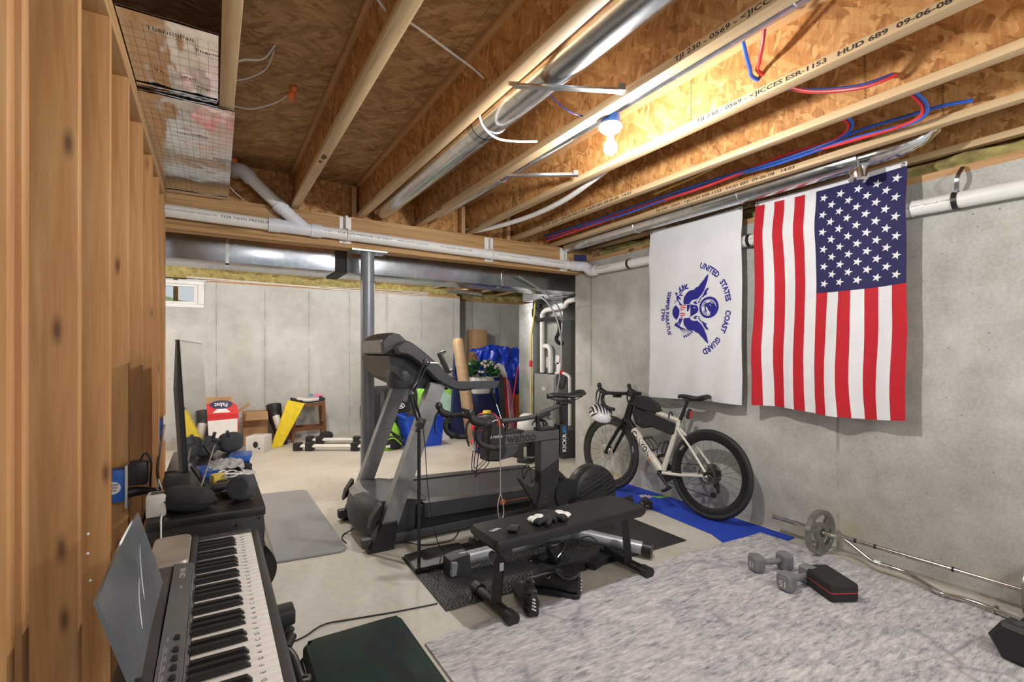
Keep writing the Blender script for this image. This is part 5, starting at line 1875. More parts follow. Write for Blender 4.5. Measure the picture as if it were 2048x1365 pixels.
# bags on frame
q = B().mat('black_fabric')
q.rprism([(0.76, 0.795), (0.775, 0.85), (0.74, 0.905), (0.62, 0.90), (0.505, 0.845), (0.47, 0.785), (0.49, 0.772)], 'xz', -0.03, 0.03, 0.014)
bg = rp(q, 'top_tube_bag')
q = B().mat('black_plastic')
q.box((0.62, 0, 0.79), (0.22, 0.055, 0.02), (0, -0.2, 0), 0.004)
rp(q, 'mount_strap', par=bg)
q = B().mat('black_fabric')
q.rprism([(0.755, 0.79), (0.775, 0.74), (0.735, 0.645), (0.66, 0.615), (0.55, 0.64), (0.36, 0.60), (0.315, 0.61), (0.30, 0.69), (0.50, 0.735)], 'xz', -0.028, 0.028, 0.014)
bg = rp(q, 'frame_bag')
q = B().mat('charcoal')
q.poly([(0.70, 0.66), (0.685, 0.69), (0.665, 0.70), (0.675, 0.67)], lambda x, z: V((x, 0.0288, z)))
rp(q, 'bag_logo', par=bg)
q = B().mat('black_plastic')
q.tube([(0.375, 0.024 * math.cos(a), 0.757 + 0.03 * math.sin(a)) for a in [2 * PI * k / 14 for k in range(14)]], 0.006, 6, closed=True)
rp(q, 'strap', par=bg)
# bottle cages
for base, dirv in ((BBp * 0.55 + HBt * 0.45, (HBt - BBp).normalized()), (BBp * 0.60 + STT * 0.40, (STT - BBp).normalized())):
    nrm = V((-dirv.z, 0, dirv.x))
    if nrm.z < 0: nrm = -nrm
    if base.x < 0.45: nrm = V((abs(dirv.z), 0, abs(dirv.x))) 
    q = B().mat('carbon')
    o = base + nrm * 0.034
    for dy in (-0.032, 0.032):
        q.tube(spline([o + dirv * -0.07, o + dirv * -0.06 + nrm * 0.05 + V((0, dy, 0)), o + dirv * 0.02 + nrm * 0.055 + V((0, dy, 0)), o + dirv * 0.07 + nrm * 0.02 + V((0, dy * .8, 0)), o + dirv * 0.06], 5), 0.0042, 6)
    q.tube(spline([o + dirv * 0.03 + nrm * 0.055 + V((0, -0.032, 0)), o + dirv * 0.03 + nrm * 0.078, o + dirv * 0.03 + nrm * 0.055 + V((0, 0.032, 0))], 5), 0.0042, 6)
    q.tube([o + dirv * -0.07, o + dirv * 0.07], 0.006, 6)
    rp(q, 'bottle_cage')
q = B().mat('orange')
dd = (BBp - HBt).normalized()
pp = BBp - dd * 0.13
q.box(pp + V((0.022, 0.024, 0.012)), (0.045, 0.012, 0.03), (0, 0.9, 0), 0.004)
rp(q, 'orange_tag')
# drivetrain
q = B().mat('black_metal')
q.cyl(BBp + V((0, -0.045, 0)), BBp + V((0, 0.045, 0)), 0.022, 18)
q.prism([(BBp.x + r * math.cos(a), BBp.z + r * math.sin(a)) for r, a in [((0.083 if k % 2 else 0.079), 2 * PI * k / 60) for k in range(60)]], 'xz', -0.050, -0.046)
rp(q, 'chainring')
q = B().mat('black_metal')
q.tube([BBp + V((0, 0.055, 0)), BBp + V((-0.12, 0.062, -0.105))], [0.017, 0.012], 12)
q.tube([BBp + V((0, -0.06, 0)), BBp + V((0.12, -0.066, 0.105))], [0.017, 0.012], 12)
rp(q, 'crank_arm')
for s, d in ((1, -1), (-1, 1)):
    q = B().mat('black_metal')
    q.box(BBp + V((d * 0.12, s * 0.105, d * 0.105)), (0.075, 0.06, 0.02), (0, 0.6, 0), 0.006)
    rp(q, 'pedal')
q = B().mat('black_metal')
q.tube([(0.0, -0.07, RW - 0.02), (-0.02, -0.075, RW - 0.08), (-0.035, -0.07, RW - 0.15)], [0.018, 0.016, 0.012], 10)
q.cyl((-0.02, -0.075, RW - 0.09), (-0.02, -0.055, RW - 0.09), 0.022, 14)
q.cyl((0.0, -0.07, RW - 0.17), (0.0, -0.055, RW - 0.17), 0.022, 14)
rp(q, 'rear_derailleur')
q = B().mat('black_metal')
q.tube([(0.03, -0.05, RW + 0.055), (BBp.x, -0.048, BBp.z + 0.08)], 0.003, 5)
q.tube([(0.02, -0.06, RW - 0.19), (BBp.x, -0.048, BBp.z - 0.08)], 0.003, 5)
rp(q, 'chain')
q = B().mat('chrome')
q.prism([(0.075, 0.365), (0.115, 0.365), (0.095, 0.41)], 'xz', 0.052, 0.058)
q.box((WB - 0.03, 0.045, RW + 0.02), (0.03, 0.02, 0.055), (0, 0.5, 0), 0.004)
rp(q, 'brake_caliper')
# lettering down the down tube (left side)
q = B().mat('ink')
nr = V((-dd.z, 0, dd.x))
if nr.z < 0: nr = -nr
start = HBt * 0.80 + BBp * 0.20 + dd * 0.025
def dtfn(x, y):
    t_ = y / 0.0335
    return start + dd * x + nr * (0.0345 * math.sin(t_)) + V((0, 0.0352 * math.cos(t_), 0))
q.text('CANYON', 0.066, dtfn, sx=0.92, bold=0.03)
rp(q, 'frame_lettering', par=dn)
# helmet hanging from the left hood
hx = Matrix.Translation((3.262, 2.385, 0.0085)) @ Euler((R(3.2), 0, math.atan2(1.04, -0.07))).to_matrix().to_4x4()
hp = hx @ V((0.985, 0.205, 0.70))
t = thing('bike_helmet', 'white vented bike helmet hanging from the handlebar of the leaning bike', 'helmet', tuple(hp), (R(8), R(-18), R(62)))
q = B().mat('helmet_white')
def hfn(p):
    if p.z < 0: p = V((p.x, p.y, p.z * 0.42))
    return p
q.ell((0, 0, 0), (0.135, 0.098, 0.092), None, 32, 20, 0.9, hfn)
q.done('shell', parent=t, local=True)
for k in range(-3, 4):
    q = B().mat('black_matte')
    y0 = k * 0.026
    pts = []
    for i in range(13):
        a = R(32 + 112 * i / 12)
        wv = math.sqrt(max(0.02, 1 - (y0 / 0.10) ** 2))
        pts.append(V((0.137 * math.cos(a) * wv, y0 * (0.75 + 0.35 * math.sin(a)), 0.0935 * math.sin(a) * wv)))
    rr = [0.003 + 0.0065 * math.sin(PI * i / 12) for i in range(13)]
    q.tube(pts, rr, 8)
    q.done('vent', parent=t, local=True)
for sgn in (-1, 1):
    for k in range(3):
        q = B().mat('black_matte')
        pts = []
        for i in range(9):
            f = i / 8
            xx = 0.09 - 0.065 * k - 0.05 * f
            zz = -0.005 + 0.062 * f
            yy = 0.0985 * math.sqrt(max(0.01, 1 - (xx / 0.137) ** 2 - (zz / 0.0935) ** 2))
            pts.append(V((xx, sgn * yy, zz)))
        q.tube(pts, [0.003 + 0.007 * math.sin(PI * i / 8) for i in range(9)], 8)
        q.done('vent', parent=t, local=True)
q = B().mat('black_fabric')
hm = (Matrix.Translation(hp) @ Euler((R(8), R(-18), R(62))).to_matrix().to_4x4()).inverted()
hood = hx @ V((0.975, 0.205, 0.93))
pa, pb = hm @ (hood + V((0, 0.012, 0.01))), hm @ (hood + V((0, -0.012, 0.01)))
q.tube(spline([(0.05, 0.03, 0.075), (pa + V((0.05, 0.03, 0.075))) / 2, pa, pb, (pb + V((-0.05, -0.03, 0.075))) / 2, (-0.05, -0.03, 0.078)], 5), 0.007, 6, flat=0.4)
q.done('strap', parent=t, local=True)

# ================================================================== FLAGS
def cloth(yl, seed, wob):
    """u along the drop 0..1.524, v across 0..0.914 from left to right in the picture"""
    def f(u, v, off=0.0):
        s = u / 1.524
        drape = 0.0
        d0 = 3.397 - 0.004 * s
        bulge = 0.018 * math.exp(-((u - 0.26) / 0.12) ** 2)
        w = wob * s * (0.016 * math.sin(v * 11 + seed + 1.5 * s) + 0.009 * math.sin(v * 23 + seed * 2 + 3 * s)) + 0.004 * mnoise.noise(V((u * 5, v * 5, seed))) + 0.002 * mnoise.noise(V((u * 16, v * 14, seed)))
        for k_, c_ in ((0, 0.38), (0, 0.76), (0, 1.14), (1, 0.30), (1, 0.61)):
            w += 0.0032 * math.exp(-abs((u if k_ == 0 else v) - c_) / 0.012) - 0.0016 * math.exp(-abs((u if k_ == 0 else v) - c_) / 0.05)
        ysh = wob * 0.016 * mnoise.noise(V((u * 2.2, v * 2.0, seed + 5))) * s
        pinch = 0.02 * s * (1 - abs(2 * v / 0.914 - 1)) * 0
        x = d0 - bulge + w - 0.03 * s * wob * 0.5
        z = 2.402 - u * 0.985 - 0.012 * math.sin(PI * v / 0.914) * (1 - s) - 0.01 * s * wob * math.sin(v * 6 + seed)
        return V((min(x, 3.437) - off, yl - v - ysh, z))
    return f
def grommets(t, f):
    for v in (0.018, 0.896):
        q = B().mat('bar_steel')
        c = f(0.02, v, 0.002)
        q.tube([c + V((0, 0.009 * math.cos(a), 0.009 * math.sin(a))) for a in [2 * PI * k / 14 for k in range(14)]], 0.0028, 6, closed=True)
        q.tube([c + V((-0.004, 0, 0)), c + V((0.16 if False else 0.03, 0, 0.03))], 0.002, 6)
        q.done('grommet', parent=t)
# white flag
f = cloth(3.092, 1.3, 0.6)
t = thing('white_flag', 'white flag with a blue eagle emblem hung vertically on the right wall', 'flag', (3.4, 2.63, 2.4))
q = B().mat('flag_white')
q.grid(lambda a, c: f(a * 1.524, c * 0.905), 70, 44, 0.0015, (1, 0, 0))
q.done('cloth', parent=t)
grommets(t, f)
EC = lambda xc, yc: (0.762 + (yc - 715) * 0.00073, 0.437 + (xc - 480) * 0.00086)
def em(xc, yc, off=0.0022):
    u, v = EC(xc, yc)
    return f(u, v, off)
def ept(q, pts, mat, off=0.0022):
    q.mat(mat)
    q.poly(pts, lambda x, y: em(x, y, off))
q = B()
for sg in (1, -1):
    yy = lambda y: 715 + sg * (y - 715)
    wing = [(686, 318), (672, 400), (655, 455), (640, 500), (612, 545), (565, 590), (520, 590), (495, 600), (480, 620), (470, 650), (410, 640), (405, 590), (412, 550), (440, 505), (462, 485), (500, 475), (520, 478), (545, 455), (575, 445), (590, 425), (612, 400), (635, 375), (655, 345)]
    ept(q, [(x, yy(y)) for x, y in wing], 'emblem_blue')
    leg = [(372, 660), (350, 600), (322, 560), (340, 555), (372, 615), (400, 640)]
    ept(q, [(x, yy(y)) for x, y in leg], 'emblem_blue')
    rib = [(570, 625), (590, 590), (625, 555), (640, 520), (662, 485), (690, 472), (682, 500), (668, 520), (668, 552), (645, 560), (610, 610), (585, 642)]
    ept(q, [(x, yy(y)) for x, y in rib], 'emblem_blue')
    ept(q, [(x, yy(y)) for x, y in [(585, 622), (600, 598), (622, 572), (632, 580), (605, 615), (590, 632)]], 'flag_white', 0.003)
    nk = [(512, 625), (540, 610), (560, 606), (545, 625), (575, 640), (540, 650)]
    ept(q, [(x, yy(y)) for x, y in nk], 'emblem_blue')
# tail fan, body, head
ept(q, [(362, 690), (318, 632), (295, 655), (278, 690), (278, 740), (295, 780), (330, 815), (362, 750)], 'emblem_blue')
ept(q, [(480, 640), (530, 655), (560, 665), (572, 690), (575, 720), (560, 750), (530, 765), (500, 780), (480, 790)], 'emblem_blue')
ept(q, [(515, 680), (540, 684), (530, 696)], 'flag_white', 0.003)
ept(q, [(548, 720), (566, 700), (568, 715)], 'flag_white', 0.003)
# shield
ept(q, [(368, 640), (480, 637), (486, 715), (482, 797), (368, 800), (362, 720)], 'flag_white', 0.0026)
ept(q, [(445, 642), (478, 641), (482, 716), (478, 793), (445, 795)], 'emblem_blue', 0.0032)
for k in range(7):
    ya = 646 + k * 22.5
    ept(q, [(371, ya), (440, ya), (440, ya + 11), (371, ya + 11)], 'flag_red', 0.0032)
# olive branch and arrows
q.mat('emblem_blue')
def leafp(x, y, ang, ln, wd):
    c, s = math.cos(R(ang)), math.sin(R(ang))
    ept(q, [(x, y), (x + ln * .5 * c - wd * s, y + ln * .5 * s + wd * c), (x + ln * c, y + ln * s), (x + ln * .5 * c + wd * s, y + ln * .5 * s - wd * c)], 'emblem_blue')
for x, y, a, l in ((335, 530, -115, 60), (345, 505, -150, 48), (355, 500, -60, 60), (368, 480, -95, 70), (372, 470, -20, 55), (388, 460, -60, 75), (398, 450, -100, 60), (405, 455, -15, 50), (418, 440, -55, 60), (425, 448, 0, 46), (360, 515, 20, 48), (345, 530, 55, 62)):
    leafp(x, y, a, l, 11)
ept(q, [(330, 545), (440, 415), (446, 420), (340, 552)], 'emblem_blue')
ept(q, ell_xy(338, 542, 17, 20, 10), 'emblem_blue')
ept(q, [(296, 606), (340, 556), (345, 562), (302, 610)], 'emblem_blue')
ept(q, [(320, 838), (298, 880), (330, 895), (350, 920), (370, 880), (340, 870)], 'emblem_blue')
for k in range(5):
    a = R(28 + k * 9)
    x0, y0 = 350, 890
    x1, y1 = x0 + (165 - 6 * k) * math.cos(a), y0 + (165 - 6 * k) * math.sin(a)
    ept(q, [(x0, y0 - 5), (x1, y1 - 3), (x1 + 3, y1 + 3), (x0, y0 + 7)], 'emblem_blue')
    leafp(x1 - 22 * math.cos(a), y1 - 22 * math.sin(a), math.degrees(a), 44, 10)
ept(q, [(355, 800), (400, 800), (372, 870), (360, 880)], 'emblem_blue')
# medallion
def disc(r, mat, off, n=40, scal=0.0):
    ept(q, [(690 + r * (1 + scal * (k % 2)) * math.cos(2 * PI * k / n) * 0.86, 700 + r * (1 + scal * (k % 2)) * math.sin(2 * PI * k / n)) for k in range(n)], mat, off)
disc(118, 'emblem_blue', 0.0024, 52, 0.06)
disc(94, 'flag_white', 0.0030)
for k in range(30):
    a = 2 * PI * k / 30
    w = 0.055
    ept(q, [(690 + r * math.cos(b_) * .86, 700 + r * math.sin(b_)) for r, b_ in ((58, a - w), (90, a - w), (90, a + w), (58, a + w))], 'emblem_blue', 0.0034)
disc(58, 'emblem_blue', 0.0036)
for i in range(-2, 3):
    for j in range(-3, 4):
        x, y = i * 17 + (8 if j % 2 else 0), j * 15
        if x * x + y * y < 44 ** 2:
            ept(q, ell_xy(690 + x * .86, 700 + y, 4.6, 5.2, 6), 'flag_white', 0.0044)
q.done('emblem', parent=t)
q = B().mat('emblem_blue')
cu_, cv_, rad = 0.762, 0.437 + (455 - 480) * 0.00086, 0.385
def arctext(body, a_mid, size, rad_, center, bold=0.01):
    vs_, fs_ = text_mesh(body, 'CENTER', bold)
    def fn(x, y):
        a = x / rad_ + a_mid
        r_ = rad_ + y
        return f(center[0] + r_ * math.sin(a), center[1] + r_ * math.cos(a), 0.0024)
    q.text(body, size, fn, 'CENTER', bold, 0.84)
for body, am in (('UNITED', -0.955), ('STATES', -0.345), ('COAST', 0.295), ('GUARD', 0.905)):
    q = B().mat('emblem_blue')
    arctext(body, am, 0.066, 0.395, (0.762, 0.400), 0.035)
    q.done('arc_lettering', parent=t)
q = B().mat('emblem_blue')
def st_fn(x, y):
    return f(0.770 + x, 0.200 + y + 0.8 * x * x, 0.0024)
q.text('SEMPER PARATUS', 0.054, st_fn, 'CENTER', 0.035, 0.9)
q.done('motto_lettering', parent=t)
q = B().mat('emblem_blue')
q.text('1790', 0.056, lambda x, y: f(0.775 + x, 0.150 + y, 0.0024), 'CENTER', 0.035)
q.done('motto_lettering', parent=t)

# striped flag
f2 = cloth(2.085, 4.1, 1.35)
t = thing('striped_flag', 'red and white striped flag with a starred blue canton hung vertically on the right wall', 'flag', (3.4, 1.63, 2.4))
q = B()
HD = 0.03
def stripe(a, c):
    u, v = a * 1.524, c * 0.914
    if u < HD: return 'flag_white'
    k = int(v / (0.914 / 13) + 1e-6)
    if k >= 6 and u < 0.715: return 'flag_navy'
    return 'flag_red' if k % 2 == 0 else 'flag_white'
q.grid(lambda a, c: f2(a * 1.524, c * 0.914), 102, 52, 0.0015, (1, 0, 0), stripe)
q.mat('flag_white')
cu0, cu1 = HD, 0.715
cv0, cv1 = 6 * 0.914 / 13, 0.914
def star(u, v, r):
    pts = []
    for k in range(10):
        a = PI * k / 5
        rr = r if k % 2 == 0 else r * 0.40
        pts.append((u + rr * math.sin(a), v + rr * math.cos(a)))
    return pts
for i in range(9):
    nrow = 6 if i % 2 == 0 else 5
    for j in range(nrow):
        v = cv1 - (i + 1) / 10 * (cv1 - cv0)
        u = cu0 + ((2 * j + (1 if i % 2 == 0 else 2)) / 12) * (cu1 - cu0)
        pts = star(u, v, 0.0275)
        cc = (u, v)
        for k in range(10):
            q.poly([cc, pts[k], pts[(k + 1) % 10]], lambda a, c: f2(a, c, 0.0022))
q.done('cloth', parent=t)
grommets(t, f2)

# ================================================================== DUMBBELLS, FOAM BLOCK, BARBELLS
def dumbbell(loc, rz, label):
    t = thing('dumbbell', label, 'dumbbell', loc, (0, 0, rz))
    for s in (-1, 1):
        q = B().mat('dumbbell_grey')
        pts = [(0.046 * abs(math.cos(a)) ** 0.55 * math.copysign(1, math.cos(a)), 0.05 + 0.05 * abs(math.sin(a)) ** 0.55 * math.copysign(1, math.sin(a))) for a in [2 * PI * k / 24 for k in range(24)]]
        q.rprism(pts, 'yz', s * 0.06, s * 0.125, 0.012)
        h = q.done('head', parent=t, local=True)
        if s > 0 or True:
            q = B().mat('ink_pale')
            # lettering on the outer face, upside down as the weight lies
            fr_ = frame((s * 0.1256, 0, 0.043), (0, -s, 0), (0, 0, -1))
            q.text('15', 0.046, fr_, 'CENTER', 0.02)
            q.text('LB/6.8KG', 0.010, frame((s * 0.1256, 0, 0.076), (0, -s, 0), (0, 0, -1)), 'CENTER')
            q.done('weight_number', parent=h, local=True)
    q = B().mat('dumbbell_grey')
    q.tube([(-0.062, 0, 0.05), (-0.03, 0, 0.05), (0, 0, 0.05), (0.03, 0, 0.05), (0.062, 0, 0.05)], [0.015, 0.016, 0.0185, 0.016, 0.015], 16)
    q.done('handle', parent=t, local=True)
    return t
dumbbell((2.80, 1.625, 0.0125), R(158), 'grey fifteen pound dumbbell on the rug, farther one nearest the blue mat')
dumbbell((2.725, 1.43, 0.0125), R(174), 'grey fifteen pound dumbbell partly hidden behind the black block')
t = thing('foam_block', 'black rounded foam block with a thin red stripe lying on the rug', 'block', (2.815, 1.315, 0.0125), (0, 0, R(61)))
q = B().mat('black_matte')
q.box((0, 0, 0.048), (0.245, 0.15, 0.096), None, 0.016, 3)
q.done('body', parent=t, local=True)
q = B().mat('red')
q.rprism(rrect(-0.1229, -0.0754, 0.1229, 0.0754, 0.016), 'xy', 0.046, 0.0505, 0.0005)
q.done('red_stripe', parent=t, local=True)
# weight plates
def plate(loc, rz, label, rx=0.0, R0=0.14, name='weight_plate'):
    t = thing(name, label, 'weight plate', loc, (rx, 0, rz))
    q = B().mat('plate_iron')
    n = 60
    TH = 0.032
    holes = [(90, 38), (210, 38), (330, 38)]
    def inhole(r, adeg):
        for c, w in holes:
            if abs((adeg - c + 180) % 360 - 180) < w: return True
        return False
    # rim ring
    rings = []
    for k in range(n):
        a = 2 * PI * k / n
        rings.append([(r * math.cos(a), y, r * math.sin(a)) for r, y in ((R0, -TH / 2), (R0, TH / 2), (R0 - 0.022, TH / 2), (R0 - 0.026, TH / 2 - 0.004), (R0 - 0.032, 0.010), (R0 - 0.032, -0.010), (R0 - 0.026, -TH / 2 + 0.004), (R0 - 0.022, -TH / 2))])
    q.loft(rings, closed=True)
    rings = []
    for k in range(n):
        a = 2 * PI * k / n
        rings.append([(r * math.cos(a), y, r * math.sin(a)) for r, y in ((0.060, -0.010), (0.060, 0.010), (0.046, TH / 2), (0.027, TH / 2), (0.027, -TH / 2), (0.046, -TH / 2))])
    q.loft(rings, closed=True)
    # webs between the grip holes
    for c in (30, 150, 270):
        w0 = 22
        m = 8
        for yy in (1,):
            ringsw = []
            for k in range(m + 1):
                a = R(c - w0 + 2 * w0 * k / m)
                ringsw.append([(r * math.cos(a), y, r * math.sin(a)) for r, y in ((0.056, -0.009), (R0 - 0.030, -0.009), (R0 - 0.030, 0.009), (0.056, 0.009))])
            q.loft(ringsw, smooth=False)
    o = q.done('disc', parent=t, local=True)
    q = B().mat('plate_iron')
    q.text('25', 0.03, frame((0.085 * math.cos(R(30)), -0.0102, 0.085 * math.sin(R(30))), (1, 0, 0), (0, 0, 1)), 'CENTER', 0.03)
    q.text('LBS', 0.022, frame((0.085 * math.cos(R(150)), -0.0102, 0.085 * math.sin(R(150))), (1, 0, 0), (0, 0, 1)), 'CENTER', 0.03)
    q.done('raised_lettering', parent=t, local=True)
    return t
HUB = V((3.295, 1.59, 0.152))
plate(tuple(HUB), R(-4), 'silver iron weight plate with grip holes standing on the far end of the curl bar')
t = thing('curl_bar', 'silver zigzag curl bar along the rug edge, resting through the weight plate', 'barbell', tuple(HUB))
pth = [HUB + V((0.005, 0.16, 0.012)), HUB, V((3.33, 1.50, 0.14)), V((3.335, 1.44, 0.12)), V((3.315, 1.33, 0.07)), V((3.31, 1.28, 0.06)), V((3.325, 1.19, 0.057)), V((3.315, 1.12, 0.05)), V((3.265, 0.99, 0.028)), V((3.265, 0.95, 0.027)), V((3.28, 0.88, 0.03)), V((3.275, 0.80, 0.03)), V((3.24, 0.68, 0.03)), V((3.19, 0.50, 0.03))]
q = B().mat('bar_steel')
q.tube(spline(pth, 5), 0.0135, 14)
q.done('shaft', parent=t)
q = B().mat('white_plastic')
q.tube([(3.312, 1.302, 0.062), (3.313, 1.27, 0.060)], 0.0155, 14)
q.done('tape_band', parent=t)
q = B().mat('bar_steel')
d_ = (V((3.24, 0.68, 0.03)) - V((3.275, 0.80, 0.03))).normalized()
q.tube([V((3.268, 0.775, 0.034)), V((3.268, 0.775, 0.034)) + d_ * 0.008], 0.022, 18)
q.done('collar', parent=t)
t = thing('straight_barbell', 'long straight silver barbell along the foot of the right wall', 'barbell', (3.385, 1.2, 0.13))
q = B().mat('bar_steel')
q.tube([(3.387, 1.44, 0.129), (3.384, 0.45, 0.128)], 0.0125, 14)
q.done('shaft', parent=t)
q = B().mat('plate_iron')
q.tube([(3.389, 1.95, 0.130), (3.388, 1.70, 0.130), (3.3875, 1.44, 0.129)], 0.0135, 14)
q.done('sleeve', parent=t)
for yy in (1.435, 1.33, 0.97):
    q = B().mat('black_metal')
    q.tube([(3.3865, yy, 0.129), (3.3865, yy - 0.012, 0.129)], 0.0138, 14)
    q.done('ring_mark', parent=t)
plate((3.384, 0.655, 0.146), R(-3), 'silver weight plate on the near end of the straight barbell, cut by the picture edge', 0.0, 0.14)
# hex dumbbells at the lower right corner
def hexbell(loc, rz, label):
    t = thing('hex_dumbbell', label, 'dumbbell', loc, (0, 0, rz))
    for s in (-1, 1):
        q = B().mat('black_plastic')
        r = 0.088
        pts = [(r * math.cos(R(60 * k)), 0.0762 + r * math.sin(R(60 * k))) for k in range(6)]
        q.rprism(pts, 'yz', s * 0.07, s * 0.185, 0.018)
        q.done('head', parent=t, local=True)
        q = B().mat('charcoal')
        q.box((s * 0.125, 0, 0.153), (0.06, 0.03, 0.002), None, 0.0)
        q.done('head_label', parent=t, local=True)
    q = B().mat('bar_steel')
    q.tube([(-0.07, 0, 0.076), (0, 0, 0.076), (0.07, 0, 0.076)], [0.016, 0.018, 0.016], 16)
    q.done('handle', parent=t, local=True)
    return t
hexbell((2.985, 0.578, 0.0125), R(-10), 'big black hexagonal dumbbell on the rug at the lower right corner')

# ================================================================== DIGITAL PIANO ON ITS STAND
pn = thing('digital_piano', 'long black digital piano with lettered white keys along the stud wall', 'piano', (-0.03, 1.13, 0.62))
def pp_(q, name, par=pn, **k):
    return q.done(name, parent=par, **k)
PY0, PY1 = 0.50, 1.80
q = B().mat('piano_case')
q.rprism(rrect(-0.152, PY0, 0.128, PY1, 0.03), 'xy', 0.625, 0.702, 0.008)
pp_(q, 'case')
q = B().mat('piano_case')
q.b2((0.107, PY0 + 0.01, 0.70), (0.127, PY1 - 0.012, 0.716), 0.005)
pp_(q, 'front_lip')
for a, c in ((PY0 + 0.004, PY0 + 0.03), (PY1 - 0.03, PY1 - 0.004)):
    q = B().mat('piano_case')
    q.b2((-0.04, a, 0.70), (0.108, c, 0.722), 0.005)
    pp_(q, 'end_block')
q = B().mat('piano_panel')
q.rprism([(-0.084, 0.70), (-0.037, 0.70), (-0.037, 0.722), (-0.046, 0.737), (-0.084, 0.742)], 'xz', PY0 + 0.01, 1.545, 0.003)
panel = pp_(q, 'control_panel')
q = B().mat('chrome')
q.b2((-0.043, PY0 + 0.03, 0.7325), (-0.041, 1.535, 0.7345))
q.done('trim_line', parent=panel)
q = B().mat('piano_case')
q.b2((-0.148, PY0 + 0.02, 0.70), (-0.086, 1.545, 0.737), 0.006)
q.b2((-0.052, 1.548, 0.70), (-0.037, PY1 - 0.02, 0.733), 0.004)
pp_(q, 'rear_deck')
q = B().mat('grille')
q.rprism(rrect(-0.146, 1.548, -0.054, PY1 - 0.012, 0.022), 'xy', 0.70, 0.741, 0.006)
gr = pp_(q, 'speaker_grille')
TR = lambda x, y, z: frame((x, y, z), (0, 1, 0), (-1, 0, 0))
q = B().mat('ink_pale')
q.text('CDP-100', 0.017, TR(-0.063, 1.44, 0.7402), bold=0.01)
q.text('CASIO', 0.007, TR(-0.063, 1.375, 0.7402))
for k, tx in enumerate(('TONE 1', 'TONE 2', 'TONE 3', 'TONE 4', 'TONE 5')):
    q.text(tx, 0.0055, TR(-0.073, 0.97 + k * 0.031, 0.7412))
q.text('POWER', 0.0055, TR(-0.073, 0.90, 0.7412))
q.text('DEMO', 0.0055, TR(-0.073, 1.135, 0.7412))
q.b2((-0.0775, 0.96, 0.7410), (-0.0770, 1.12, 0.7414))
q.done('panel_lettering', parent=panel)
for yb in (0.91, 0.975, 1.006, 1.037, 1.068, 1.099, 1.145):
    q = B().mat('black_plastic')
    q.b2((-0.0625, yb - 0.007, 0.736), (-0.0535, yb + 0.007, 0.744), 0.002)
    q.done('button', parent=panel)
WK = 0.0235
YT = 1.765
letters = 'CBAGFED'
for i in range(52):
    y1_, y0_ = YT - i * WK, YT - (i + 1) * WK
    q = B().mat('white_key')
    q.b2((-0.036, y0_ + 0.0006, 0.698), (0.106, y1_ - 0.0006, 0.7185), 0.0012)
    o = pp_(q, 'white_key')
    q = B().mat('ink')
    q.text(letters[i % 7], 0.0125, TR(0.078, (y0_ + y1_) / 2, 0.7188), 'CENTER')
    q.done('key_letter', parent=o)
    if i < 51 and letters[i % 7] in 'BAGED':
        q = B().mat('black_key')
        yc = y0_
        q.loft([[(x, yc + w * s, z) for s, z in ((-1, 0.7186), (1, 0.7186), (0.85, zt), (-0.85, zt))] for x, w, zt in ((-0.036, 0.0058, 0.7305), (0.052, 0.0058, 0.7295), (0.0605, 0.0056, 0.7195))], smooth=False)
        pp_(q, 'black_key')
# music rest
q = B().mat('rest_grey')
def rest(u, v):
    y = 0.965 + 0.455 * u + 0.05 * u * v * 0.9 + 0.03 * v
    bow = 0.012 * math.sin(PI * u)
    return (-0.100 - 0.055 * v - bow * 0.3, y, 0.748 + 0.155 * v)
q.grid(rest, 20, 10, 0.006, (-0.9, 0, -0.4))
rs = pp_(q, 'music_rest')
for (u0, v0, u1, v1) in ((0.55, 0.28, 0.82, 0.72), (0.36, 0.18, 0.60, 0.50)):
    q = B().mat('silver_tube')
    pts = []
    for k in range(11):
        f_ = k / 10
        p = V(rest(u0 + (u1 - u0) * f_, v0 + (v1 - v0) * f_ + 0.06 * math.sin(PI * f_))) + V((0.001, 0, 0))
        pts.append(p)
    q.tube(pts, [0.0006 + 0.0018 * math.sin(PI * k / 10) for k in range(11)], 6)
    q.done('ridge', parent=rs)
q = B().mat('piano_case')
q.rprism([(-0.112, 0.95), (-0.112, 1.41), (-0.098, 1.41), (-0.090, 1.3), (-0.086, 1.1), (-0.086, 0.95)], 'xy', 0.738, 0.748, 0.003)
pp_(q, 'rest_ledge')
q = B().mat('black_plastic')
q.box((-0.104, 0.985, 0.757), (0.016, 0.016, 0.018), None, 0.004)
pp_(q, 'page_clip')
# stand
ks = thing('keyboard_stand', 'black folding stand carrying the digital piano', 'stand', (0.0, 1.1, 0))
for yy in (0.70, 1.40):
    q = B().mat('black_metal')
    q.b2((-0.17, yy - 0.03, 0.585), (0.185, yy + 0.03, 0.6235), 0.006)
    q.done('support_arm', parent=ks)
    for s in (-1, 1):
        q = B().mat('black_metal')
        q.tube([(-0.17 * s, yy + 0.02 * s, 0.58), (0.20 * s, yy + 0.02 * s, 0.03)], 0.017, 12)
        q.done('leg', parent=ks)
    q = B().mat('black_metal')
    q.cyl((0.015, yy - 0.05, 0.30), (0.015, yy + 0.05, 0.30), 0.022, 14)
    q.done('pivot', parent=ks)
for xx in (-0.2, 0.2):
    q = B().mat('black_metal')
    q.tube([(xx, 0.64, 0.02), (xx, 1.46, 0.02)], 0.017, 12)
    q.done('foot_bar', parent=ks)
q = B().mat('black_plastic')
q.tube(spline([(0.10, 1.30, 0.60), (0.155, 1.27, 0.575), (0.175, 1.22, 0.53), (0.20, 1.15, 0.45), (0.205, 1.09, 0.36)], 6), [0.012] * 12 + [0.015] * 13, 12)
q.cyl((0.15, 1.28, 0.585), (0.165, 1.30, 0.60), 0.014, 12)
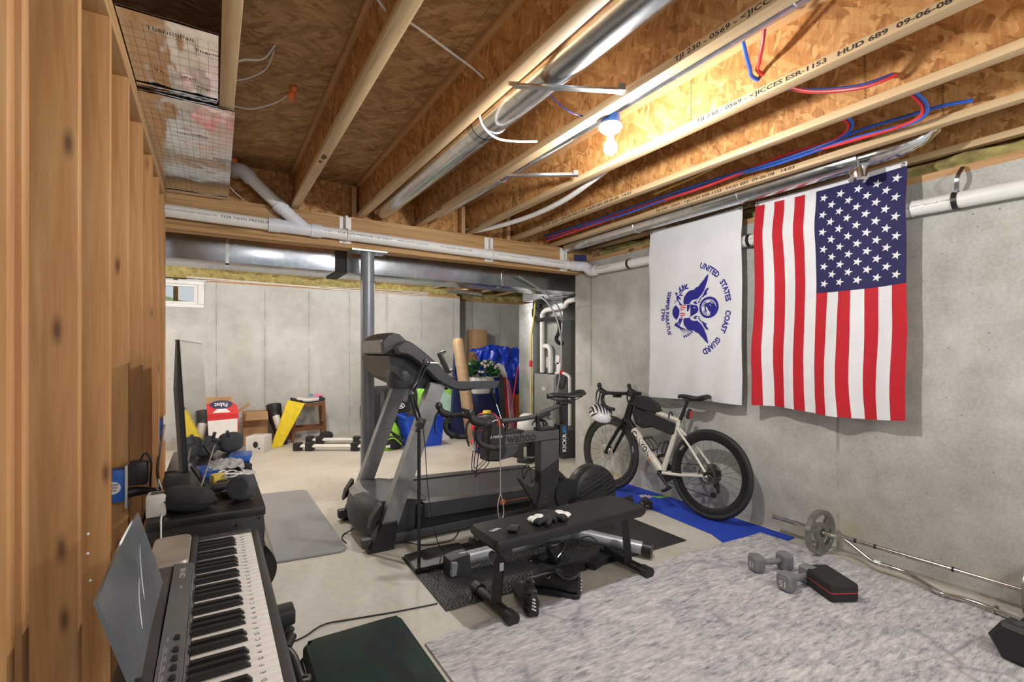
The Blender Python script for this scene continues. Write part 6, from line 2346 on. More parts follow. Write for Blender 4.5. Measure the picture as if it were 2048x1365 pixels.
q.done('release_lever', parent=ks)
q = B().mat('chrome')
q.cyl((0.178, 1.215, 0.535), (0.192, 1.205, 0.54), 0.007, 12)
q.done('rivet', parent=ks)

# ================================================================== PIANO STOOL
t = thing('piano_stool', 'dark green black padded stool seat at the bottom beside the piano', 'stool', (0.36, 1.22, 0))
q = B().mat('bench_vinyl')
q.rprism(rrect(0.212, 0.92, 0.497, 1.472, 0.035, 6), 'xy', 0.43, 0.485, 0.014)
for v in q.bm.verts:
    if v.co.z > 0.47:
        fx, fy = (v.co.x - 0.355) / 0.143, (v.co.y - 1.196) / 0.276
        v.co.z += 0.0
q.grid(lambda u, v: (0.226 + 0.257 * u, 0.936 + 0.52 * v, 0.485 + 0.006 * math.sin(PI * u) ** 0.5 * math.sin(PI * v) ** 0.5), 16, 24)
q.done('seat_pad', parent=t)
q = B().mat('black_gloss')
q.tube([(x, y, 0.434) for x, y in rrect(0.208, 0.916, 0.501, 1.476, 0.038, 6)], 0.006, 8, closed=True)
q.done('piping', parent=t)
q = B().mat('black_wood')
q.b2((0.235, 0.96, 0.37), (0.475, 1.43, 0.43), 0.004)
q.done('apron', parent=t)
for xx in (0.245, 0.465):
    for yy in (0.97, 1.42):
        q = B().mat('black_wood')
        q.b2((xx - 0.018, yy - 0.018, 0), (xx + 0.018, yy + 0.018, 0.37), 0.004)
        q.done('leg', parent=t)

# ================================================================== TELEVISION STAND AND TELEVISION
CZ = 0.50
DZ = 0.74
cab = thing('dresser', 'black wooden dresser covered with gadgets, behind the far end of the piano', 'dresser', (-0.015, 2.63, 0))
DX0, DX1, DY0, DY1 = -0.185, 0.163, 1.955, 3.30
q = B().mat('black_wood')
q.b2((DX0, DY0, DZ - 0.03), (DX1, DY1, DZ), 0.003)
q.done('top', parent=cab)
for yy in (DY0 + 0.003, (DY0 + DY1) / 2 - 0.01, DY1 - 0.023):
    q = B().mat('black_wood')
    q.b2((DX0 + 0.004, yy, 0.0), (DX1 - 0.005, yy + 0.02, DZ - 0.03), 0.002)
    q.done('side_panel', parent=cab)
q = B().mat('black_wood')
q.b2((DX0 + 0.004, DY0 + 0.024, 0.02), (DX0 + 0.012, DY1 - 0.024, DZ - 0.03))
q.done('back_panel', parent=cab)
ym_ = (DY0 + DY1) / 2
for a, c in ((DY0 + 0.03, ym_ - 0.015), (ym_ + 0.016, DY1 - 0.03)):
    for z0, z1, bowm in ((0.05, 0.40, 0.004), (0.415, 0.585, 0.045), (0.60, 0.70, 0.004)):
        q = B().mat('black_gloss')
        rings = []
        for k in range(9):
            v = k / 8
            bow = bowm * math.sin(PI * (0.06 + 0.88 * v))
            rings.append([(DX1 - 0.03, a, z0 + (z1 - z0) * v), (DX1 - 0.004 + bow, a + 0.004, z0 + (z1 - z0) * v), (DX1 - 0.004 + bow, c - 0.004, z0 + (z1 - z0) * v), (DX1 - 0.03, c, z0 + (z1 - z0) * v)])
        q.loft(rings)
        d = q.done('drawer', parent=cab)
        if bowm < 0.01:
            q = B().mat('black_metal')
            zc, yc = (z0 + z1) / 2, (a + c) / 2
            q.tube([(DX1, yc - 0.04, zc), (DX1 + 0.02, yc - 0.03, zc), (DX1 + 0.02, yc + 0.03, zc), (DX1, yc + 0.04, zc)], 0.004, 8)
            q.done('handle', parent=d)
for xx, zz in ((0.142, DZ - 0.040), (0.07, DZ - 0.053), (-0.02, DZ - 0.077)):
    q = B().mat('black_gloss')
    q.lathe([(0.005, 0), (0.005, 0.001), (0.003, 0.0005), (0, 0.0005)], (xx, DY0 + 0.0028, zz), (0, -1, 0), 14)
    q.done('screw_cap', parent=cab)
tv = thing('television', 'flat black television seen edge on, tilted back on the dresser', 'television', (-0.10, 3.745, CZ))
ax_ = V((0.085, 1.23, 0)).normalized()
nx_ = V((ax_.y, -ax_.x, 0))
lean = math.tan(R(3.2))
def tvp(u, z, off):
    """u metres along from near edge, off toward viewer side"""
    p = V((-0.114, 3.13, 0)) + ax_ * u + nx_ * off
    p = p - nx_ * (lean * (z - 0.66))
    return V((p.x, p.y, z))
q = B().mat('black_plastic')
TL = 1.235
sec = [(0.0, -0.004), (0.0, -0.02), (0.05, -0.045), (TL - 0.05, -0.045), (TL, -0.02), (TL, -0.004)]
rings = []
for z in (0.655, 0.68, 1.10, 1.345, 1.365):
    k = 1.0 if z < 1.2 else 0.5
    rings.append([tvp(u, z, o * k if abs(o) > .01 else o) for u, o in sec])
q.loft(rings, smooth=False)
q.done('back_shell', parent=tv)
q = B().mat('black_gloss')
q.loft([[tvp(u, z, o) for u, o in ((0, -0.004), (TL, -0.004), (TL, 0.003), (0, 0.003))] for z in (0.655, 1.365)], smooth=False)
q.done('bezel', parent=tv)
q = B().mat('screen')
q.poly([(0.008, 0.665), (TL - 0.008, 0.665), (TL - 0.008, 1.357), (0.008, 1.357)], lambda u, z: tvp(u, z, 0.0036))
q.done('screen', parent=tv)
for u in (0.25, TL - 0.25):
    q = B().mat('black_plastic')
    q.tube([tvp(u, 0.66, -0.02), tvp(u, 0.66, -0.02) + V((0.08, 0, -0.150))], 0.011, 8)
    q.tube([tvp(u, 0.66, -0.02), tvp(u, 0.66, -0.02) + V((-0.06, 0, -0.150))], 0.011, 8)
    q.done('leg', parent=tv)
t = thing('console_box', 'black boxy device under the near corner of the television', 'box', (-0.15, 3.02, CZ))
q = B().mat('black_matte')
q.b2((-0.205, 3.02, CZ), (-0.10, 3.17, CZ + 0.15), 0.006)
q.done('case', parent=t)
# ------------------------------------------------------------------ gadgets on the dresser
t = thing('smart_speaker', 'round dark fabric speaker at the near right corner of the dresser', 'speaker', (0.135, 2.97, CZ))
q = B().mat('dark_fabric')
def flat(p):
    lim = -0.045
    d = p.x * -0.45 + p.y * -0.8 * 0 + p.x * 0
    return p
q.ell((0.135, 2.97, CZ + 0.070), (0.073, 0.073, 0.070), None, 32, 20)
for v in q.bm.verts:
    dv = v.co - V((0.135, 2.97, CZ + 0.07))
    nn = V((-0.45, -0.72, 0.25)).normalized()
    ex = dv.dot(nn) - 0.046
    if ex > 0: v.co -= nn * ex
q.done('body', parent=t)
q = B().mat('black_plastic')
q.lathe([(0.05, 0), (0.052, 0.006), (0, 0.006)], (0.135, 2.97, CZ), (0, 0, 1), 24)
q.done('base', parent=t)
t = thing('headphone_case', 'black zipped oval case at the near edge of the dresser', 'case', (-0.105, 2.93, CZ), (0, 0, R(-12)))
q = B().mat('black_fabric')
q.ell((0, 0, 0.062), (0.118, 0.075, 0.062), (0, R(8), 0), 30, 16, 0.82)
q.done('shell', parent=t, local=True)
q = B().mat('black_plastic')
q.tube([V((0.121 * math.copysign(abs(math.cos(a)) ** .82, math.cos(a)), 0.077 * math.copysign(abs(math.sin(a)) ** .82, math.sin(a)), 0.058 - 0.14 * 0.121 * math.cos(a))) for a in [2 * PI * k / 40 for k in range(40)]], 0.0035, 6, closed=True)
q.box((0.122, -0.005, 0.035), (0.006, 0.008, 0.022), None, 0.002)
q.done('zip', parent=t, local=True)
t = thing('router_box', 'small white box beside the stud at the near left of the dresser', 'router', (-0.222, 2.93, CZ))
q = B().mat('off_white')
q.b2((-0.272, 2.885, CZ), (-0.192, 2.985, CZ + 0.105), 0.008)
q.done('case', parent=t)
q = B().mat('charcoal')
q.b2((-0.255, 2.915, CZ + 0.105), (-0.21, 2.965, CZ + 0.1058))
q.done('top_panel', parent=t)
t = thing('twin_pad_speaker', 'pair of joined rounded dark fabric pads at the far end of the dresser', 'speaker', (0.02, 4.45, CZ))
for xx, yy in ((-0.055, 4.40), (0.125, 4.50)):
    q = B().mat('dark_fabric')
    q.ell((xx, yy, CZ + 0.078), (0.092, 0.05, 0.078), (0, 0, 0.4), 24, 14, 0.7)
    q.done('pad', parent=t)
q = B().mat('black_plastic')
q.tube(spline([(-0.02, 4.43, CZ + 0.02), (0.035, 4.42, CZ + 0.05), (0.09, 4.47, CZ + 0.02)], 5), 0.014, 8)
q.done('bridge', parent=t)
t = thing('selfie_stick', 'thin chrome rod with a black clamp propped over the gadgets on the dresser', 'stick', (-0.03, 3.5, CZ))
r0, r1 = V((-0.072, 3.05, CZ + 0.02)), V((0.02, 3.98, CZ + 0.17))
q = B().mat('chrome')
q.tube([r0, (r0 + r1) / 2], 0.006, 10)
q.tube([(r0 + r1) / 2, r1], 0.0045, 10)
q.done('rod', parent=t)
q = B().mat('black_plastic')
q.box(r1 + V((0.0, 0.0, 0.01)), (0.05, 0.03, 0.03), (0, 0.3, 0), 0.004)
q.box(r1 + V((-0.012, 0, 0.045)), (0.022, 0.018, 0.05), (0, 0.3, 0), 0.003)
q.box(r1 + V((0.075, 0.02, 0.045)), (0.02, 0.018, 0.05), (0, -0.3, 0), 0.003)
q.tube([r1, r1 + V((0.07, 0.02, 0.03))], 0.006, 8)
q.done('clamp', parent=t)
def smallbox(name, loc, d, rz, mat, label, cat='box', bev=0.004):
    t = B().mat(mat)
    t.box((loc[0], loc[1], loc[2] + d[2] / 2), d, (0, 0, rz), bev)
    return tag(t.done(name, loc=loc), label, cat)
smallbox('blue_case', (0.175, 4.12, CZ), (0.14, 0.20, 0.045), R(-8), 'blue_box', 'bright blue flat box at the right edge of the dresser')
smallbox('blue_case', (-0.03, 3.72, CZ), (0.10, 0.18, 0.05), R(12), 'blue_box', 'bright blue box beside the screen on the dresser')
q = B().mat('clear_bag')
q.grid(lambda u, v: (-0.02 + 0.20 * u, 3.62 + 0.28 * v, CZ + 0.05 + 0.022 * mnoise.noise(V((u * 7, v * 6, 2))) + 0.03 * math.sin(PI * u) * math.sin(PI * v)), 28, 28, -0.004, (0, 0, 1))
t_ = tag(q.done('plastic_bag', loc=(0.08, 3.76, CZ)), 'crinkled clear plastic bag with a yellow slip inside on the dresser', 'bag')
q = B().mat('yellow')
q.box((0.09, 3.75, CZ + 0.035), (0.08, 0.06, 0.003), (0.1, 0.05, 0.3))
q.done('paper_slip', parent=t_)
q = B().mat('white_plastic')
for k in range(3):
    pts = [V((0.10 + 0.05 * math.cos(a + k) * (1 + .2 * k), 3.50 + 0.07 * math.sin(a + k), CZ + 0.03 + 0.008 * k + 0.006 * math.sin(3 * a))) for a in [2 * PI * i / 18 for i in range(15)]]
    q.tube(pts, 0.0045, 6)
tag(q.done('headphone_cable', loc=(0.1, 3.5, CZ)), 'grey coiled cable on the dresser behind the round speaker', 'cable')
q = B().mat('black_plastic')
for k in range(5):
    pts = [V((0.02 + (0.075 - .008 * k) * math.cos(a + k * .3), 3.14 + (0.06 - .005 * k) * math.sin(a + k * .3), CZ + 0.006 + 0.006 * k)) for a in [2 * PI * i / 24 for i in range(24)]]
    q.tube(pts, 0.003, 6, closed=True)
tag(q.done('coiled_cable', loc=(0.02, 3.14, CZ)), 'black coiled cable between the zipped case and the round speaker', 'cable')
for (nm, loc, d, rz, m, lab, cat) in (
    ('phone', (0.15, 3.28, CZ), (0.075, 0.15, 0.012), R(70), 'black_gloss', 'black glossy phone lying behind the round speaker', 'phone'),
    ('tablet', (0.06, 3.30, CZ), (0.13, 0.10, 0.03), R(10), 'black_plastic', 'black flat gadget in the middle of the dresser', 'gadget'),
    ('game_case', (0.17, 3.60, CZ), (0.12, 0.09, 0.02), R(35), 'off_white', 'pale strap case on the dresser in front of the blue box', 'case'),
    ('remote_control', (0.10, 3.40, CZ), (0.045, 0.16, 0.02), R(60), 'black_plastic', 'black remote control on the dresser near the coiled cable', 'remote'),
    ('charger_block', (0.07, 3.09, CZ), (0.06, 0.04, 0.035), R(-15), 'black_plastic', 'small black charger block next to the coiled cable', 'charger'),
    ('gold_box', (0.03, 3.48, CZ), (0.075, 0.07, 0.05), R(20), 'yellow_cable', 'small dull yellow box among the cables on the dresser', 'box'),
    ('wallet', (0.17, 3.80, CZ), (0.11, 0.08, 0.025), R(-20), 'black_fabric', 'black soft pouch beside the plastic bag', 'pouch'),
    ('router_box', (-0.20, 3.65, CZ), (0.10, 0.06, 0.06), R(8), 'dark_fabric', 'dark blue grey switch box behind the television near the studs', 'router')):
    smallbox(nm, loc, d, rz, m, lab, cat, 0.004)
t = thing('earbud', 'grey earbud with a stem near the foot of the chrome rod', 'earbud', (-0.01, 3.10, CZ))
q = B().mat('off_white')
q.ell((-0.005, 3.02, CZ + 0.018), (0.016, 0.016, 0.018))
q.done('bud', parent=t)
q = B().mat('dark_fabric')
q.tube([(-0.005, 3.02, CZ + 0.02), (0.02, 3.0, CZ + 0.006)], 0.006, 8)
q.done('stem', parent=t)

# gadgets and television scaled about the camera onto the dresser top, resulting positions listed
DRESSER_TOP = {
    'blue_case': (0.1221, 2.8758, 0.74),
    'blue_case.001': (-0.0209, 2.5966, 0.74),
    'charger_block': (0.0489, 2.1568, 0.74),
    'coiled_cable': (0.014, 2.1917, 0.74),
    'console_box': (-0.1047, 2.108, 0.74),
    'earbud': (-0.007, 2.1638, 0.74),
    'game_case': (0.1187, 2.5128, 0.74),
    'gold_box': (0.0209, 2.429, 0.74),
    'headphone_cable': (0.0698, 2.443, 0.74),
    'headphone_case': (-0.0733, 2.0451, 0.74),
    'phone': (0.1047, 2.2894, 0.74),
    'plastic_bag': (0.0558, 2.6245, 0.74),
    'remote_control': (0.0698, 2.3732, 0.74),
    'router_box': (-0.155, 2.0451, 0.74),
    'router_box.001': (-0.1396, 2.5477, 0.74),
    'selfie_stick': (-0.0209, 2.443, 0.74),
    'smart_speaker': (0.0942, 2.0731, 0.74),
    'tablet': (0.0419, 2.3034, 0.74),
    'television': (-0.0698, 2.614, 0.74),
    'twin_pad_speaker': (0.014, 3.1061, 0.74),
    'wallet': (0.1187, 2.6524, 0.74),
}
for name_, loc_ in DRESSER_TOP.items():
    o = bpy.data.objects[name_]
    o.location = loc_
    o.scale = (0.698, 0.698, 0.698)

# ------------------------------------------------------------------ outlet boxes and plugs on the studs
def outlet(y, z, label, plugs):
    t = thing('outlet_box', label, 'outlet', (-0.31, y, z))
    q = B().mat('blue_box')
    q.b2((-0.352, y - 0.062, z - 0.06), (-0.2765, y - 0.004, z + 0.06), 0.004)
    bx = q.done('box', parent=t)
    if plugs:
        q = B().mat('white_paper')
        q.lathe([(0.023, 0), (0.023, 0.0008), (0, 0.0008)], (-0.312, y - 0.0625, z - 0.005), (0, -1, 0), 24)
        q.mat('ink')
        for k, tx in enumerate(('RANGE', 'WIDE', 'BOX')):
            q.text(tx, 0.010, frame((-0.312, y - 0.0638, z + 0.007 - k * 0.011), (1, 0, 0), (0, 0, 1)), 'CENTER', 0.02)
        q.done('round_sticker', parent=bx)
    q = B().mat('off_white')
    q.b2((-0.2765, y - 0.075, z - 0.085), (-0.268, y + 0.008, z + 0.075), 0.003)
    q.done('wall_plate', parent=t)
    return t
outlet(2.352, 0.80, 'blue outlet box with a white plate and two black plugs on the nearer stud', True)
outlet(3.962, 0.80, 'blue outlet box with a white plate on the far studs behind the television', False)
t = thing('plug_adapter', 'black rectangular plug adapter in the top socket of the near outlet box', 'plug', (-0.24, 2.32, 0.83))
q = B().mat('black_plastic')
q.b2((-0.268, 2.285, 0.795), (-0.21, 2.345, 0.885), 0.008)
q.done('body', parent=t)
q = B().mat('black_plastic')
q.tube(spline([(-0.235, 2.32, 0.885), (-0.218, 2.31, 0.912), (-0.20, 2.31, 0.87), (-0.205, 2.33, 0.80), (-0.215, 2.42, 0.68), (-0.22, 2.5, 0.35)], 6), 0.0035, 6)
q.done('lead', parent=t)
t = thing('power_plug', 'black plug with a ribbed lead in the bottom socket of the near outlet box', 'plug', (-0.24, 2.31, 0.765))
q = B().mat('black_plastic')
q.tube([(-0.268, 2.30, 0.77), (-0.245, 2.30, 0.772), (-0.215, 2.31, 0.768), (-0.192, 2.335, 0.758)], [0.02, 0.018, 0.014, 0.011], 12)
q.done('body', parent=t)
q = B().mat('black_plastic')
q.tube(spline([(-0.175, 2.34, 0.755), (-0.20, 2.40, 0.74), (-0.22, 2.36, 0.68), (-0.235, 2.25, 0.60), (-0.24, 2.15, 0.50), (-0.24, 2.1, 0.3)], 6), 0.0055, 8)
q.tube(spline([(-0.178, 2.36, 0.758), (-0.20, 2.55, 0.80), (-0.215, 2.9, 0.85), (-0.235, 3.4, 0.88)], 6), 0.006, 8)
q.done('lead', parent=t)
q = B().mat('cable_white')
q.tube(spline([(-0.178, 2.335, 0.80), (-0.155, 2.2, 0.775), (-0.146, 2.06, 0.752), (-0.144, 1.96, 0.744), (-0.143, 1.947, 0.70), (-0.145, 1.945, 0.45)], 6), 0.003, 6)
tag(q.done('white_lead', loc=(-0.17, 2.5, .6)), 'thin pale lead hanging over the near end of the dresser', 'cable')

# ================================================================== FAR ROOM
def floorstool(x0, x1, y0, y1, zt, label):
    t = thing('wooden_stool', label, 'stool', ((x0 + x1) / 2, (y0 + y1) / 2, 0))
    q = B().mat('black_fabric')
    q.grid(lambda u, v: (x0 + (x1 - x0) * u, y0 + (y1 - y0) * v, zt - 0.005 - 0.03 * math.sin(PI * u)), 16, 8, -0.045, (0, 0, 1))
    q.done('seat', parent=t)
    q = B().mat('stool_wood')
    q.prism([(x0, zt - 0.05), (x0, zt - 0.10)] + [(x0 + (x1 - x0) * k / 10, zt - 0.10 - 0.025 * math.sin(PI * k / 10)) for k in range(1, 10)] + [(x1, zt - 0.10), (x1, zt - 0.05)] + [(x1 + (x0 - x1) * k / 10, zt - 0.05 - 0.03 * math.sin(PI * k / 10)) for k in range(1, 10)], 'xz', y0 + 0.005, y0 + 0.03)
    q.done('apron', parent=t)
    q = B().mat('stool_wood')
    q.prism([(x0, zt - 0.05), (x0, zt - 0.10), (x1, zt - 0.10), (x1, zt - 0.05)] , 'xz', y1 - 0.03, y1 - 0.005)
    q.done('apron', parent=t)
    for xx, sx in ((x0 + 0.02, -1), (x1 - 0.02, 1)):
        for yy in (y0 + 0.025, y1 - 0.025):
            q = B().mat('stool_wood')
            q.loft([[(xx + sx * 0.03 + a, yy + b_, 0) for a, b_ in ((-.018, -.018), (.018, -.018), (.018, .018), (-.018, .018))], [(xx + a, yy + b_, zt - 0.05) for a, b_ in ((-.022, -.02), (.022, -.02), (.022, .02), (-.022, .02))]], smooth=False)
            q.done('leg', parent=t)
    for yy in (y0 + 0.025, y1 - 0.025):
        q = B().mat('stool_wood')
        q.b2((x0, yy - 0.01, 0.16), (x1, yy + 0.01, 0.205))
        q.done('rail', parent=t)
    for xx in (x0 + 0.01, x1 - 0.01):
        q = B().mat('stool_wood')
        q.b2((xx - 0.01, y0 + 0.03, 0.22), (xx + 0.01, y1 - 0.03, 0.26))
        q.done('rail', parent=t)
    q = B().mat('bar_steel')
    for k in range(24):
        q.ell((x0 + (x1 - x0) * (k + .5) / 24, y0 - 0.002, zt - 0.045 - 0.03 * math.sin(PI * (k + .5) / 24)), (0.006, 0.003, 0.006), None, 6, 4)
    q.done('nail_trim', parent=t)
    return t
floorstool(0.99, 1.42, 7.56, 7.90, 0.63, 'brown wooden stool with a black saddle seat by the back wall, papers on top')
q = B().mat('white_paper')
q.grid(lambda u, v: (1.03 + 0.30 * u + 0.05 * v, 7.545 + 0.28 * v, 0.632 - 0.028 * math.sin(PI * (0.1 + .7 * u)) - 0.07 * max(0, 0.35 - v) * (1 if u > .3 else .4) + 0.004 * mnoise.noise(V((u * 4, v * 4, 0))) + 0.006), 16, 12, 0.0015, (0, 0, 1))
tag(q.done('paper_sheet', loc=(1.2, 7.7, 0.63)), 'white paper sheets draped over the wooden stool', 'paper')
t = thing('toy', 'small pink and teal toy on the papers of the wooden stool', 'toy', (1.32, 7.72, 0.64))
q = B().mat('pink')
q.box((1.34, 7.72, 0.655), (0.16, 0.06, 0.03), (0, 0.12, 0.3), 0.012)
q.done('body', parent=t)
q = B().mat('teal')
q.ell((1.25, 7.70, 0.665), (0.028, 0.02, 0.022))
q.done('head', parent=t)
def slant_board(name, bl, br, tr, tl, th, mat, label, cat, slots=0):
    q = B().mat(mat)
    P0, P1, P2, P3 = V(bl), V(br), V(tr), V(tl)
    def fn(u, v):
        return (P0 * (1 - u) + P1 * u) * (1 - v) + (P3 * (1 - u) + P2 * u) * v
    nr = (P1 - P0).cross(P3 - P0).normalized()
    q.grid(fn, 6, 12, th, nr)
    t = q.done(name, loc=tuple((P0 + P2) / 2))
    tag(t, label, cat)
    if slots:
        q = B().mat('yellow_cable')
        for k in range(5):
            q.tube([fn(0.2 + 0.15 * k, 0.86) - nr * 0.003, fn(0.2 + 0.15 * k, 0.93) - nr * 0.003], 0.012, 6)
        q.done('grip_slot', parent=t)
        q = B().mat('ink')
        for k in range(5):
            v = 0.75 - 0.13 * k
            q.tube([fn(0.12, v) - nr * 0.002, fn(0.75, v) - nr * 0.002], 0.003, 4)
        q.done('printed_line', parent=t)
    return t
slant_board('yellow_board', (0.665, 7.30, 0.0), (0.80, 7.36, 0.0), (1.12, 7.535, 0.56), (0.90, 7.50, 0.62), 0.03, 'yellow', 'yellow plastic board leaning against the wooden stool', 'board', 1)
# red carton
t = thing('beer_carton', 'open red and white carton standing left of the small white box', 'carton', (0.07, 7.4, 0))
X0, X1, YA, YB_, ZT = -0.14, 0.285, 7.20, 7.56, 0.51
q = B().mat('carton_red')
for lo, hi in (((X0, YA, 0), (X1, YA + 0.006, ZT)), ((X0, YB_ - 0.006, 0), (X1, YB_, ZT)), ((X0, YA + 0.006, 0), (X0 + 0.006, YB_ - 0.006, ZT)), ((X1 - 0.006, YA + 0.006, 0), (X1, YB_ - 0.006, ZT)), ((X0, YA, 0), (X1, YB_, 0.006))):
    q.b2(lo, hi)
body = q.done('body', parent=t)
q = B().mat('white_paper')
q.poly([(X0 + 0.01, 0.15), (X0 + 0.11, 0.06), (X1 - 0.11, 0.06), (X1 - 0.01, 0.15), (X1 - 0.01, 0.445), (X0 + 0.01, 0.43)], lambda x, z: V((x, YA - 0.0012, z)))
q.done('white_panel', parent=body)
q = B().mat('carton_red')
fl = [(X0 + 0.0, 0), (X1, 0), (X1 - 0.01, 0.10), (X1 - 0.07, 0.155), (X0 + 0.06, 0.145), (X0 - 0.03, 0.09)]
q.poly(fl, lambda x, s: V((x, YA + 0.22 * s, ZT + s * 0.97)))
q.poly(fl[::-1], lambda x, s: V((x, YA + 0.22 * s + 0.004, ZT + s * 0.97)))
q.mat('white_paper')
q.poly([(0.0, 0.02), (0.20, 0.02), (0.15, 0.07), (0.05, 0.07)], lambda x, s: V((x, YA + 0.22 * s - 0.001, ZT + s * 0.97)))
fp = q.done('front_flap', parent=t)
q = B().mat('carton_navy')
q.poly(ell_xy(0.095, 0.125, 0.125, 0.055, 28), lambda x, s: V((x, YA + 0.22 * s - 0.0015, ZT + s * 0.97)))
q.mat('white_paper')
q.text('Pabst', 0.075, lambda x, y: V((0.095 - x, YA + 0.22 * (0.125 - y) - 0.0025, ZT + 0.97 * (0.125 - y))), 'CENTER', 0.02, 0.9)
q.done('oval_print', parent=fp)
q = B().mat('cardboard')
q.grid(lambda u, v: (X1 + 0.14 * v, YA + 0.03 + 0.3 * u, ZT + 0.10 * v), 4, 4, 0.004, (-0.3, 0, 1))
q.grid(lambda u, v: (X0 + 0.06 + 0.3 * u, YB_ - 0.02 + 0.06 * v, ZT + 0.19 * v), 4, 4, 0.004, (0, 1, 0))
q.grid(lambda u, v: (X0 - 0.10 * v, YA + 0.03 + 0.3 * u, ZT + 0.03 * v), 4, 4, 0.004, (-0.3, 0, 1))
q.done('inner_flap', parent=t)
# small white box
t = thing('white_box', 'small white carton with a dark round print on the floor by the red carton', 'box', (0.52, 7.16, 0))
q = B().mat('carton_white')
q.box((0.52, 7.17, 0.105), (0.23, 0.24, 0.21), (0, 0, R(-28)), 0.004)
q.done('body', parent=t)
q = B().mat('ink')
rz = Euler((0, 0, R(-28))).to_matrix()
fc = V((0.52, 7.17, 0.105)) + rz @ V((0, -0.1206, 0))
q.poly(ell_xy(0.01, 0.0, 0.032, 0.042, 20), lambda x, z: fc + rz @ V((x, -0.001, z)))
q.poly(ell_xy(0.055, -0.05, 0.012, 0.012, 10), lambda x, z: fc + rz @ V((x, -0.001, z)))
q.done('printed_picture', parent=t)
q = B().mat('cardboard')
q.b2((0.36, 7.60, 0.0), (0.66, 7.606, 0.47)); q.b2((0.36, 7.85, 0.0), (0.66, 7.856, 0.47)); q.b2((0.36, 7.606, 0.0), (0.366, 7.85, 0.47)); q.b2((0.654, 7.606, 0), (0.66, 7.85, 0.47)); q.b2((0.36, 7.6, 0), (0.66, 7.856, 0.006))
t = q.done('cardboard_box', loc=(0.51, 7.73, 0))
tag(t, 'open brown cardboard box between the red carton and the ski boot', 'box')
q = B().mat('cardboard')
q.grid(lambda u, v: (0.36 + 0.30 * u, 7.60 - 0.12 * v, 0.47 - 0.10 * v), 3, 3, 0.004, (0, 0, 1))
q.done('flap', parent=t)
# ski boot standing on its heel
def SH(q):
    for v in q.bm.verts: v.co += V((0.10, -0.08, 0))
t = thing('ski_boot', 'black and white strapped boot standing behind the small white box', 'boot', (0.80, 7.62, 0.0))
q = B().mat('black_plastic')
q.tube(spline([(0.74, 7.62, 0.0), (0.735, 7.63, 0.12), (0.70, 7.68, 0.25), (0.66, 7.74, 0.40), (0.645, 7.76, 0.52), (0.64, 7.77, 0.57)], 5), [0.07] * 6 + [0.085] * 6 + [0.095] * 6 + [0.10] * 6 + [0.09, 0.05], 16)
bt_ = SH(q); q.done('shell', parent=t)
q = B().mat('tent_pale' if False else 'white_plastic')
q.tube(spline([(0.735, 7.545, 0.07), (0.715, 7.57, 0.18), (0.685, 7.61, 0.30), (0.66, 7.65, 0.40)], 5), [0.05] * 16, 10, flat=1.0)
SH(q); q.done('tongue', parent=t)
for k in range(3):
    q = B().mat('black_matte')
    q.box((0.715 - 0.018 * k, 7.525 + 0.03 * k, 0.17 + 0.055 * k), (0.10, 0.02, 0.018), (0, -0.2, 0), 0.004)
    SH(q); q.done('strap', parent=t)
# roof rack bars on the floor
def rackbar(p0, p1, label):
    t = thing('roof_rack_bar', label, 'roof rack', tuple((V(p0) + V(p1)) / 2))
    a, b_ = V(p0), V(p1)
    d = (b_ - a).normalized()
    q = B().mat('white_plastic')
    q.tube([a, b_], 0.045, 10, flat=0.55)
    q.done('bar', parent=t)
    for f_ in (0.0, 0.13, 0.62):
        q = B().mat('black_plastic')
        c = a + (b_ - a) * f_
        q.box(c + V((0, 0, -0.005)), (0.11, 0.09, 0.105), (0, 0, math.atan2(d.y, d.x)), 0.015)
        q.done('mount', parent=t)
    return t
rackbar((0.96, 6.93, 0.062), (2.0, 6.28, 0.062), 'white roof rack bar with black mounts on the floor behind the steel post, nearer one')
rackbar((1.18, 7.35, 0.062), (2.1, 6.80, 0.062), 'white roof rack bar lying farther back, parallel to the nearer bar')
q = B().mat('black_fabric')
q.ell((1.42, 7.48, 0.07), (0.10, 0.07, 0.07), (0, 0, 0.4), 18, 10, 0.8)
tag(q.done('black_pouch', loc=(1.42, 7.48, 0)), 'black soft lump on the floor under the wooden stool', 'pouch')
# bags behind the treadmill
t = thing('travel_bag', 'big black wheeled bag with a pale oval badge behind the treadmill', 'bag', (2.28, 7.1, 0))
q = B().mat('black_fabric')
q.rprism(rrect(1.98, 0.04, 2.60, 0.80, 0.12, 6), 'xz', 6.85, 7.25, 0.03)
q.done('body', parent=t)
q = B().mat('white_paper')
q.tube([(2.33 + 0.055 * math.cos(a), 6.843, 0.52 + 0.035 * math.sin(a)) for a in [2 * PI * k / 20 for k in range(20)]], 0.008, 6, closed=True)
q.b2((2.305, 6.838, 0.505), (2.355, 6.846, 0.535))
q.done('badge', parent=t)
for xx in (2.06, 2.50):
    q = B().mat('dark_fabric')
    q.b2((xx - 0.03, 6.835, 0.08), (xx + 0.03, 6.85, 0.74), 0.004)
    q.done('strap', parent=t)
q = B().mat('black_matte')
q.tube([(1.97 + 0.17 * math.cos(a), 6.95, 0.45 + 0.34 * math.sin(a)) for a in [PI / 2 + PI * k / 16 for k in range(17)]], 0.03, 8)
q.done('side_handle', parent=t)
def LB(q):
    for v in q.bm.verts: v.co = V((2.16 + (v.co.x - 2.16) * 0.72 - 0.16, v.co.y - 0.10, v.co.z))
t = thing('lime_bag', 'lime green and black rucksack slumped on the floor behind the treadmill', 'bag', (2.04, 6.5, 0))
q = B().mat('lime')
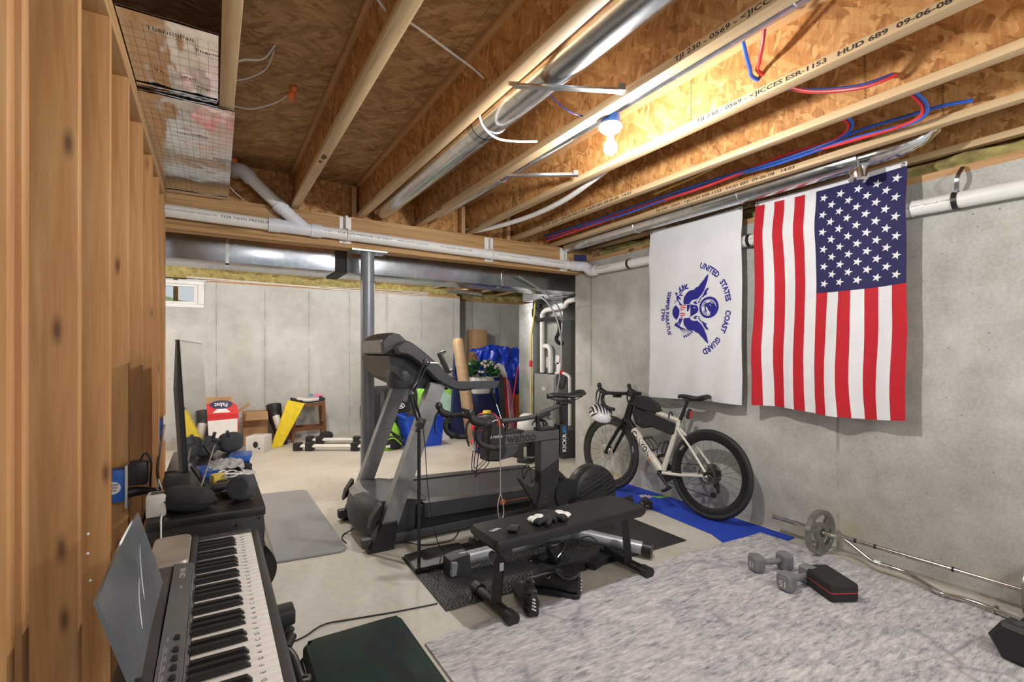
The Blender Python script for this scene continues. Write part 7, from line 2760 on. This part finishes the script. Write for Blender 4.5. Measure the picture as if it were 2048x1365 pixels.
q.loft([[(2.16 + w * math.cos(a) * (1 + .12 * math.sin(3 * a + z * 9)), 6.58 + 0.16 * w / .26 * math.sin(a), z) for a in [2 * PI * k / 18 for k in range(18)]] for z, w in ((0.0, 0.27), (0.10, 0.28), (0.22, 0.24), (0.33, 0.17), (0.42, 0.07))])
LB(q); q.done('body', parent=t)
q = B().mat('black_fabric')
q.ell((2.22, 6.46, 0.09), (0.20, 0.09, 0.09), (0, 0.2, 0.2), 18, 10, 0.8)
q.box((2.24, 6.45, 0.20), (0.26, 0.03, 0.06), (0, 0.5, 0), 0.01)
LB(q); q.done('front_pocket', parent=t)
q = B().mat('lime')
q.tube(spline([(2.02, 6.43, 0.05), (2.10, 6.38, 0.14), (2.22, 6.36, 0.16), (2.36, 6.37, 0.07)], 6), 0.02, 8, flat=0.4)
LB(q); q.done('strap', parent=t)
# blue bin
t = thing('storage_bin', 'bright blue open plastic storage bin behind the treadmill', 'bin', (2.50, 6.45, 0))
q = B().mat('blue_bin')
xo, yo = 2.50, 6.47
def rr_(w, d, z):
    return [(xo + x, yo + y, z) for x, y in rrect(-w, -d, w, d, 0.04, 4)]
q.loft([rr_(0.245, 0.17, 0.0), rr_(0.285, 0.20, 0.405), rr_(0.312, 0.225, 0.405), rr_(0.312, 0.225, 0.432), rr_(0.272, 0.188, 0.432), rr_(0.235, 0.16, 0.02)], caps=True)
q.done('tub', parent=t)
q = B().mat('white_paper')
q.text('RC', 0.06, frame((2.285, 6.276, 0.24), (1, 0, 0), (0, 0, 1)))
q.done('printed_mark', parent=t)
q = B().mat('black_fabric')
q.ell((2.5, 6.47, 0.40), (0.21, 0.13, 0.10), None, 18, 10, 0.7)
tag(q.done('folded_clothes', loc=(2.5, 6.47, .4)), 'dark folded cloth inside the blue storage bin', 'cloth')
q = B().mat('pink')
q.tube(spline([(2.48, 6.40, 0.44), (2.50, 6.40, 0.55), (2.53, 6.41, 0.60)], 4), 0.02, 8)
tag(q.done('pink_wand', loc=(2.5, 6.4, .45)), 'pinkish handle sticking up out of the blue storage bin', 'handle')
# pop-up oval
t = thing('popup_goal', 'folded green and pale oval pop up net leaning behind the blue bin', 'net', (3.02, 6.98, 0))
q = B().mat('tent_pale')
def ov(r, a, off=0):
    return V((3.02 + 0.40 * r * math.cos(a), 6.98 + off + 0.16 * r * math.sin(a), 0.505 + 0.27 * r * math.sin(a) + 0.07 * r * math.cos(a) * -1))
q.poly([ov(0.86, 2 * PI * k / 32) for k in range(32)])
q.poly([ov(0.86, 2 * PI * k / 32, 0.02) for k in range(31, -1, -1)])
q.done('mesh_panel', parent=t)
for k in range(4):
    q = B().mat('tent_green' if k % 2 else 'lime')
    q.tube([ov(0.86 + 0.045 * k, 2 * PI * i / 36, 0.012 * k) for i in range(36)], 0.022, 8, closed=True)
    q.done('hoop', parent=t)
q = B().mat('lime')
q.poly([ov(0.8, R(a), -0.012) for a in range(100, 262, 9)])
q.done('green_panel', parent=t)
smallbox('duffel_bag', (3.02, 7.0, 0), (0.62, 0.26, 0.20), 0.0, 'black_fabric', 'low black duffel bag under the folded green pop up net', 'bag', 0.06)
slant_board('white_board', (2.84, 6.66, 0.0), (3.0, 6.60, 0.0), (2.99, 6.74, 0.40), (2.84, 6.78, 0.42), 0.012, 'white_paper', 'white panel standing on the floor right of the blue bin', 'panel')
# wrapped roll
t = thing('wrapped_roll', 'tall brown paper wrapped roll leaning by the wall corner', 'roll', (3.2, 6.3, 0))
q = B().mat('kraft')
pts = [V((3.21, 6.28, 0.0)).lerp(V((3.13, 6.60, 1.50)), k / 24) for k in range(25)]
q.tube(pts, [0.088 + 0.004 * mnoise.noise(V((k * .8, 0, 4))) for k in range(24)] + [0.075], 20)
q.done('wrapping', parent=t)
q = B().mat('navy')
q.rprism([(3.05, 0.0), (3.30, 0.0), (3.26, 1.15), (3.12, 1.30)], 'xz', 6.66, 6.74, 0.02)
tag(q.done('folded_chair_bag', loc=(3.18, 6.70, 0)), 'dark navy long bag standing behind the paper wrapped roll', 'bag')
q = B().mat('cardboard')
q.b2((4.15, 8.06, 0.0), (4.43, 8.36, 1.73), 0.003)
t = q.done('cardboard_box', loc=(4.29, 8.2, 0))
tag(t, 'tall brown cardboard box in the alcove behind the flowers', 'box')
# storage tub with planter
smallbox('storage_tub', (3.82, 7.16, 0), (0.40, 0.36, 0.62), R(8), 'navy', 'dark navy tub that carries the white flower planter', 'tub', 0.03)
t = thing('flower_planter', 'white planter with green leaves and pale pink flowers before the blue tarp', 'planter', (3.82, 7.16, 0.62))
q = B().mat('white_plastic')
q.lathe([(0.0, 0), (0.15, 0), (0.21, 0.20), (0.215, 0.27), (0.195, 0.27), (0.19, 0.24), (0, 0.24)], (3.82, 7.16, 0.62), (0, 0, 1), 28)
q.done('pot', parent=t)
q = B().mat('leaf')
for k in range(620):
    a, e = random.uniform(0, 2 * PI), random.uniform(-0.25, 1.3)
    r = random.uniform(0.6, 1.0)
    c = V((3.82 + 0.27 * r * math.cos(a) * math.cos(e), 7.16 + 0.22 * r * math.sin(a) * math.cos(e), 0.95 + 0.22 * r * math.sin(e)))
    d = V((math.cos(a), math.sin(a), random.uniform(-0.3, 0.6))).normalized()
    s = d.orthogonal().normalized() * 0.022
    l = random.uniform(0.06, 0.11)
    q.poly([c, c + d * l * .5 + s, c + d * l, c + d * l * .5 - s])
q.done('foliage', parent=t)
for k in range(22):
    a, e = random.uniform(PI, 2 * PI), random.uniform(0.0, 1.1)
    c = V((3.82 + 0.28 * math.cos(a) * math.cos(e), 7.16 + 0.24 * math.sin(a) * math.cos(e), 0.97 + 0.23 * math.sin(e)))
    q = B().mat('petal')
    for m in range(5):
        b_ = 2 * PI * m / 5
        q.ell(c + V((0.012 * math.cos(b_), -0.008, 0.012 * math.sin(b_))), (0.010, 0.005, 0.010), None, 8, 5)
    q.done('flower', parent=t)
# tarp
q = B().mat('tarp_blue')
def tarp(u, v):
    # u across, v from top back, over the front edge and down
    x = 3.95 + 1.05 * u
    if v < 0.4:
        y = 7.98 - 0.43 * (v / 0.4); z = 1.20 + 0.18 * math.sin(PI * (0.15 + .7 * u)) + 0.03 * math.sin(v * 9)
    else:
        f_ = (v - 0.4) / 0.6
        y = 7.55 - 0.12 * math.sin(f_ * PI * .5); z = (1.20 + 0.18 * math.sin(PI * (0.15 + .7 * u))) * (1 - f_ * 0.86) 
    n = mnoise.noise(V((u * 5, v * 6, 3))) * 0.08 + mnoise.noise(V((u * 13, v * 12, 5))) * 0.035 + abs(mnoise.noise(V((u * 9, v * 9, 8)))) * 0.05
    return (x, y - n, z + n * 0.8)
q.grid(tarp, 60, 70, 0.004, (0, 1, 0))
tag(q.done('blue_tarp', loc=(4.45, 7.7, 0.0)), 'crumpled shiny blue tarp heaped beside the flower planter', 'tarp')
# boards and poles leaning in the alcove
def lean_board(x, y, w, h, mat, label, tilt, cat='board', name='bodyboard', stripes=()):
    t = thing(name, label, cat, (x, y, 0))
    outl = [(-w / 2, 0), (w / 2, 0), (w / 2, h * 0.8), (w * 0.34, h * 0.95), (0, h), (-w * 0.34, h * 0.95), (-w / 2, h * 0.8)]
    q = B().mat(mat)
    q.rprism([(x + a, b_) for a, b_ in outl], 'xz', y - 0.02, y + 0.02, 0.006)
    for v in q.bm.verts: v.co.x += tilt * v.co.z; v.co.y += 0.14 * v.co.z
    q.done('deck', parent=t)
    for m, a, c in stripes:
        q = B().mat(m)
        q.prism([(x + a * w, 0.02), (x + c * w, 0.02), (x + c * w, h * 0.78), (x + a * w, h * 0.78)], 'xz', y - 0.0225, y - 0.0205)
        for v in q.bm.verts: v.co.x += tilt * v.co.z; v.co.y += 0.14 * v.co.z
        q.done('stripe', parent=t)
    return t
lean_board(4.21, 7.08, 0.28, 1.12, 'white_plastic', 'white board with blue and red stripes leaning in front of the blue tarp', 0.0, stripes=(('tarp_blue', -0.46, -0.12), ('red', 0.05, 0.40)))
lean_board(4.40, 7.12, 0.14, 0.85, 'pink', 'pink board leaning right of the striped board', -0.05)
lean_board(4.07, 6.84, 0.10, 0.95, 'charcoal', 'grey black board left of the striped board', 0.02)
smallbox('orange_box', (4.62, 7.3, 0), (0.22, 0.2, 0.55), 0.1, 'orange', 'orange box at the far side of the boards by the sheet metal post', 'box')
for k, (p0, p1, m, lab) in enumerate((((3.98, 6.55, 0.02), (4.42, 6.95, 1.06), 'red', 'red ski pole leaning across the striped board'), ((4.05, 6.75, 0.02), (3.86, 7.0, 0.88), 'black_metal', 'black ski pole leaning left of the striped board'))):
    t = thing('ski_pole', lab, 'pole', p0)
    q = B().mat('bar_steel')
    q.tube([p0, tuple(V(p0).lerp(V(p1), 0.5))], 0.008, 8)
    q.done('lower_shaft', parent=t)
    q = B().mat(m)
    q.tube([tuple(V(p0).lerp(V(p1), 0.5)), p1], 0.012, 8)
    q.done('upper_shaft', parent=t)
# shop vacuum
t = thing('shop_vacuum', 'squat red and navy tub with a yellow knob on the floor behind the indoor bike', 'vacuum', (3.05, 5.55, 0))
q = B().mat('navy')
q.lathe([(0.15, 0.0), (0.18, 0.06), (0.19, 0.30), (0.17, 0.34), (0, 0.34)], (3.05, 5.55, 0.0), (0, 0, 1), 28)
q.done('tub', parent=t)
q = B().mat('red')
q.lathe([(0.205, 0.30), (0.21, 0.34), (0.17, 0.44), (0.10, 0.50), (0, 0.51)], (3.05, 5.55, 0.0), (0, 0, 1), 28)
q.lathe([(0.215, 0.10), (0.22, 0.14), (0.20, 0.17)], (3.05, 5.55, 0.0), (0, 0, 1), 28)
q.done('lid', parent=t)
q = B().mat('yellow')
q.lathe([(0.06, 0.505), (0.05, 0.54), (0, 0.545)], (3.05, 5.55, 0.0), (0, 0, 1), 16)
q.done('knob', parent=t)
# white sack with cables on a crate
smallbox('storage_crate', (3.36, 5.0, 0), (0.36, 0.30, 0.30), 0.1, 'black_matte', 'low black crate behind the indoor bike', 'crate')
t = thing('cable_sack', 'white sack with black cables spilling out, behind the indoor bike', 'sack', (3.36, 5.0, 0.30))
q = B().mat('white_plastic')
q.ell((3.33, 5.0, 0.41), (0.15, 0.11, 0.13), (0, 0.2, 0.3), 20, 12, 0.8)
for v in q.bm.verts: v.co += V((1, 1, 1)) * 0.012 * mnoise.noise(v.co * 14)
q.done('sack', parent=t)
for k in range(5):
    q = B().mat('black_plastic')
    cc = V((3.40 + 0.02 * k, 4.90, 0.40))
    q.tube([cc + V((0.09 * math.cos(a) * (1 - .1 * k), 0.03 * math.sin(a * 2 + k), 0.10 * math.sin(a) * (1 - .12 * k))) for a in [2 * PI * i / 22 for i in range(22)]], 0.008, 6, closed=True)
    q.done('cable', parent=t)
q = B().mat('white_paper')
q.box((3.60, 4.93, 0.36), (0.10, 0.004, 0.17), (0.1, 0, 0.2))
tag(q.done('paper_sheet', loc=(3.6, 4.93, .36)), 'white printed sheet propped against the crate behind the indoor bike', 'paper')
# low scale stand and yellow disc
t = thing('step_stand', 'small black stand with a silver post on the floor behind the indoor bike', 'stand', (3.19, 4.80, 0))
q = B().mat('black_plastic')
q.box((3.19, 4.80, 0.025), (0.24, 0.17, 0.05), (0, 0, R(30)), 0.012)
q.done('base', parent=t)
q = B().mat('silver_tube')
q.box((3.22, 4.79, 0.0515), (0.10, 0.10, 0.003), (0, 0, R(30)))
q.done('base_label', parent=t)
q = B().mat('bar_steel')
q.cyl((3.17, 4.82, 0.05), (3.17, 4.82, 0.19), 0.022, 16)
q.done('post', parent=t)
q = B().mat('black_metal')
q.box((3.18, 4.82, 0.20), (0.16, 0.10, 0.025), (0, 0, R(30)), 0.006)
q.done('platform', parent=t)
q = B().mat('yellow')
q.lathe([(0.0, 0.0), (0.15, 0.0), (0.17, 0.02), (0.15, 0.035), (0.06, 0.03), (0, 0.03)], (3.52, 5.30, 0.0), (0, 0, 1), 30)
tag(q.done('yellow_disc', loc=(3.52, 5.30, 0)), 'flat yellow disc on the floor behind the indoor bike', 'disc')
smallbox('storage_crate', (3.80, 4.86, 0), (0.36, 0.36, 0.34), 0.0, 'furnace_dark', 'dark grey green crate by the end of the right concrete wall', 'crate')

# ================================================================== FURNACE
fu = thing('furnace', 'grey upright gas furnace with white pipes beyond the end of the right wall', 'furnace', (4.25, 5.45, 0))
FXa, FYa, FYb = 3.90, 5.20, 5.70
q = B().mat('furnace_grey')
q.b2((FXa, FYa, 0.0), (4.62, FYb, 1.0), 0.006)
q.done('cabinet', parent=fu)
for z0, z1 in ((0.40, 0.965), (0.04, 0.375)):
    q = B().mat('furnace_grey')
    q.b2((FXa - 0.014, FYa + 0.02, z0), (FXa - 0.002, FYb - 0.02, z1), 0.006)
    dr = q.done('door', parent=fu)
    for yy in (FYa + 0.14, FYb - 0.14):
        q = B().mat('black_plastic')
        q.b2((FXa - 0.022, yy - 0.02, z1 - 0.015 if z0 < .2 else z0 + 0.01), (FXa - 0.012, yy + 0.02, z1 + 0.0 if z0 < .2 else z0 + 0.025))
        q.done('latch', parent=dr)
    if z0 > 0.2:
        q = B().mat('white_paper')
        q.poly(ell_xy((FYa + FYb) / 2, 0.80, 0.05, 0.025, 20), lambda y, z: V((FXa - 0.0150, y, z)))
        q.mat('ink')
        q.tube([(FXa - 0.0156, (FYa + FYb) / 2 + 0.04 * math.cos(a), 0.80 + 0.018 * math.sin(a)) for a in [2 * PI * k / 20 for k in range(20)]], 0.002, 4, closed=True)
        q.text('PAYNE', 0.02, frame((FXa - 0.0158, (FYa + FYb) / 2, 0.80), (0, -1, 0), (0, 0, 1)), 'CENTER')
        q.done('badge', parent=dr)
q = B().mat('black_plastic')
q.lathe([(0.03, 0), (0.03, 0.004), (0, 0.004)], (4.0, FYa, 0.55), (0, -1, 0), 18)
q.done('port', parent=fu)
q = B().mat('furnace_grey')
q.b2((4.02, FYa + 0.005, 1.0), (4.58, FYb - 0.01, 1.74), 0.005)
cz_ = q.done('coil_cabinet', parent=fu)
for y_, z_, s in ((5.34, 1.20, 1), (5.31, 1.10, 1)):
    q = B().mat('white_paper')
    q.box((4.0185, y_ - 0.02, z_), (0.002, 0.09, 0.12), (R(8), 0, 0))
    q.done('paper_label', parent=cz_)
q = B().mat('white_paper')
q.box((4.0185, 5.56, 1.16), (0.002, 0.06, 0.15))
q.done('yellow_label', parent=cz_)
q = B().mat('galvanised')
q.b2((4.03, FYa + 0.01, 1.74), (4.56, FYb - 0.02, 2.02), 0.004)
q.done('plenum', parent=fu)
q = B().mat('duct_metal')
q.b2((3.75, 4.93, 2.02), (4.60, 5.77, 2.36), 0.004)
q.done('supply_elbow', parent=fu)
# vent pipes
q = B().mat('pvc')
q.tube(spline([(3.97, 5.60, 1.0), (3.97, 5.60, 1.75), (3.97, 5.59, 1.84), (3.97, 5.52, 1.885), (3.97, 5.40, 1.895), (3.97, 5.16, 1.905), (3.97, 5.08, 1.92), (3.96, 5.04, 1.945), (3.95, 4.98, 1.968), (3.93, 4.90, 1.972), (3.90, 4.75, 1.972)], 5), 0.034, 18)
q.done('vent_pipe', parent=fu)
q = B().mat('pvc')
q.tube(spline([(3.97, 5.40, 1.0), (3.97, 5.40, 1.25), (3.97, 5.41, 1.34), (3.965, 5.46, 1.385), (3.955, 5.53, 1.385)], 6), 0.034, 18)
q.done('intake_pipe', parent=fu)
for yy in (5.60, 5.40):
    q = B().mat('black_plastic')
    q.lathe([(0.05, 0), (0.05, 0.012), (0.036, 0.016)], (3.97, yy, 1.0), (0, 0, 1), 20)
    q.done('pipe_collar', parent=fu)
q = B().mat('black_fabric')
q.tube(spline([(3.96, 5.62, 1.96), (3.93, 5.74, 1.93), (3.925, 5.75, 1.83), (3.93, 5.66, 1.76), (3.93, 5.45, 1.765), (3.935, 5.27, 1.75), (3.94, 5.18, 1.70), (3.94, 5.17, 1.58), (3.945, 5.24, 1.49), (3.95, 5.20, 1.43), (4.02, 5.19, 1.42)], 6), 0.026, 14)
q.done('insulated_line', parent=fu)
q = B().mat('clear_bag' if False else 'silver_tube')
q.tube(spline([(3.72, 5.3, 2.05), (3.78, 5.2, 1.95), (3.86, 5.12, 1.75), (3.90, 5.08, 1.5), (3.91, 5.08, 1.2), (3.90, 5.10, 1.0), (3.89, 5.14, 0.8), (3.88, 5.17, 0.62)], 6), 0.012, 10)
q.done('drain_tube', parent=fu)
q = B().mat('yellow_cable')
q.tube(spline([(3.92, 5.70, 2.019), (3.91, 5.72, 1.8), (3.88, 5.74, 1.55), (3.87, 5.74, 1.35), (3.865, 5.735, 1.15)], 6), 0.013, 10)
q.tube([(3.865, 5.735, 1.15), (3.865, 5.735, 0.3)], 0.012, 10)
q.done('gas_line', parent=fu)
q = B().mat('red')
q.box((3.865, 5.735, 1.14), (0.03, 0.05, 0.09), None, 0.006)
q.done('gas_valve', parent=fu)
q = B().mat('white_plastic')
q.tube(spline([(3.94, 5.24, 1.02), (3.92, 5.12, 1.03), (3.92, 5.02, 1.02), (3.93, 4.94, 0.98), (3.93, 4.93, 0.88), (3.93, 4.93, 0.35)], 5), 0.021, 14)
q.done('condensate_pipe', parent=fu)
q = B().mat('charcoal')
q.tube(spline([(3.93, 5.17, 1.0), (3.93, 5.17, 0.90), (3.93, 5.11, 0.84), (3.93, 5.05, 0.90), (3.93, 5.05, 1.0)], 5), 0.022, 14)
q.done('trap', parent=fu)
q = B().mat('red')
q.cyl((3.90, 5.10, 1.03), (3.94, 5.06, 1.03), 0.035, 16)
q.done('union_cap', parent=fu)
q = B().mat('post_metal')
q.b2((3.93, 5.785, 0.0), (4.5, 6.15, 2.02), 0.003)
tag(q.done('return_duct', loc=(4.2, 5.97, 0)), 'upright sheet metal return duct left of the furnace', 'duct')
q = B().mat('bar_steel')
q.tube([(2.92, 6.5, 2.225), (3.46, 6.5, 2.19)], 0.05, 20)
t = q.done('round_duct', loc=(3.2, 6.5, 2.2))
tag(t, 'short shiny round duct stub hanging beyond the trunk duct', 'duct')
q = B().mat('galvanised')
q.b2((3.19, 6.49, 2.25), (3.20, 6.51, 2.7315))
q.done('hanger_strap', parent=t)
q = B().mat('silver_tube')
q.tube(spline([(2.83, 4.44, 2.13), (3.1, 4.46, 2.02), (3.35, 4.47, 1.88), (3.55, 4.6, 1.70), (3.70, 4.8, 1.5)], 6), 0.008, 8)
tag(q.done('vinyl_tube', loc=(3.2, 4.46, 2.0)), 'clear grey vinyl tube sagging from the trunk duct toward the furnace', 'tube')
q = B().mat('navy')
q.grid(lambda u, v: (3.36 + 0.13 * u, 4.142 - 0.05 * u - 0.01 * v, 2.37 - 0.16 * v + 0.01 * mnoise.noise(V((u * 8, v * 8, 1)))), 10, 10, 0.003, (0, -1, 0))
tag(q.done('dark_membrane', loc=(3.42, 4.12, 2.3)), 'dark membrane scrap at the beam end over the pipe elbow', 'membrane')
